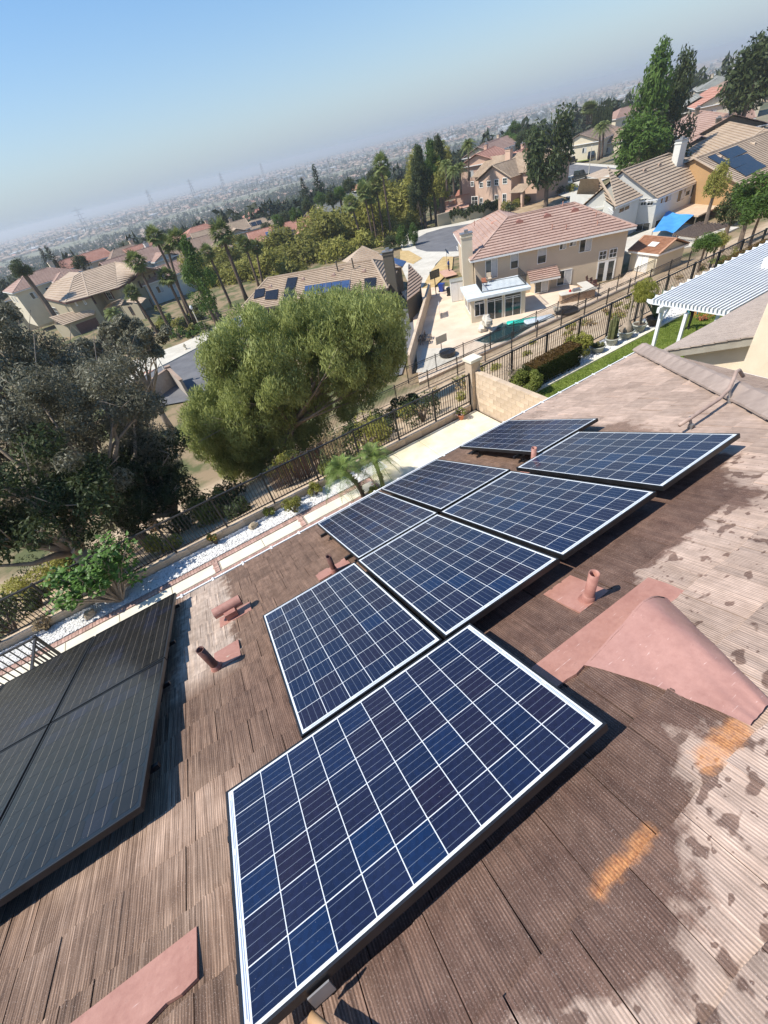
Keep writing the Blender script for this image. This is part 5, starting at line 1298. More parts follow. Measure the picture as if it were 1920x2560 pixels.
# people -----------------------------------------------------------
def person(label, p, ang, H, top, legs, skinc, pose='stand', hair=(.03,.02,.015)):
    t = thing('person', label, 'person', p, (0,0,ang))
    J = dict(pel=(0,0,.52),che=(0,.0,.72),nec=(0,.0,.835),hea=(0,-.01,.87))
    lean = 0.0
    if pose == 'bend': J.update(che=(0,-.12,.68),nec=(0,-.21,.77),hea=(0,-.25,.79))
    sh = J['che']; 
    pts = [J['pel'],J['che'],J['nec'],J['hea']]; ed = [(0,1),(1,2),(2,3)]; rad = [.085,.10,.035,.033]
    for sgn in (-1,1):
        i = len(pts); hx_ = sgn*.055
        kn = (hx_*1.1,-.02*sgn,.28); ft = (hx_*1.15,.03*sgn,.035); pts += [(hx_,0,.50),kn,ft,(hx_*1.2,-.07+.03*sgn,.02)]; ed += [(0,i),(i,i+1),(i+1,i+2),(i+2,i+3)]; rad += [.058,.037,.026,.024]
        i = len(pts); sx = sgn*.105; sp2 = (sx,sh[1]-.01,sh[2]+.075)
        if pose == 'bend': el = (sgn*.13,sh[1]-.12,sh[2]-.06); ha = (sgn*.09,sh[1]-.22,sh[2]-.12)
        else: el = (sgn*.14,.02,.63); ha = (sgn*.14,-.05,.49)
        pts += [sp2,el,ha,(ha[0],ha[1]-.02,ha[2]-.045)]; ed += [(1,i),(i,i+1),(i+1,i+2),(i+2,i+3)]; rad += [.034,.026,.018,.015]
    me = bpy.data.meshes.new('body'); me.from_pydata([tuple(c*H for c in q) for q in pts], ed, []); o = link('body', me, t)
    sk = o.modifiers.new('s','SKIN'); 
    for v_, r in zip(me.skin_vertices[0].data, rad): v_.radius = (r*H, r*H*(.75 if r > .05 else 1))
    me.skin_vertices[0].data[0].use_root = True
    o.modifiers.new('u','SUBSURF').levels = 2; o.modifiers['u'].render_levels = 2
    dg = bpy.context.evaluated_depsgraph_get(); m2 = bpy.data.meshes.new_from_object(o.evaluated_get(dg)); o.modifiers.clear(); o.data = m2
    m2.materials.clear()
    for mm in (mat_basic('trousers', legs, rough=.85), mat_basic('top', top, rough=.85), mat_basic('skin', skinc, rough=.6)): m2.materials.append(mm)
    for f in m2.polygons:
        c = f.center/H; armz = abs(c.x) > .10 and c.z < .60 and pose != 'bend'
        f.material_index = 2 if (c.z > J['nec'][2]-.005 or (abs(c.x) > .1 and c.z < .52 and pose != 'bend')) else (0 if c.z < .53 else 1); f.use_smooth = True
    h = Vector(J['hea'])*H+Vector((0,-.02*H,.05*H)); b = MB(); b.ball(h,(.047*H,.057*H,.067*H),n=14,k=10); b.ball(h+Vector((0,-.056*H,-.006*H)),(.008*H,.012*H,.014*H),n=6,k=4)
    for sx in (-1,1): b.ball(h+Vector((sx*.048*H,.004*H,0)),(.008*H,.012*H,.018*H),n=6,k=4)
    b.build('head', m2.materials[2], t, True)
    b = MB(); b.ball(h+Vector((0,.012*H,.014*H)),(.052*H,.058*H,.062*H),n=12,k=8); b.build('hair', mat_basic('hair', hair, rough=.8), t, True)
    return t
q = at(1712.7,823.5,ZY); person('person in teal shirt and dark trousers bending over under the white patio cover', (q.x,q.y,ZY), -.9, 1.7, (.015,.12,.14), (.012,.012,.014), (.35,.2,.13), 'bend')
q = at(*c1(68,535),-15.8); person('person in a blue jacket and dark trousers standing in the side passage by the driveway', (q.x,q.y,-15.8), .4, 1.75, (.02,.08,.30), (.015,.015,.02), (.35,.2,.13))

# shed, neighbours on the right -------------------------------------
def simple_roof(mb, A, B, C_, D_, zE, zR, kind, pitch, ridge, ins=None):
    """A-B front eave, D-C back eave; ridge midway; hip or gable ends"""
    A, B, C_, D_ = [Vector((p[0],p[1],zE)) for p in (A,B,C_,D_)]; m0, m1 = (A+D_)/2, (B+C_)/2; ax = (m1-m0)
    if kind == 'hip': w = (D_-A).length/2; a_ = ax.normalized(); r0, r1 = m0+a_*w*.95, m1-a_*w*.95
    else: r0, r1 = m0, m1
    r0.z = r1.z = zR
    roof_face(mb, [A,B,r1,r0], pitch); roof_face(mb, [C_,D_,r0,r1], pitch)
    if kind == 'hip': roof_face(mb, [B,C_,r1], pitch); roof_face(mb, [D_,A,r0], pitch)
    ridge.extend([(r0,r1)]+([(A,r0),(D_,r0),(B,r1),(C_,r1)] if kind == 'hip' else [(A,r0),(D_,r0),(B,r1),(C_,r1)])); return r0, r1
def simple_house(label, c, ang, w, d, zb, zE, zR, roofm, wallm_, kind='hip', wings=(), name='house', cat='house', group=None, pitch=.4, ov=.5, detail=True, chim=None, windows=(), solar=None):
    H = thing(name, label, cat, (0,0,0), group=group); ax = Vector((math.cos(ang),math.sin(ang),0)); ay = Vector((-ax.y,ax.x,0)); c = Vector((c[0],c[1],0))
    rb = MB(); rl = []; wb = MB(); tr = MB()
    for (ox,oy,ww,dd,kk,dE,rot) in [(0,0,w,d,kind,0,0)]+list(wings):
        a1_, a2_ = (ax,ay) if not rot else (ay,ax); cc = c+ax*ox+ay*oy; P_ = [cc+a1_*(sx*ww/2)+a2_*(sy*dd/2) for sx,sy in ((-1,-1),(1,-1),(1,1),(-1,1))]
        zz = zE+dE; zr = zz+(zR-zE)*dd/d; r0, r1 = simple_roof(rb, *P_, zz, zr, kk, pitch, rl)
        Q = [cc+a1_*(sx*(ww/2-ov))+a2_*(sy*(dd/2-ov)) for sx,sy in ((-1,-1),(1,-1),(1,1),(-1,1))]; walls(wb, Q, zb-4, zz-.03)
        if kk == 'gable':
            for e, r in (((Q[3],Q[0]),r0),((Q[1],Q[2]),r1)): k_ = (1-2*ov/dd); rr_ = Vector((((e[0]+e[1])/2).x,((e[0]+e[1])/2).y,zz+(zr-zz)*k_-.05)); wb.add([(e[0].x,e[0].y,zz-.03),(e[1].x,e[1].y,zz-.03),rr_],[(0,1,2)])
        eave_trim(tr, [Vector((p.x,p.y,zz)) for p in P_], True, .2, .06)
        wb.poly([(p.x,p.y,zz-.05) for p in P_])
    R0 = rb.build('roof', roofm, H); 
    b = MB(); ridge_line(b, rl, .24, .1); b.build('ridge_cap', roofm, R0)
    wb.build('wall', wallm_, H); tr.build('fascia', M['trim'], H)
    for (side, s, z0, ww, hh, kk) in windows:
        s_ = {'f':(-w/2+ov,-d/2+ov,w/2-ov,-d/2+ov),'l':(-w/2+ov,d/2-ov,-w/2+ov,-d/2+ov),'r':(w/2-ov,-d/2+ov,w/2-ov,d/2-ov),'b':(w/2-ov,d/2-ov,-w/2+ov,d/2-ov)}[side]
        window(H, c+ax*s_[0]+ay*s_[1], c+ax*s_[2]+ay*s_[3], s-ww/2, s+ww/2, z0, z0+hh, kk)
    if chim: q = c+ax*chim[0]+ay*chim[1]; chimney(H, q.x, q.y, zb, chim[2], 1.1, .8, ang, wallm_ if len(chim) < 4 else chim[3])
    return H, ax, ay, c
q = (at(*c1(1430,375),-13.6)+at(*c1(1655,405),-13.6))/2
s0_ = at(*c1(1425,380),-13.6); s1_ = at(*c1(1655,408),-13.6); ang = math.atan2((s1_-s0_).y,(s1_-s0_).x); ax = Vector((math.cos(ang),math.sin(ang),0)); ay = Vector((-ax.y,ax.x,0)); L_ = (s1_-s0_).length; cc = (s0_+s1_)/2+ay*2.2
SH, ax, ay, cc = simple_house('small cream garden shed with orange shingle roof and a white skylight', cc, ang, L_, 4.6, -16, -13.6, -12.6, M['roof_orange'], M['w_cream'], 'gable', name='shed', cat='shed', pitch=.2, ov=.25)
d0, d1 = cc-ax*(L_/2-.25)-ay*(2.05), cc+ax*(L_/2-.25)-ay*(2.05)
b = MB(); 
for k in range(2):
    s = L_*.5-.5+k*.0; 
q = d0+ax*(L_*.42); Mx = Matrix(((ax.x,-ay.x,0,q.x),(ax.y,-ay.y,0,q.y),(0,0,1,-15.8),(0,0,0,1)))
for k in range(2): b.box(-.85+k*.87,.0,.05,-.02+k*.87,.04,1.9,M=Mx)
b.build('door', M['trim'], SH)
b = MB(); p_ = cc-ay*1.2+ax*.3; b.box(-.5,-.35,0,.5,.35,.06, M=Matrix.Translation((p_.x,p_.y,-13.02)) @ Matrix.Rotation(ang,4,'Z') @ Matrix.Rotation(.4,4,'X')); b.build('skylight', M['trim'], SH)
# grey-white house (k = 1.1)
k_ = 1.1; ZE = 2.36-13.16*k_; ZR = 2.36-9.5*k_
gA, gB = at(*c5(690,515),ZE), at(*c5(1200,295),ZE); rA, rB = at(*c5(370,270),ZR), at(*c5(795,120),ZR)
G_ = thing('two_storey_house', 'off-white two-storey house with tan tile roof, patio cover and blue shade sail', 'house')
hv = (rA-gA); hv.z = 0; hvb = (rB-gB); hvb.z = 0; gD = gA+hv*2; gC = Vector((gB.x+hv.x*2.0, gB.y+hv.y*2, ZE)); rB2 = Vector((gB.x+ (rB-rA).normalized().x*-2.2+hv.x, (gB.y)+hv.y, ZR))
ngr = (gB-gA).cross(rA-gA).normalized()
def on_g(px): r = Vector(ray(*px)); tt = ngr.dot(gA-Vector(CAM))/ngr.dot(r); return Vector(CAM)+r*tt
gX = on_g(c5(1000,170)); rB2 = on_g(c5(792,120)); rb = MB(); roof_face(rb, [gA,gB,gX,rB2,rA], .52); roof_face(rb, [gC,gD,rA,rB2], .52); rb.poly([gB,gC,gX]); rb.poly([gX,gC,rB2])
gpl = Vector((gA.x,gA.y,0))-Vector((hv.y,-hv.x,0)).normalized()*(-.35 if Vector((hv.y,-hv.x,0)).x < 0 else .35)
def on_gable(px): sg, zg = wpt(gpl, gpl+hv, px); return gpl+hv.normalized()*sg+Vector((0,0,zg))
w2 = on_gable(c5(555,490)); wv = on_gable(c5(322,330)); w1 = at(*c5(315,590), w2.z); wr = at(*c5(168,340), wv.z)
print('wing', gA, gD, w1, w2, wv, wr)
wl = at(*c5(0,480), w2.z)
roof_face(rb, [w1,w2,wv,wr], .5)
wlb = at(*c5(-60,440), w2.z)
we = at(*c5(160,482), w2.z); w0_ = at(*c5(-30,478), w2.z)
roof_face(rb, [we, w1, wr], .5)
def on_plane(P_, px):
    n_ = (P_[1]-P_[0]).cross(P_[2]-P_[0]).normalized(); r = Vector(ray(*px)); return Vector(CAM)+r*(n_.dot(P_[0]-Vector(CAM))/n_.dot(r))
wk = wr+(we-w1)*1.0; wk.z = wr.z; q3_ = w0_.lerp(we,.0); rb.poly([w0_, we, wr, wr+(w0_-we)*.8])
tp = [wr+Vector((0,0,-.02)), at(*c5(352,264), ZR-.6), at(*c5(205,252), ZR-.9)]; rb.poly([tp[0],tp[1],tp[2],tp[2]+(tp[0]-tp[1])*.9])
rg = rb.build('roof', M['roof_tan'], G_)
b = MB(); ridge_line(b, [(rA,rB2),(gA,rA),(gB,rB2),(w1,wr),(wr,wv)]); b.build('ridge_cap', M['roof_tan'], rg)
b = MB(); eave_trim(b, [gD,gA,gB,gC]); eave_trim(b, [w1,w2]); b.build('fascia', M['trim'], G_)
cin = lambda P_, f: sum(P_, Vector())/len(P_)+(0 if False else 0)
gc = (gA+gB+gC+gD)/4; Q = [gc+(p-gc)*.955 for p in (gA,gB,gC,gD)]; b = MB(); walls(b, Q, -18.5, ZE-.05); ra_, rb__ = gc+(rA-gc)*.955, gc+(rB2-gc)*.955; b.add([(Q[3].x,Q[3].y,ZE-.05),(Q[0].x,Q[0].y,ZE-.05),(ra_.x,ra_.y,ZR-.25)],[(0,1,2)])
wq = [w1+Vector((.1,.5,0)), w2+Vector((.0,.45,0)), wv+Vector((.2,4,0)), w0_+Vector((2,3,0)), we+Vector((.3,.5,0))]; walls(b, wq, -18.5, w2.z-.05); b.build('wall', M['w_white'], G_)
for tl, br, k in [((716,512),(744,545),'slider'),((758,492),(796,530),'slider'),((874,440),(916,520),'slider'),((920,430),(960,480),'half'),((996,392),(1042,470),'slider'),((1055,370),(1090,440),'half'),((668,716),(702,780),'plain')]: win_px(G_, Q[0], Q[1], tl, br, c5, kind=k)
for tl, br in [((545,522),(580,572)),((604,522),(640,572)),((500,742),(592,860))]: win_px(G_, Q[3], Q[0], tl, br, c5, kind='grid')
for tl, br in [((252,600),(292,648)),((160,598),(193,625))]: win_px(G_, wq[4], wq[0], tl, br, c5, kind='grid')
for tl, br in [((352,575),(385,628)),((400,558),(430,608))]: win_px(G_, wq[0], wq[1], tl, br, c5, kind='half')
for (x,y) in [(572,282),(705,232),(855,176)]:
    r = Vector(ray(*c5(x,y))); n_ = (gB-gA).cross(rA-gA).normalized(); tt = n_.dot(gA-Vector(CAM))/n_.dot(r); roof_vent_dome(G_, Vector(CAM)+r*tt, 0.05, .42, M['roof_brown'])
q = at(*c5(880,90),ZR+.2); chimney(G_, q.x, q.y, ZR-3, ZR+1.4, 1.5, 1.0, 0., M['w_white'])
pz = 2.36-15.66*k_; pp = [at(*c5(x,y),pz) for x,y in ((760,645),(1045,668),(1265,565),(1110,505))]
t = thing('patio_cover', 'flat tan patio cover behind the off-white house', 'patio cover'); b = MB(); b.prism([(p.x,p.y) for p in pp], pz-.18, pz); b.build('cover_roof', mat_basic('tan_rolled_roof', (.52,.38,.25), (.60,.46,.32), 1., .9), t)
pbm = MB(); pbm.box(-.07,-.07,-2.9,.07,.07,-.18)
for p in (pp[1],pp[2],(pp[1]+pp[2])/2): o = pbm.build('post', M['w_dark'], t); o.location = (p.x-.2 if p is pp[2] else p.x, p.y+.25, pz)
t = thing('shade_sail', 'bright blue fabric shade sail stretched behind the off-white house', 'shade sail')
sa = [at(*c5(x,y),2.36-15.86*k_) for x,y in ((640,812),(828,820),(1000,680),(765,655))]; sa[3].z += .5; sa[2].z += .3; b = MB(); n = 10; vs = []
for i in range(n+1):
    for j in range(n+1):
        u_, v_ = i/n, j/n; e_ = .06*math.sin(math.pi*u_)*(1-2*v_)*1.2; p = sa[0].lerp(sa[1],u_).lerp(sa[3].lerp(sa[2],u_), min(max(v_+e_,0),1.03)); p = p+Vector((0,0,-.35*math.sin(math.pi*u_)*math.sin(math.pi*v_)-.05*math.sin(9*u_+4*v_))); vs.append(p)
b.add(vs, [(i*(n+1)+j,(i+1)*(n+1)+j,(i+1)*(n+1)+j+1,i*(n+1)+j+1) for i in range(n) for j in range(n)]); b.build('sail_cloth', mat_basic('blue_fabric', (.05,.26,.62), (.07,.32,.70), 1., .8), t, True)
pm_ = MB(); pm_.tube([(0,0,-2.6),(0,0,.1)],.05,8)
for p in sa[:2]: o = pm_.build('sail_pole', M['steel'], t); o.location = p
# dark wood pergola
t = thing('pergola', 'dark brown timber pergola in the garden behind the off-white house', 'pergola'); zq = 2.36-15.96*k_; M['darkwood'] = mat_basic('dark_timber', (.17,.125,.095), (.27,.20,.155), 4., .85)
pq = [at(*c5(x,y),zq) for x,y in ((820,838),(1000,862),(1345,745),(1060,722))]; b0 = MB(); n = 11; base = None
for i in range(n):
    f = i/(n-1); a = pq[0].lerp(pq[1],f); c = pq[3].lerp(pq[2],f); b = MB(); b.bar(a,c,.09,.16); b.build('rafter', M['darkwood'], t)
for f in (.12,.9): b = MB(); b.bar(pq[0].lerp(pq[3],f)-Vector((0,0,.18)), pq[1].lerp(pq[2],f)-Vector((0,0,.18)), .12,.18); b.build('beam', M['darkwood'], t)
for f in (.12,.9):
    for e in (.05,.95): p = pq[0].lerp(pq[1],e).lerp(pq[3].lerp(pq[2],e),f); b = MB(); b.box(p.x-.08,p.y-.08,-17.5,p.x+.08,p.y+.08,zq-.27); b.build('post', M['darkwood'], t)
struct_poly('neighbour_patio', [(p.x,p.y) for p in (pq[0]+Vector((-6,-1,0)),pq[1]+Vector((0,-1,0)),pq[2]+Vector((2,0,0)),pq[3]+Vector((2,6,0)),pq[0]+Vector((-5,8,0)))], -15.95, M['path'], .4)
# house with orange wall and solar heating panels at the right edge
zE = 2.36-15.06*1.0
oA, oB = at(*c5(1000,165),zE+1.4), at(*c5(1460,418),zE-1.)
HS = thing('house', 'tan tiled house with orange wall and dark solar heating panels at the right edge', 'house')
P0, P1 = at(*c5(1460,415),-12.2), at(*c5(1010,165),-12.2); dv_ = (P1-P0); dv_.z = 0
P2, P3 = at(*c5(1700,1010-620),-12.2), None
ridge0, ridge1 = at(*c5(1395,2),-9.0), at(*c5(1010,165),-9.6)
f0, f1 = at(*c5(1460,418),-12.4), at(*c5(1860,250),-12.4)
rb = MB(); e_ = (f1-f0).normalized(); g0_, g1_ = f0, f0+e_*22; up_ = (at(*c5(1010,165),-9.2)-f0); rr0 = f0+up_; roof_face(rb, [g0_, g1_, Vector((g1_.x+up_.x,g1_.y+up_.y,rr0.z)), rr0], .42)
roof_face(rb, [Vector((g1_.x+up_.x*2,g1_.y+up_.y*2,f0.z)), Vector((f0.x+up_.x*2,f0.y+up_.y*2,f0.z)), rr0, Vector((g1_.x+up_.x,g1_.y+up_.y,rr0.z))], .42)
rs = rb.build('roof', M['roof_tan'], HS); b = MB(); ridge_line(b, [(rr0,Vector((g1_.x+up_.x,g1_.y+up_.y,rr0.z))),(f0,rr0)]); b.build('ridge_cap', M['roof_tan'], rs)
b = MB(); qa = [f0+e_*.5+up_*.03, Vector((g1_.x,g1_.y,0)), Vector((g1_.x+up_.x*2,g1_.y+up_.y*2,0)), Vector((f0.x+up_.x*1.97,f0.y+up_.y*1.97,0))+e_*.5]; walls(b, [(q.x,q.y) for q in qa], -18, f0.z-.05); b.add([(qa[0].x,qa[0].y,f0.z-.05),(qa[3].x,qa[3].y,f0.z-.05),(rr0.x+e_.x*.5,rr0.y+e_.y*.5,rr0.z-.15)],[(0,1,2)]); b.build('wall', M['w_orange'], HS)
nrm_ = e_.cross(up_).normalized(); nrm_ = nrm_ if nrm_.z > 0 else -nrm_
def on_roof(px): r = Vector(ray(*px)); tt = nrm_.dot(f0-Vector(CAM))/nrm_.dot(r); return Vector(CAM)+r*tt
M['solardark'] = mat_basic('dark_collector', (.012,.014,.018), (.02,.022,.028), 1., .25)
for i, quad in enumerate([((1222,120),(1380,58),(1470,112),(1315,180)),((1125,160),(1190,135),(1280,190),(1225,222)),((1250,200),(1470,128),(1545,185),(1355,262)),((1360,265),(1540,185),(1640,240),(1460,330))]):
    P_ = [on_roof(c5(*q)) for q in quad]; b = MB(); b.add([p+nrm_*.16 for p in P_]+[p+nrm_*.05 for p in P_],[(0,1,2,3),(0,4,5,1),(1,5,6,2),(2,6,7,3),(3,7,4,0)]); b.build('solar_collector', M['solardark'], HS)
for (x,y) in [(1545,42),(1250,160)]: roof_vent_dome(HS, on_roof(c5(x,y)), 0.2, .4, M['roof_tan'])
# salmon pink house ------------------------------------------------
PKz = -10.5
PK = thing('two_storey_house', 'salmon two-storey house with tan gabled tile roof beyond the cul-de-sac', 'house')
a_, b_, c_, d_ = at(*c3(275,425),PKz), at(*c3(380,432),PKz), at(*c3(745,330),PKz), at(*c3(842,345),PKz)
fw0, fw1 = at(*c3(398,700),-16), at(*c3(735,690),-16)
# front wall plane through fw0-fw1
def vplane_pt(px, p0, p1): s, z = wpt(p0, p1, px); d = Vector((p1[0]-p0[0],p1[1]-p0[1],0)).normalized(); return Vector((p0[0],p0[1],0))+d*s+Vector((0,0,z))
fd = (fw1-fw0).normalized(); fn = Vector((-fd.y,fd.x,0)); fn = fn if fn.y > 0 else -fn
g = [vplane_pt(c3(*q), fw0, fw1) for q in ((398,420),(600,250),(740,335))]
eL = g[0].z; eL = min(eL, g[2].z); D1 = 11.0
gl, gr = Vector((g[0].x,g[0].y,eL))-fd*.6, Vector((g[2].x,g[2].y,eL))+fd*.6; gm = (gl+gr)/2; gm.z = eL+(gr-gl).length*.22
rb = MB(); off = -fn*.6
roof_face(rb, [gl+off, gm+off-Vector((0,0,gm.z-eL)), gm+off] if False else [gl+fn*D1, gl+off, gm+off, gm+fn*D1], .42); roof_face(rb, [gr+off, gr+fn*D1, gm+fn*D1, gm+off], .42)
# larger roof behind, ridge parallel to the front
bx0 = gl-fd*4.5+fn*2.5; bx1 = gr+fd*5+fn*2.5; zb_ = eL+.3; hh_ = 3.1
B0, B1, B2, B3 = [Vector((p.x,p.y,zb_)) for p in (bx0,bx1,bx1+fn*12,bx0+fn*12)]
r0, r1 = (B0+B3)/2+Vector((0,0,hh_)), (B1+B2)/2+Vector((0,0,hh_)); roof_face(rb, [B0,B1,r1,r0], .42); roof_face(rb, [B2,B3,r0,r1], .42)
pr = rb.build('roof', M['roof_tan'], PK); b = MB(); ridge_line(b, [(gm+off,gm+fn*D1),(r0,r1),(gl+off,gm+off),(gr+off,gm+off),(B0,r0)]); b.build('ridge_cap', M['roof_tan'], pr)
b = MB(); q0, q1 = gl+fd*.6, gr-fd*.6; walls(b, [q0,q1,q1+fn*8,q0+fn*8], -17, eL); b.add([(q0.x,q0.y,eL),(q1.x,q1.y,eL),(gm.x,gm.y,gm.z-.15)],[(0,1,2)])
Bq = [B0+fd*.6+fn*.6,B1-fd*.6+fn*.6,B2-fd*.6-fn*.6,B3+fd*.6-fn*.6]; walls(b, Bq, -17, zb_); b.add([(Bq[0].x,Bq[0].y,zb_),(Bq[3].x,Bq[3].y,zb_),(r0.x+fd.x*.6,r0.y+fd.y*.6,r0.z-.3)],[(0,1,2)]); b.build('wall', M['w_pink'], PK)
for tl, br in [((412,445),(445,488)),((490,428),(524,478)),((570,414),(608,464)),((654,398),(694,448)),((416,605),(443,690)),((570,575),(600,665)),((652,562),(685,655))]: win_px(PK, fw0, fw1, tl, br, c3, kind='grid', fw=.14)
for tl, br in [((322,435),(350,475)),((330,590),(392,668))]: win_px(PK, Bq[0], Bq[1], tl, br, c3, kind='grid', fw=.14)
b = MB(); pc = gr+fd*.2; roof_face(b, [pc-fn*1.6+fd*0+Vector((0,0,-2.7)), pc-fn*1.6+fd*4.2+Vector((0,0,-2.7)), pc+fn*1.4+fd*4.2+Vector((0,0,-1.5)), pc+fn*1.4+Vector((0,0,-1.5))], .42); b.build('porch_roof', M['roof_tan'], PK)
b = MB(); q = pc-fn*1.0+fd*3.6; b.box(q.x-.3,q.y-.3,-16.6,q.x+.3,q.y+.3,eL-2.85); b.build('porch_column', M['w_pink'], PK)
q = gm+fn*7-fd*2; chimney(PK, q.x, q.y, eL, r0.z+1.2, 1.6, 1., math.atan2(fd.y,fd.x), M['w_pink'])
# patio, low walls with red caps
struct_poly('side_patio', [at(*c3(x,y),-15.9) for x,y in ((0,770),(300,690),(300,630),(180,600),(0,690))], -15.9, M['brickpatio'])
t = thing('outdoor_counter', 'small outbuilding with red tiled roof on the patio of the salmon house', 'outbuilding'); o0, o1 = at(*c3(155,585),-13.9), at(*c3(305,560),-13.9); dd_ = (o1-o0).normalized(); nn_ = Vector((-dd_.y,dd_.x,0)); b = MB(); roof_face(b, [o0,o1,o1+nn_*3+Vector((0,0,1)),o0+nn_*3+Vector((0,0,1))], .4); b.build('roof', M['roof_red'], t); b = MB(); walls(b, [o0+nn_*.3,o1+nn_*.3,o1+nn_*3,o0+nn_*3], -16.3, -13.95); b.build('wall', M['w_pink'], t)
for i, (x0,y0,x1,y1) in enumerate(((20,640,170,600),(0,700,95,670),(100,690,190,640))):
    t = thing('seat_wall', ['low red-capped patio wall nearest the outbuilding','low red-capped patio wall at the patio corner','short red-capped patio wall beside the table'][i], 'low wall'); a, c = at(*c3(x0,y0),-15.9), at(*c3(x1,y1),-15.9); b = MB(); b.bar(a+Vector((0,0,.4)), c+Vector((0,0,.4)), .5, .8); b.build('wall_body', M['w_pink'], t); b = MB(); b.bar(a+Vector((0,0,.86)), c+Vector((0,0,.86)), .65, .1); b.build('cap', M['roof_red'], t)
# curved retaining wall + hedge + conic shrub
pw = [at(*c3(x,y),-16.1) for x,y in ((-20,905),(120,868),(300,838),(450,805),(600,742))]
t = thing('retaining_wall', 'curved grey-tan wall along the cul-de-sac with ivy on its right half', 'wall'); b = MB()
for a, c in zip(pw[:-1],pw[1:]): b.bar(a+Vector((0,0,1.1)), c+Vector((0,0,1.1)), .3, 2.6)
b.build('wall_body', M['w_olive'], t)
b = MB()
for a, c in zip(pw[:-1],pw[1:]): b.bar(a+Vector((0,0,2.45)), c+Vector((0,0,2.45)), .42, .12)
b.build('wall_cap', M['w_beige'], t)
pl = []
for a, c in zip(pw[1:-1],pw[2:]):
    n = int((c-a).length/.7)
    for i in range(n): pl.append(a.lerp(c,i/n)+Vector((-.1,-.2,1.9+.5*math.sin(i))))
M['leaf_dark'] = mat_leaf('dark_ivy', (.025,.045,.010), (.07,.10,.025), 1.5, .2)
o = link('ivy', leaf_cloud('ivy', M['leaf_dark'], [tuple(p) for p in pl], [(.5,.35,.9)]*len(pl), 6000, .10, 5), t)
r1 = mk(1000,50,.55455)
# ------------------------------------------------------------------ streets
def poly_px(name, pts, z, mat, th=.05): return struct_poly(name, [at(*p,z) for p in pts], z, mat, th)
ZS = -15.98
def xp(m, L): return [m(*q) for q in L]
struct_poly('cul_de_sac_pavement', [at(*q,ZS) for q in xp(r2, [(30,240),(120,220),(230,200),(345,175),(500,150),(660,118),(760,92),(790,120),(560,185),(340,330),(240,345),(195,345),(160,380),(110,500),(60,520),(10,400),(15,330),(0,290)])], ZS, M['path'])
struct_poly('cul_de_sac', [at(*q,ZS+.02) for q in xp(r2, [(75,262),(120,238),(200,215),(345,192),(520,165),(700,122),(770,105),(780,125),(560,190),(400,260),(330,318),(230,322),(120,322),(75,310),(62,285)])], ZS+.02, M['asphalt'], .02)
M['drygrass'] = mat_basic('dry_lawn', (.42,.29,.12), (.55,.40,.19), 1., .95, bumpn=.4, bscale=20., bdist=.03, obj=False)
struct_poly('dry_lawn', [at(*q,ZS+.04) for q in xp(r2, [(0,318),(40,318),(100,352),(60,378),(0,360)])], ZS+.04, M['drygrass'], .03)
struct_poly('dry_verge', [at(*q,ZS+.04) for q in xp(r2, [(195,345),(240,345),(235,400),(165,470),(110,540),(92,500),(140,410)])], ZS+.04, M['drygrass'], .03)
struct_poly('side_passage', [(19.4,35.2),(20.8,34.8),(37,53.4),(42,60),(39,61),(33,55)], -15.99, M['asphalt'], .05)  # walkway in dark asphalt, its colour standing in for the side yard's shade
# left street
struct_poly('left_pavement', [at(*q,ZS) for q in xp(r3, [(300,960),(500,930),(600,900),(760,840),(880,780),(1050,700),(1050,760),(900,860),(800,900),(620,990),(500,1100),(250,1100)])], ZS, M['path'])
struct_poly('left_street', [at(*q,ZS+.02) for q in xp(r3, [(380,1080),(560,1030),(610,968),(700,925),(810,868),(930,790),(1100,700),(1130,740),(1000,860),(960,990),(900,1060),(620,1110),(480,1160)])], ZS+.02, M['asphalt'], .02)
b = MB(); kk = [at(*q,ZS) for q in xp(r3, [(560,1030),(610,968),(700,925),(810,868),(930,790)])]
for a, c in zip(kk[:-1],kk[1:]): b.bar(a+Vector((0,0,.07)), c+Vector((0,0,.07)), .25, .14)
struct(b.build('kerb', M['path']))
b = MB(); a, c = at(*r3(595,975),ZS+.06), at(*r3(625,955),ZS+.06); b.bar(a+Vector((0,0,.02)), c+Vector((0,0,.02)), 1.3, .06); struct(b.build('red_kerb_ramp', M['roof_red']))
# far street on the right
struct_poly('far_pavement', [at(*q,-15.9) for q in xp(r1, [(560,700),(750,640),(985,655),(990,690),(860,745),(760,800),(640,770),(520,760)])], -15.9, M['path'])
struct_poly('far_street', [at(*q,-15.88) for q in xp(r1, [(640,690),(755,648),(980,668),(930,700),(865,705),(800,690),(720,720)])], -15.88, M['asphalt'], .02)
struct_poly('front_lawn', [at(*q,-15.86) for q in xp(r1, [(785,610),(840,598),(880,608),(850,632),(790,640)])], -15.86, M['grass'], .03)
struct_poly('planted_slope', [at(*q,-15.93) for q in xp(r1, [(500,850),(590,800),(640,780),(740,800),(720,830),(560,880),(500,875)])], -15.93, M['dirt'], .05)

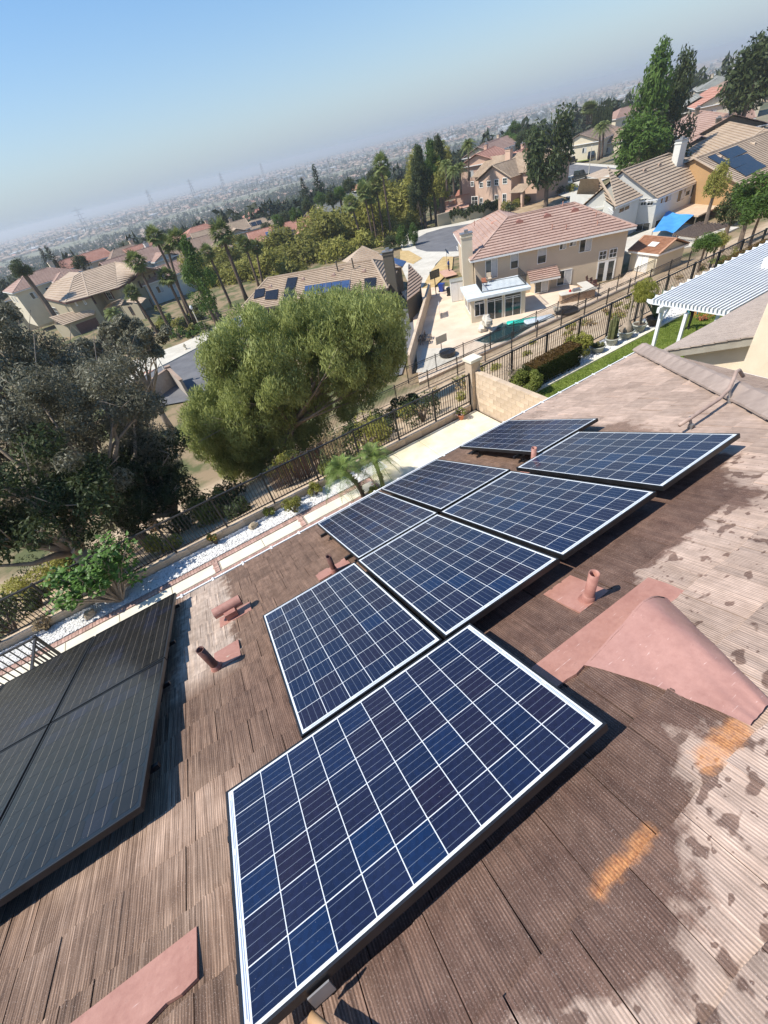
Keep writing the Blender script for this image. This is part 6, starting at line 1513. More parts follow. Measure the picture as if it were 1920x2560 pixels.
# ------------------------------------------------------------------ lamps, hydrant
def street_lamp(label, base, H, ang, kind='arm'):
    t = thing('street_lamp', label, 'street lamp', base, (0,0,ang)); b = MB()
    if kind == 'arm':
        b.tube([(0,0,-.3),(0,0,H*.97)],[.10,.06],8); b.tube([(0,0,H*.95),(.4,0,H),(1.5,0,H+.05)],[.05,.04,.03],6); b.build('pole', M['path'], t)
        b = MB(); b.box(1.3,-.14,H-.02,1.9,.14,H+.1); b.build('lamp_head', M['steel'], t)
    else:
        b.tube([(0,0,-.3),(0,0,H*.86)],[.10,.065],8); b.build('pole', M['path'], t, True); b = MB(); b.lathe([(.07,H*.86),(.13,H*.88),(.10,H*.9)],(0,0,0),10); b.build('collar', M['blackpaint'], t)
        b = MB(); b.lathe([(.10,H*.9),(.24,H*.94),(.22,H*1.0),(.10,H*1.04),(.001,H*1.05)],(0,0,0),12); b.build('lamp_globe', M['gutter'], t, True)
    return t
lb = at(*c7(1285,1080),-16.0); street_lamp('street lamp with a white globe beside the block wall at the left street', lb, top_of(lb,*c7(1145,830))/1.03, 0, 'globe')
lb = at(*c7(1505,690),-16.0); street_lamp('street lamp with a white globe among the tall palms of the left street', lb, min(6, top_of(lb,*c7(1455,480))), 0, 'globe')
lb = at(*r1(845,740),-15.9); street_lamp('tall street lamp in front of the far street with parked cars', lb, top_of(lb,*r1(872,568)), .6)
t = thing('fire_hydrant', 'cream fire hydrant on the corner pavement of the left street', 'hydrant', at(*c7(1378,808),-15.95)); b = MB(); b.lathe([(.22,0),(.22,.08),(.14,.1),(.14,.6),(.18,.62),(.15,.78),(.001,.85)],(0,0,0),10); b.build('hydrant_body', M['w_cream'], t, True); b = MB(); b.tube([(-.25,0,.48),(.25,0,.48)],.07,8); b.build('nozzle', M['w_cream'], t)
t = thing('block_wall', 'grey block wall with brown pillars beside the lamp on the left street', 'wall'); wA, wB = at(*r4(640,255),-16.1), at(*r4(735,185),-16.1); wC = at(*r4(790,240),-16.1); b = MB(); M['greyblock'] = mat_basic('greyish_block', (.34,.29,.24), (.42,.37,.31), 2., .95)
b.bar(wA+Vector((0,0,1.1)), wB+Vector((0,0,1.1)), .3, 2.2); b.bar(wB+Vector((0,0,1.1)), wC+Vector((0,0,1.1)), .3, 2.2); b.build('wall_body', M['greyblock'], t)
b = MB(); b.bar(wA+Vector((0,0,2.25)), wB+Vector((0,0,2.25)), .42, .12); b.bar(wB+Vector((0,0,2.25)), wC+Vector((0,0,2.25)), .42, .12); b.build('wall_cap', M['roof_brown'], t)
b = MB(); b.box(wB.x-.35,wB.y-.35,-16.2,wB.x+.35,wB.y+.35,-13.6); b.build('pillar', M['roof_brown'], t)

# ------------------------------------------------------------------ house with chimney behind the pepper tree
CE = -12.8; CR = -10.3
CH = thing('house', 'tan tiled house with tall dark chimney and several solar panels, behind the big green tree', 'house')
ca, cb_ = at(*c6(185,770),CE), at(*c6(1252,548),CE)
# eave line runs below the visible solar panels; ridge from (330,605) to (1130,460)
ra, rb2 = at(*c6(335,600),CR), at(*c6(1135,458),CR)
ev0, ev1 = at(*c6(150,860),CE), at(*c6(1240,690),CE); ed_ = (rb2-ra).normalized(); en = Vector((ed_.y,-ed_.x,0)); en = en if en.y < 0 else -en
W_ = 6.2; A_ = Vector((ra.x,ra.y,CE))-ed_*3.5+en*W_; B_ = Vector((rb2.x,rb2.y,CE))+ed_*3.0+en*W_; C2 = B_-en*2*W_; D2 = A_-en*2*W_
rbm = MB(); roof_face(rbm, [A_,B_,rb2,ra], .40); roof_face(rbm, [C2,D2,ra,rb2], .40); roof_face(rbm, [B_,C2,rb2], .40); roof_face(rbm, [D2,A_,ra], .40)
# rear wing
wA_, wB_, wC_, wD_ = at(*c6(948,482),-10.75), at(*c6(1262,528),-12.0), at(*c6(1190,412),-11.0), at(*c6(1058,357),-9.9)
roof_ruled(rbm, wA_, wB_, wC_, wD_, 9); wE_ = at(*c6(905,470),-11.6); rbm.poly([wE_, wA_, wD_]); wF_ = at(*c6(1400,470),-12.2); roof_ruled(rbm, wB_, at(*c6(1372,520),-12.6), wF_, wC_, 4)
cr_ = rbm.build('roof', M['roof_tan'], CH); b = MB(); ridge_line(b, [(ra,rb2),(A_,ra),(D2,ra),(B_,rb2),(C2,rb2),(wD_,wC_)]); b.build('ridge_cap', M['roof_tan'], cr_)
cen = (A_+B_+C2+D2)/4; b = MB(); Q = [cen+(p-cen)*.94 for p in (A_,B_,C2,D2)]; walls(b, Q, -16.5, CE-.03); b.poly([(p.x,p.y,CE-.05) for p in (A_,B_,C2,D2)]); wq = [wE_, wA_+Vector((0,.3,0)), wB_+Vector((0,.4,0)), at(*c6(1372,520),-12.6)+Vector((0,.4,0)), wF_+Vector((0,3,0)), wD_+Vector((0,4,0))]; walls(b, wq, -16.5, -12.6); b.build('wall', M['w_dark'], CH)
b = MB(); eave_trim(b, [A_,B_,C2,D2], True, .2); b.build('fascia', M['w_dark'], CH)
cn = ed_.cross(ra-A_).normalized(); cn = cn if cn.z > 0 else -cn
def on_c(px): r = Vector(ray(*px)); tt = cn.dot(A_-Vector(CAM))/cn.dot(r); return Vector(CAM)+r*tt
M['cellfar'] = mat_basic('blue_panel_far', (.035,.065,.14), (.05,.09,.19), 2., .3)
for quad, mm in ((((245,695),(318,685),(310,745),(232,765)), 'solardark'),(((325,710),(420,692),(410,770),(318,770)), 'solardark'),(((492,606),(568,598),(545,685),(470,695)), 'solardark'),(((470,698),(545,688),(530,775),(458,778)), 'solardark'),(((1080,612),(1170,602),(1165,672),(1082,680)), 'solardark')):
    P_ = [on_c(c6(*q)) for q in quad]; b = MB(); b.add([p+cn*.18 for p in P_]+[p+cn*.05 for p in P_],[(0,1,2,3),(0,4,5,1),(1,5,6,2),(2,6,7,3),(3,7,4,0)]); b.build('solar_collector', M[mm], CH)
q0, q1, q2, q3_ = [on_c(c6(*q)) for q in ((624,665),(975,618),(968,690),(612,745))]
for i in range(5):
    for j in range(2):
        f0, f1, g0_, g1_ = i/5+.006, (i+1)/5-.006, j/2+.01, (j+1)/2-.01
        P_ = [q0.lerp(q1,f).lerp(q3_.lerp(q2,f),g_) for f,g_ in ((f0,g0_),(f1,g0_),(f1,g1_),(f0,g1_))]; b = MB(); b.add([p+cn*.15 for p in P_]+[p+cn*.05 for p in P_],[(0,1,2,3),(0,4,5,1),(1,5,6,2),(2,6,7,3),(3,7,4,0)]); b.build('solar_panel', M['cellfar'], CH)
for (x,y) in [(355,680),(605,625),(842,590),(1075,562)]: roof_vent_dome(CH, on_c(c6(x,y)), math.atan2(ed_.y,ed_.x), .38, M['roof_pinkish'])
b = MB()
for (x,y) in [(868,515),(990,495)]: q = at(*c6(x,y),CR+.1); b.tube([q-Vector((0,0,.5)),q+Vector((0,0,.8))],.1,6)
b.build('vent_stack', M['w_dark'], CH)
q = at(*c6(1255,395),-8.9); chimney(CH, q.x, q.y, -16.2, -8.9, 1.3, .9, math.atan2(ed_.y,ed_.x), M['w_dark'])
g0_, g1_ = at(*c6(1290,440),-11.8), at(*c6(1400,478),-12.3); P_ = [at(*c6(x,y),z) for x,y,z in ((1165,445,-11.3),(1200,412,-11.0),(1400,470,-12.0),(1372,508,-12.3))]; b = MB(); b.add([tuple(p) for p in P_]+[tuple(p-Vector((0,0,.1))) for p in P_],[(0,1,2,3),(0,4,5,1),(1,5,6,2),(2,6,7,3),(3,7,4,0)]); b.build('solar_panel', M['cellfar'], CH)
# lower side roof with dark tiles
P_ = [at(*c6(x,y),z) for x,y,z in ((1405,775,-13.2),(1500,700,-13.2),(1525,600,-12.6),(1395,560,-12.2),(1340,690,-12.6))]
rbm = MB(); roof_face(rbm, [P_[0],P_[1],Vector((P_[2].x,P_[2].y,P_[2].z)),P_[3]], .4); b = rbm.build('side_roof', M['roof_brown'], CH)
b = MB(); walls(b, [P_[0]+Vector((.2,.4,0)),P_[1]+Vector((-.4,.3,0)),P_[2]+Vector((-.4,0,0)),P_[3]], -16.5, -13.3); b.build('side_wall', M['w_dark'], CH)

# ------------------------------------------------------------------ big olive house at the left
k_ = 1.0; LE = -10.4
LH = thing('two_storey_house', 'large olive two-storey house with maroon shutters and tan tile roof at the left', 'house')
V7 = {k_: at(*c7(x,y),z) for k_, x, y, z in (('a',310,425,LE),('b',485,465,LE),('c',655,420,LE),('d',720,380,LE),('e',870,355,LE),('f',985,290,LE),('g',1170,215,LE),('p',545,275,-8.1),('q',605,240,-7.8),('r',850,165,-7.5),('s',1050,196,-8.2),('t',395,312,-8.9),('u',505,236,-8.0))}
rbm = MB()
for P_, n in (('abpt',9),('bcqp',11),('cerq',15),('efsr',11)): roof_ruled(rbm, *[V7[k] for k in P_], n, .12)
rbm.poly([V7['t'],V7['p'],V7['q'],V7['u']]); rbm.poly([V7['s'],V7['g'],V7['g']+Vector((-3,14,.5)),V7['r']])
lr_ = rbm.build('roof', M['roof_tan'], LH)
b = MB(); ridge_line(b, [(V7[i],V7[j]) for i, j in (('b','p'),('p','q'),('q','c'),('q','r'),('r','s'),('f','s'),('t','u'),('p','t'))], .3, .14); b.build('ridge_cap', M['roof_tan'], lr_)
b = MB(); eave_trim(b, [V7[k] for k in 'abcdef'], h=.28, w=.08); eave_trim(b, [V7['f'],V7['s'],V7['g']], h=.28, w=.08); b.build('fascia', M['darktrim'], LH)
ctr = Vector((1.0,127,0)); wl7 = {}
for k in 'abcdefg': p = V7[k]; dd_ = (ctr-p); dd_.z = 0; wl7[k] = p+dd_.normalized()*.6
b = MB(); walls(b, [wl7[k] for k in 'abcdefg']+[Vector((6,140,0)),Vector((-16,142,0))], -17.5, LE-.1); gs = V7['s']+(ctr-V7['s']).normalized()*.5; b.add([(wl7['f'].x,wl7['f'].y,LE-.1),(wl7['g'].x,wl7['g'].y,LE-.1),(gs.x,gs.y,V7['s'].z-.2)],[(0,1,2)]); b.build('wall', M['w_olive'], LH)
for sg, L_w in (('ab',[((362,492),(445,556),True)]),('bc',[((548,452),(574,484),False),((613,442),(640,472),False)]),('cd',[((672,420),(712,468),False)]),('de',[((782,390),(840,436),True)]),('ef',[((912,342),(945,378),False),((958,332),(980,362),False)]),('fg',[((1022,308),(1053,350),False),((1099,265),(1127,303),False),((1139,243),(1164,280),False),((1105,440),(1142,512),False),((1202,374),(1238,438),False)])):
    for tl, br, sh in L_w: win_px(LH, wl7[sg[0]], wl7[sg[1]], tl, br, c7, kind='grid', frame=M['trim'] if sh or sg == 'bc' else M['darktrim'], shutters=sh, fw=.10)
rbm = MB(); G7 = [at(*c7(x,y),z) for x,y,z in ((470,634,-13.7),(700,552,-13.7),(706,484,-12.3),(362,572,-12.3))]; roof_ruled(rbm, *G7, 7); rbm.build('garage_roof', M['roof_tan'], LH)
b = MB(); walls(b, [G7[0]+Vector((.4,.5,0)),G7[1]+Vector((-.4,.5,0)),G7[2],G7[3]], -17, -13.8); b.build('garage_wall', M['w_olive'], LH)
gw0, gw1 = G7[0]+Vector((.4,.5,0)), G7[1]+Vector((-.4,.5,0)); window(LH, gw0, gw1, 1.5, 6.0, -16.4, -14.3, 'plain', frame=M['w_olive'], pane=M['darktrim'])
rbm = MB(); roof_ruled(rbm, *[at(*c7(x,y),z) for x,y,z in ((765,515,-13.2),(900,482,-13.2),(935,415,-12.3),(810,470,-12.3))], 4); roof_ruled(rbm, *[at(*c7(x,y),z) for x,y,z in ((930,462,-13.2),(1048,470,-13.3),(1085,430,-12.8),(945,410,-12.2))], 4); rbm.build('porch_roof', M['roof_tan'], LH)
b = MB(); pq_ = [at(*c7(x,y),-13.3) for x,y in ((905,488),(1020,478))]; walls(b, [pq_[0],pq_[1],pq_[1]+Vector((-1,5,0)),pq_[0]+Vector((-1,5,0))], -17, -13.3); b.build('porch_wall', M['w_olive'], LH); win_px(LH, pq_[0], pq_[1], (948,495), (1000,552), c7, kind='door', frame=M['darktrim'])
ld = Vector((.9,-.3,0)).normalized()
for (x,y) in ((365,235),(430,232)): q = at(*c7(x,y),LE+2.6); chimney(LH, q.x, q.y, LE-2, LE+2.6, 2.0, 1.3, math.atan2(ld.y,ld.x), M['w_beige'])
# left wing roof
q = at(*c7(215,400),LE-.6); simple_house('tan hip-roofed wing house behind the dark grey-green tree at far left', (q.x+2,q.y+3), math.atan2(ld.y,ld.x), 14, 10, -16, q.z, q.z+2, M['roof_tan'], M['w_olive'], 'hip', name='house')

# ------------------------------------------------------------------ cars
def car(label, p, ang, body, kind='sedan', group='cars parked on the far street', L=4.6, wd=1.85, H=1.5):
    t = thing('parked_car', label, 'pickup' if kind == 'pickup' else 'car', p, (0,0,ang), group)
    def sect(xs, zs): return list(zip(xs, zs))
    hb = H*.56
    low = [(-L/2,.35),(-L/2+.05,hb*.95),(L*.5-.1,hb*.82),(L/2,.55),(L/2-.05,.3),(-L/2+.1,.28)]
    b = MB(); n = len(low); ww = wd/2; b.add([(x,-ww,z) for x,z in low]+[(x,ww,z) for x,z in low], [tuple(range(n)),tuple(range(n,2*n))[::-1]]+[(i,n+i,n+(i+1)%n,(i+1)%n) for i in range(n)])
    if kind == 'sedan': cab = [(-L*.42,hb*.92),(-L*.30,H*.97),(L*.10,H),(L*.27,hb*.88)]
    elif kind == 'suv': cab = [(-L*.47,hb*.92),(-L*.43,H*.98),(L*.10,H),(L*.24,hb*.88)]
    else: cab = [(-L*.10,hb*.92),(-L*.08,H*.98),(L*.14,H),(L*.27,hb*.88)]
    o = b.build('body', body, t); md = o.modifiers.new('b','BEVEL'); md.width = .06; md.segments = 2
    b = MB(); m_ = len(cab); wi = ww*.86; wo = ww*.96
    b.add([(x,-(wi if z > hb*1.1 else wo),z) for x,z in cab]+[(x,(wi if z > hb*1.1 else wo),z) for x,z in cab], [(0,1,2,3),(7,6,5,4)]+[(i,m_+i,m_+i+1,i+1) for i in range(3)]); b.build('cabin_glass', M['glass'], t)
    b = MB(); b.box(cab[1][0]+.05,-wi+.01,H*.975,cab[2][0]-.02,wi-.01,H+.03)
    for i in (0,1,2):
        a_, c_ = cab[i if i < 2 else 2], cab[i+1 if i < 2 else 3]
        if i != 1:
            for s in (-1,1): b.bar((a_[0],s*(wo+wi)/2,a_[1]),(c_[0],s*(wi+wo)/2,c_[1]),.07,.07)
    b.build('car_roof', body, t)
    if kind == 'pickup': b = MB(); b.box(-L/2+.15,-ww+.15,hb*.90,-L*.12,ww-.15,hb*.97); b.build('cargo_bed', M['black'], t)
    wb = MB(); wb.tube([(0,-.11,0),(0,.11,0)],.34,14); hub = MB(); hub.tube([(0,-.12,0),(0,.12,0)],.19,10); wm = None
    for x in (-L*.31,L*.31):
        for s in (-1,1):
            o = wb.build('wheel', M['black'], t); o.location = (x,s*(ww-.1),.34); r_ = hub.build('rim', M['steel'], o)
    for s in (-1,1):
        b = MB(); b.box(L/2-.12,s*ww*.7-.16,.58,L/2-.02,s*ww*.7+.16,.72); b.build('headlight', M['blind'], t)
    return t
cw = mat_basic('white_car_paint', (.70,.70,.70), (.75,.75,.75), 1., .25, coat=.5); ck = mat_basic('black_car_paint', (.012,.012,.015), (.02,.02,.024), 1., .2, coat=.5); cg = mat_basic('dark_green_car_paint', (.02,.028,.028), (.03,.04,.04), 1., .2, coat=.5); cs_ = mat_basic('silver_car_paint', (.38,.42,.46), (.45,.5,.54), 1., .25, metal=.4, coat=.5)
car('white car parked on the driveway above the little lawn', at(*r1(792,612),-15.8), .35, cw, 'sedan', L=5.6, H=1.7)
car('black people carrier parked right of the little lawn', at(*r1(862,622),-15.8), .6, ck, 'suv', L=5.2, wd=2., H=1.9)
car('black car half hidden behind the tree at the far street', at(*r1(770,648),-15.8), .2, ck, 'suv', L=5, H=1.8)
car('dark pickup truck parked nearest, left of the tall street lamp', at(*r1(800,722),-15.8), -.15, cg, 'pickup', L=6.0, wd=2.1, H=2.0)
car('silver car whose rear shows beside the tree trunk', at(*r1(740,745),-15.8), 1.2, cs_, 'sedan', L=4.8, H=1.6)
car('white car beside the gabled house at the far street', at(*r1(775,572),-15.8), .5, cw, 'sedan', L=4.8, H=1.7)

# ------------------------------------------------------------------ palms
def fan_palm_mesh(seed, r=1.5):
    rnd = random.Random(seed); b = MB()
    for i in range(46):
        a = i*2.39996; f = i/46; el = 1.35-2.5*f; L = r*rnd.uniform(.6,.95)*(1 if el > -.5 else .75); d = Vector((math.cos(a)*math.cos(el),math.sin(a)*math.cos(el),math.sin(el))); o = d*(L*.45); sdv = d.cross(Vector((0,0,1)))
        if sdv.length < .1: sdv = Vector((1,0,0))
        sdv.normalize(); upv = sdv.cross(d); b.bar((0,0,0), o, .03, .015)
        for k in range(9):
            t_ = (k-4)/4*1.15; e = o+(d*math.cos(t_)+sdv*math.sin(t_)).normalized()*(L*.62)-Vector((0,0,.22*L*abs(t_)))-Vector((0,0,.10*L)); mid = o.lerp(e,.55)+upv*.03; w = (d*-math.sin(t_)+sdv*math.cos(t_)).normalized()*(.06*L); b.add([o,mid-w,e,mid+w],[(0,1,2,3)])
    me = bpy.data.meshes.new('crown'); me.from_pydata([tuple(v) for v in b.v],[],b.f); return me
def skirt_mesh(seed):
    rnd = random.Random(seed); b = MB()
    for i in range(60):
        a = rnd.uniform(0,6.28); z0 = rnd.uniform(-.9,.1); r0 = .22; o = Vector((math.cos(a)*r0,math.sin(a)*r0,z0)); e = o+Vector((math.cos(a)*rnd.uniform(.2,.5),math.sin(a)*rnd.uniform(.2,.5),-rnd.uniform(.5,.9))); w = Vector((-math.sin(a),math.cos(a),0))*.09; b.add([o-w*.4,e-w,e+w,o+w*.4],[(0,1,2,3)])
    me = bpy.data.meshes.new('dead_fronds'); me.from_pydata([tuple(v) for v in b.v],[],b.f); return me
M['leaf_fan'] = mat_leaf('fan_palm_leaf', (.11,.14,.045), (.26,.30,.10), .8, .25); M['leaf_dead'] = mat_basic('dead_frond', (.20,.14,.08), (.33,.24,.15), 4., .9)
FPM = [fan_palm_mesh(i, 2.3) for i in (1,2,3)]; SKM = [skirt_mesh(i) for i in (1,2)]
for me in FPM: me.materials.append(M['leaf_fan'])
for me in SKM: me.materials.append(M['leaf_dead'])
def feather_mesh(seed, r=2.8, n=30):
    rnd = random.Random(seed); b = MB()
    for i in range(n):
        a = i*2.39996; f = i/n; el = 1.3-1.7*f; L = r*rnd.uniform(.85,1.1); hd = Vector((math.cos(a),math.sin(a),0)); side = Vector((-hd.y,hd.x,0)); pts = [hd*(L*s*math.cos(el)*(1-.1*s))+Vector((0,0,L*s*math.sin(el)-L*.6*s*s)) for s in [k/7 for k in range(8)]]
        b.tube(pts,[.04-.004*k for k in range(8)],4)
        for k in range(1,20):
            s = k/20*7; j = min(int(s),6); q = pts[j].lerp(pts[j+1],s-j); d = (pts[j+1]-pts[j]).normalized(); ll = L*.26*math.sin(math.pi*min(k/20*.9+.15,1))+.08
            for sg in (-1,1): e = q+(side*sg*.8+d*.4+Vector((0,0,-.35))).normalized()*ll; w = d*.045; b.add([q-w,q+w,e],[(0,1,2)])
    me = bpy.data.meshes.new('crown'); me.from_pydata([tuple(v) for v in b.v],[],b.f); me.materials.append(M['leaf_fan']); return me
FEM = [feather_mesh(5), feather_mesh(6)]
def palm(label, base_px, top_px, zb=-16, kind='fan', scale=1., rt_=.24, group=None, r=None):
    p = at(*base_px,zb) if r is None else atr(*base_px,r); h = top_of(p,*top_px); 
    # the crown's own sideways offset: lean
    rr_ = Vector(ray(*top_px)); C = Vector(CAM); dist = math.hypot(p.x-C.x,p.y-C.y); q = C+rr_*(dist/math.hypot(rr_.x,rr_.y)); lean = q-p; h = lean.z
    t = thing('palm_tree', label, 'palm tree', p, group=group); b = MB(); N = 9; path = [Vector((lean.x*(i/N)**1.4,lean.y*(i/N)**1.4,h*i/N-.0)) for i in range(N+1)]; path[0].z = -.6
    b.tube(path, [rt_*1.5]+[rt_*(1.08-.35*i/N) for i in range(1,N+1)], 9); b.build('trunk', M['barkpalm'], t, True)
    print('palm', label[:40], proj(p)[:2], proj(q)[:2], round(h,1)); s = random.Random(label).random(); me = (FPM if kind == 'fan' else FEM)[int(s*97)%(3 if kind == 'fan' else 2)]; o = link('crown', me, t); o.location = path[-1]; o.rotation_euler = (0,0,s*6.28); o.scale = (scale,)*3
    if kind == 'fan': o = link('dead_fronds', SKM[int(s*31)%2], t); o.location = path[-1]; o.scale = (scale*rt_/.24,)*2+(scale,)
    return t
GPL = 'tall fan palms along the left street'; GPC = 'tall fan palms above the chimney house'
P3 = lambda x,y: r3(x,y)
for lab, bx, tx, zb, sc in [
 ('leftmost tall fan palm of the street group, crown above the olive house gable', (720,815),(565,505),-16,1.0),
 ('short bright-green fan palm in front of the olive house windows', (665,820),(545,632),-16,.8),
 ('tall fan palm at the top left of the street group, against the red roofs', (810,760),(640,398),-16,.9),
 ('tall fan palm second from the left in the upper row, trunk crossing the green tree', (790,745),(690,430),-16,.9),
 ('tall fan palm third in the upper row beside the green tree', (905,775),(735,412),-16,.95),
 ('medium fan palm with bushy crown low in the street group', (800,795),(690,565),-16,.9),
 ('red-trunked fan palm by the second street lamp', (905,778),(792,550),-16,1.),
 ('slim fan palm just right of the green street tree', (960,690),(862,465),-16,.85),
 ('thickest fan palm of all with a shaggy brown trunk in the middle of the picture', (1022,660),(915,385),-16,1.35),
 ('left one of the pair of fan palms next to the yellow-green trees', (1073,603),(1015,430),-16,1.0),
 ('right one of the pair of fan palms next to the yellow-green trees', (1090,590),(1062,445),-16,.95),
 ('leaning fan palm leftmost of the group above the chimney house', (1505,442),(1455,262),-16,1.15),
 ('fan palm second of the group above the chimney house', (1550,420),(1508,214),-16,1.15),
 ('fan palm third of the group above the chimney house', (1562,410),(1535,235),-16,1.1),
 ('fan palm fourth of the group above the chimney house', (1592,402),(1558,182),-16,1.15),
 ('tallest fan palm, standing highest against the valley', (1624,400),(1580,100),-16,1.3)]:
    palm(lab, P3(*bx), P3(*tx), zb, 'fan', sc, .36 if 'thickest' in lab else .25, GPL if bx[0] < 1100 else GPC)
m8 = mk(800,280,.4202)
for lab, bx, tx, r_, sc in [('big feather palm left of the salmon house', m8(885,390), m8(882,195), 128, 1.), ('drooping feather palm below the big feather palm', m8(755,450), m8(748,315), 118, .85), ('yellow-green feather palm beside the salmon house', m8(838,470), m8(832,330), 112, .8), ('feather palm with pale trunk nearest the outbuilding', m8(798,475), m8(790,350), 110, .8), ('small distant palm poking above the dark trees', m8(732,240), m8(730,185), 170, .7)]:
    palm(lab, bx, tx, 0, 'feather', sc, .22, 'feather palms beside the salmon house', r=r_)
m4 = mk(1450,50,.2833)
for lab, bx, tx in [('feather palm with pale trunk at the far street, left of the pair', m4(165,1215), m4(175,955)), ('feather palm with pale trunk at the far street, right of the pair', m4(192,1200), m4(212,935))]: palm(lab, bx, tx, 0, 'feather', 1.1, .3, 'pair of palms on the far street', r=175)
for i,(x,y) in enumerate([(60,900),(80,900),(100,900)]): palm('slender distant fan palm in the trio beside the poplars', m4(x,y), m4(x+2,y-125), 0, 'fan', 1.3, .25, 'trio of distant palms by the poplars', r=230)
palm('spiky palm head rising in front of the olive house door', c7(830,640), c7(835,545), 0, 'feather', .9, .2, r=92)

# ------------------------------------------------------------------ trees
M['leaf_pepper'] = mat_leaf('pepper_tree_leaf', (.17,.20,.05), (.45,.49,.18), .9, .4, fine=9.)
M['leaf_euc'] = mat_leaf('grey_gum_leaf', (.10,.09,.05), (.25,.245,.165), .8, .25, .5, .28, fine=10.)
M['leaf_mass'] = mat_leaf('yellow_green_leaf', (.19,.19,.035), (.38,.36,.09), .35, .4, fine=3.)
M['leaf_tree'] = mat_leaf('fresh_green_leaf', (.05,.10,.015), (.13,.21,.04), .5, .35, fine=5.)
M['leaf_oak'] = mat_leaf('dark_green_leaf', (.030,.048,.015), (.085,.11,.038), .4, .3, fine=4.)
M['leaf_pine'] = mat_leaf('pine_needle', (.014,.028,.012), (.045,.065,.025), .4, .1, fine=6.)
M['leaf_far'] = mat_leaf('distant_foliage', (.025,.036,.018), (.065,.08,.036), .05, .2, fine=.6)
def limbs(cs, trunk_top, base, rnd, n, rad, mat, t, bend=.2):
    b = MB(); b.tube([base, base.lerp(trunk_top,.5)+Vector((rnd.uniform(-.2,.2),rnd.uniform(-.2,.2),0)), trunk_top],[rad*1.2,rad,rad*.8],9); b.build('trunk', mat, t, True)
    b = MB(); pick_ = [Vector(c) for c in cs]; rnd.shuffle(pick_)
    for c in pick_[:n]:
        m1 = trunk_top.lerp(c,.45)+Vector((rnd.uniform(-1,1),rnd.uniform(-1,1),rnd.uniform(-.2,.8)))*bend*(c-trunk_top).length; b.tube([trunk_top,trunk_top.lerp(m1,.5)+Vector((0,0,.1)),m1,c],[rad*.6,rad*.42,rad*.26,rad*.07],6)
        for k in range(3): e = c+Vector((rnd.uniform(-1,1),rnd.uniform(-1,1),rnd.uniform(-.5,.9)))*(c-trunk_top).length*.28; b.tube([m1.lerp(c,rnd.uniform(.2,.9)),e],[rad*.12,rad*.03],4)
    b.build('limb', mat, t, True)
# pepper tree
pc = atr(728,965,26.5); print('pepper', pc, 'top', proj(pc+Vector((0,0,5)))[:2])
zb_ = ground(pc.x, pc.y); base = Vector((pc.x-2.2,pc.y+.8,zb_)); t = thing('pepper_tree', 'large light green weeping pepper tree with feathery foliage in the middle', 'tree', base)
rnd = random.Random(21); rel = pc-base; cs = []; rs = []
outline = [(575,830),(640,790),(740,768),(850,752),(950,742),(995,775),(998,870),(965,950),(885,1025),(790,1090),(700,1145),(610,1180),(535,1170),(480,1110),(480,1030),(515,970),(525,890)]
def inside_(x, y):
    c = False; n = len(outline)
    for i in range(n):
        (x0,y0),(x1,y1) = outline[i], outline[(i+1)%n]
        if (y0 > y) != (y1 > y) and x < (x1-x0)*(y-y0)/(y1-y0)+x0: c = not c
    return c
def rim(x, y): return min(math.hypot(x-a, y-b_) for a, b_ in outline)
while len(cs) < 260:                                     # clump centres fill the crown's own volume
    x, y = rnd.uniform(440,1005), rnd.uniform(690,1190)
    if not inside_(x, y): continue
    th = min(1, rim(x, y)/170); r_c = 27+(750-y)*-.002; r_ = r_c+rnd.uniform(-4.2,4.2)*(.35+.65*th)+ (1-th)*rnd.uniform(-.5,.5); q3 = atr(x, y, r_)
    cs.append(tuple(q3-base)); q = rnd.uniform(.6,1.0); rs.append((q,q,q*1.3))
for (xa,ya), (xb,yb) in zip(outline, outline[1:]+outline[:1]):
    n_ = max(1, int(math.hypot(xb-xa, yb-ya)/30))
    for k in range(n_):
        if rnd.random() < .35: continue
        x, y = xa+(xb-xa)*k/n_+rnd.uniform(-20,20), ya+(yb-ya)*k/n_+rnd.uniform(-20,20); x += (740-x)*.05; y += (950-y)*.05; q3 = atr(x, y, 27+rnd.uniform(-.8,.8)); cs.append(tuple(q3-base)); q = rnd.uniform(.55,.85); rs.append((q,q,q*1.35))
link('crown', leaf_cloud('crown', M['leaf_pepper'], cs, rs, 175000, .047, 3, aspect=3.4, shell=.45, droop=.55), t)
limbs(cs, rel*.55+Vector((0,0,-.6)), Vector((0,0,-.4)), rnd, 30, .30, M['barkpale'], t)
# gum trees
def gum(label, px, r, R3, seed, nleaf, base_off, leaf=.085, nc=80, mat='leaf_euc'):
    pc = atr(*px,r); base = Vector((pc.x+base_off[0],pc.y+base_off[1],0)); base.z = ground(base.x,base.y); t = thing('gum_tree', label, 'tree', base); rnd = random.Random(seed); g = np.random.default_rng(seed); rel = pc-base; cs = []; rs = []
    for k in range(nc):
        p = g.normal(size=3); p /= np.linalg.norm(p); f = rnd.uniform(.25,1)**.7; cs.append(tuple(rel+Vector((p[0]*R3[0]*f,p[1]*R3[1]*f,p[2]*R3[2]*f)))); q = rnd.uniform(.45,.95); rs.append((q*.95,q*.95,q*.75))
    link('crown', leaf_cloud('crown', M[mat], cs, rs, nleaf, leaf, seed, aspect=1.9, shell=.2, droop=.25), t); limbs(cs, rel*.5+Vector((0,0,-.5)), Vector((0,0,-.4)), rnd, 22, .3, M['barkpale'], t); return t
gum('large dark grey-green gum tree filling the left side, nearest to the fence', (90,1120), 19.5, (5.0,3.6,3.9), 31, 72000, (1.2,-.5), .037, 95)
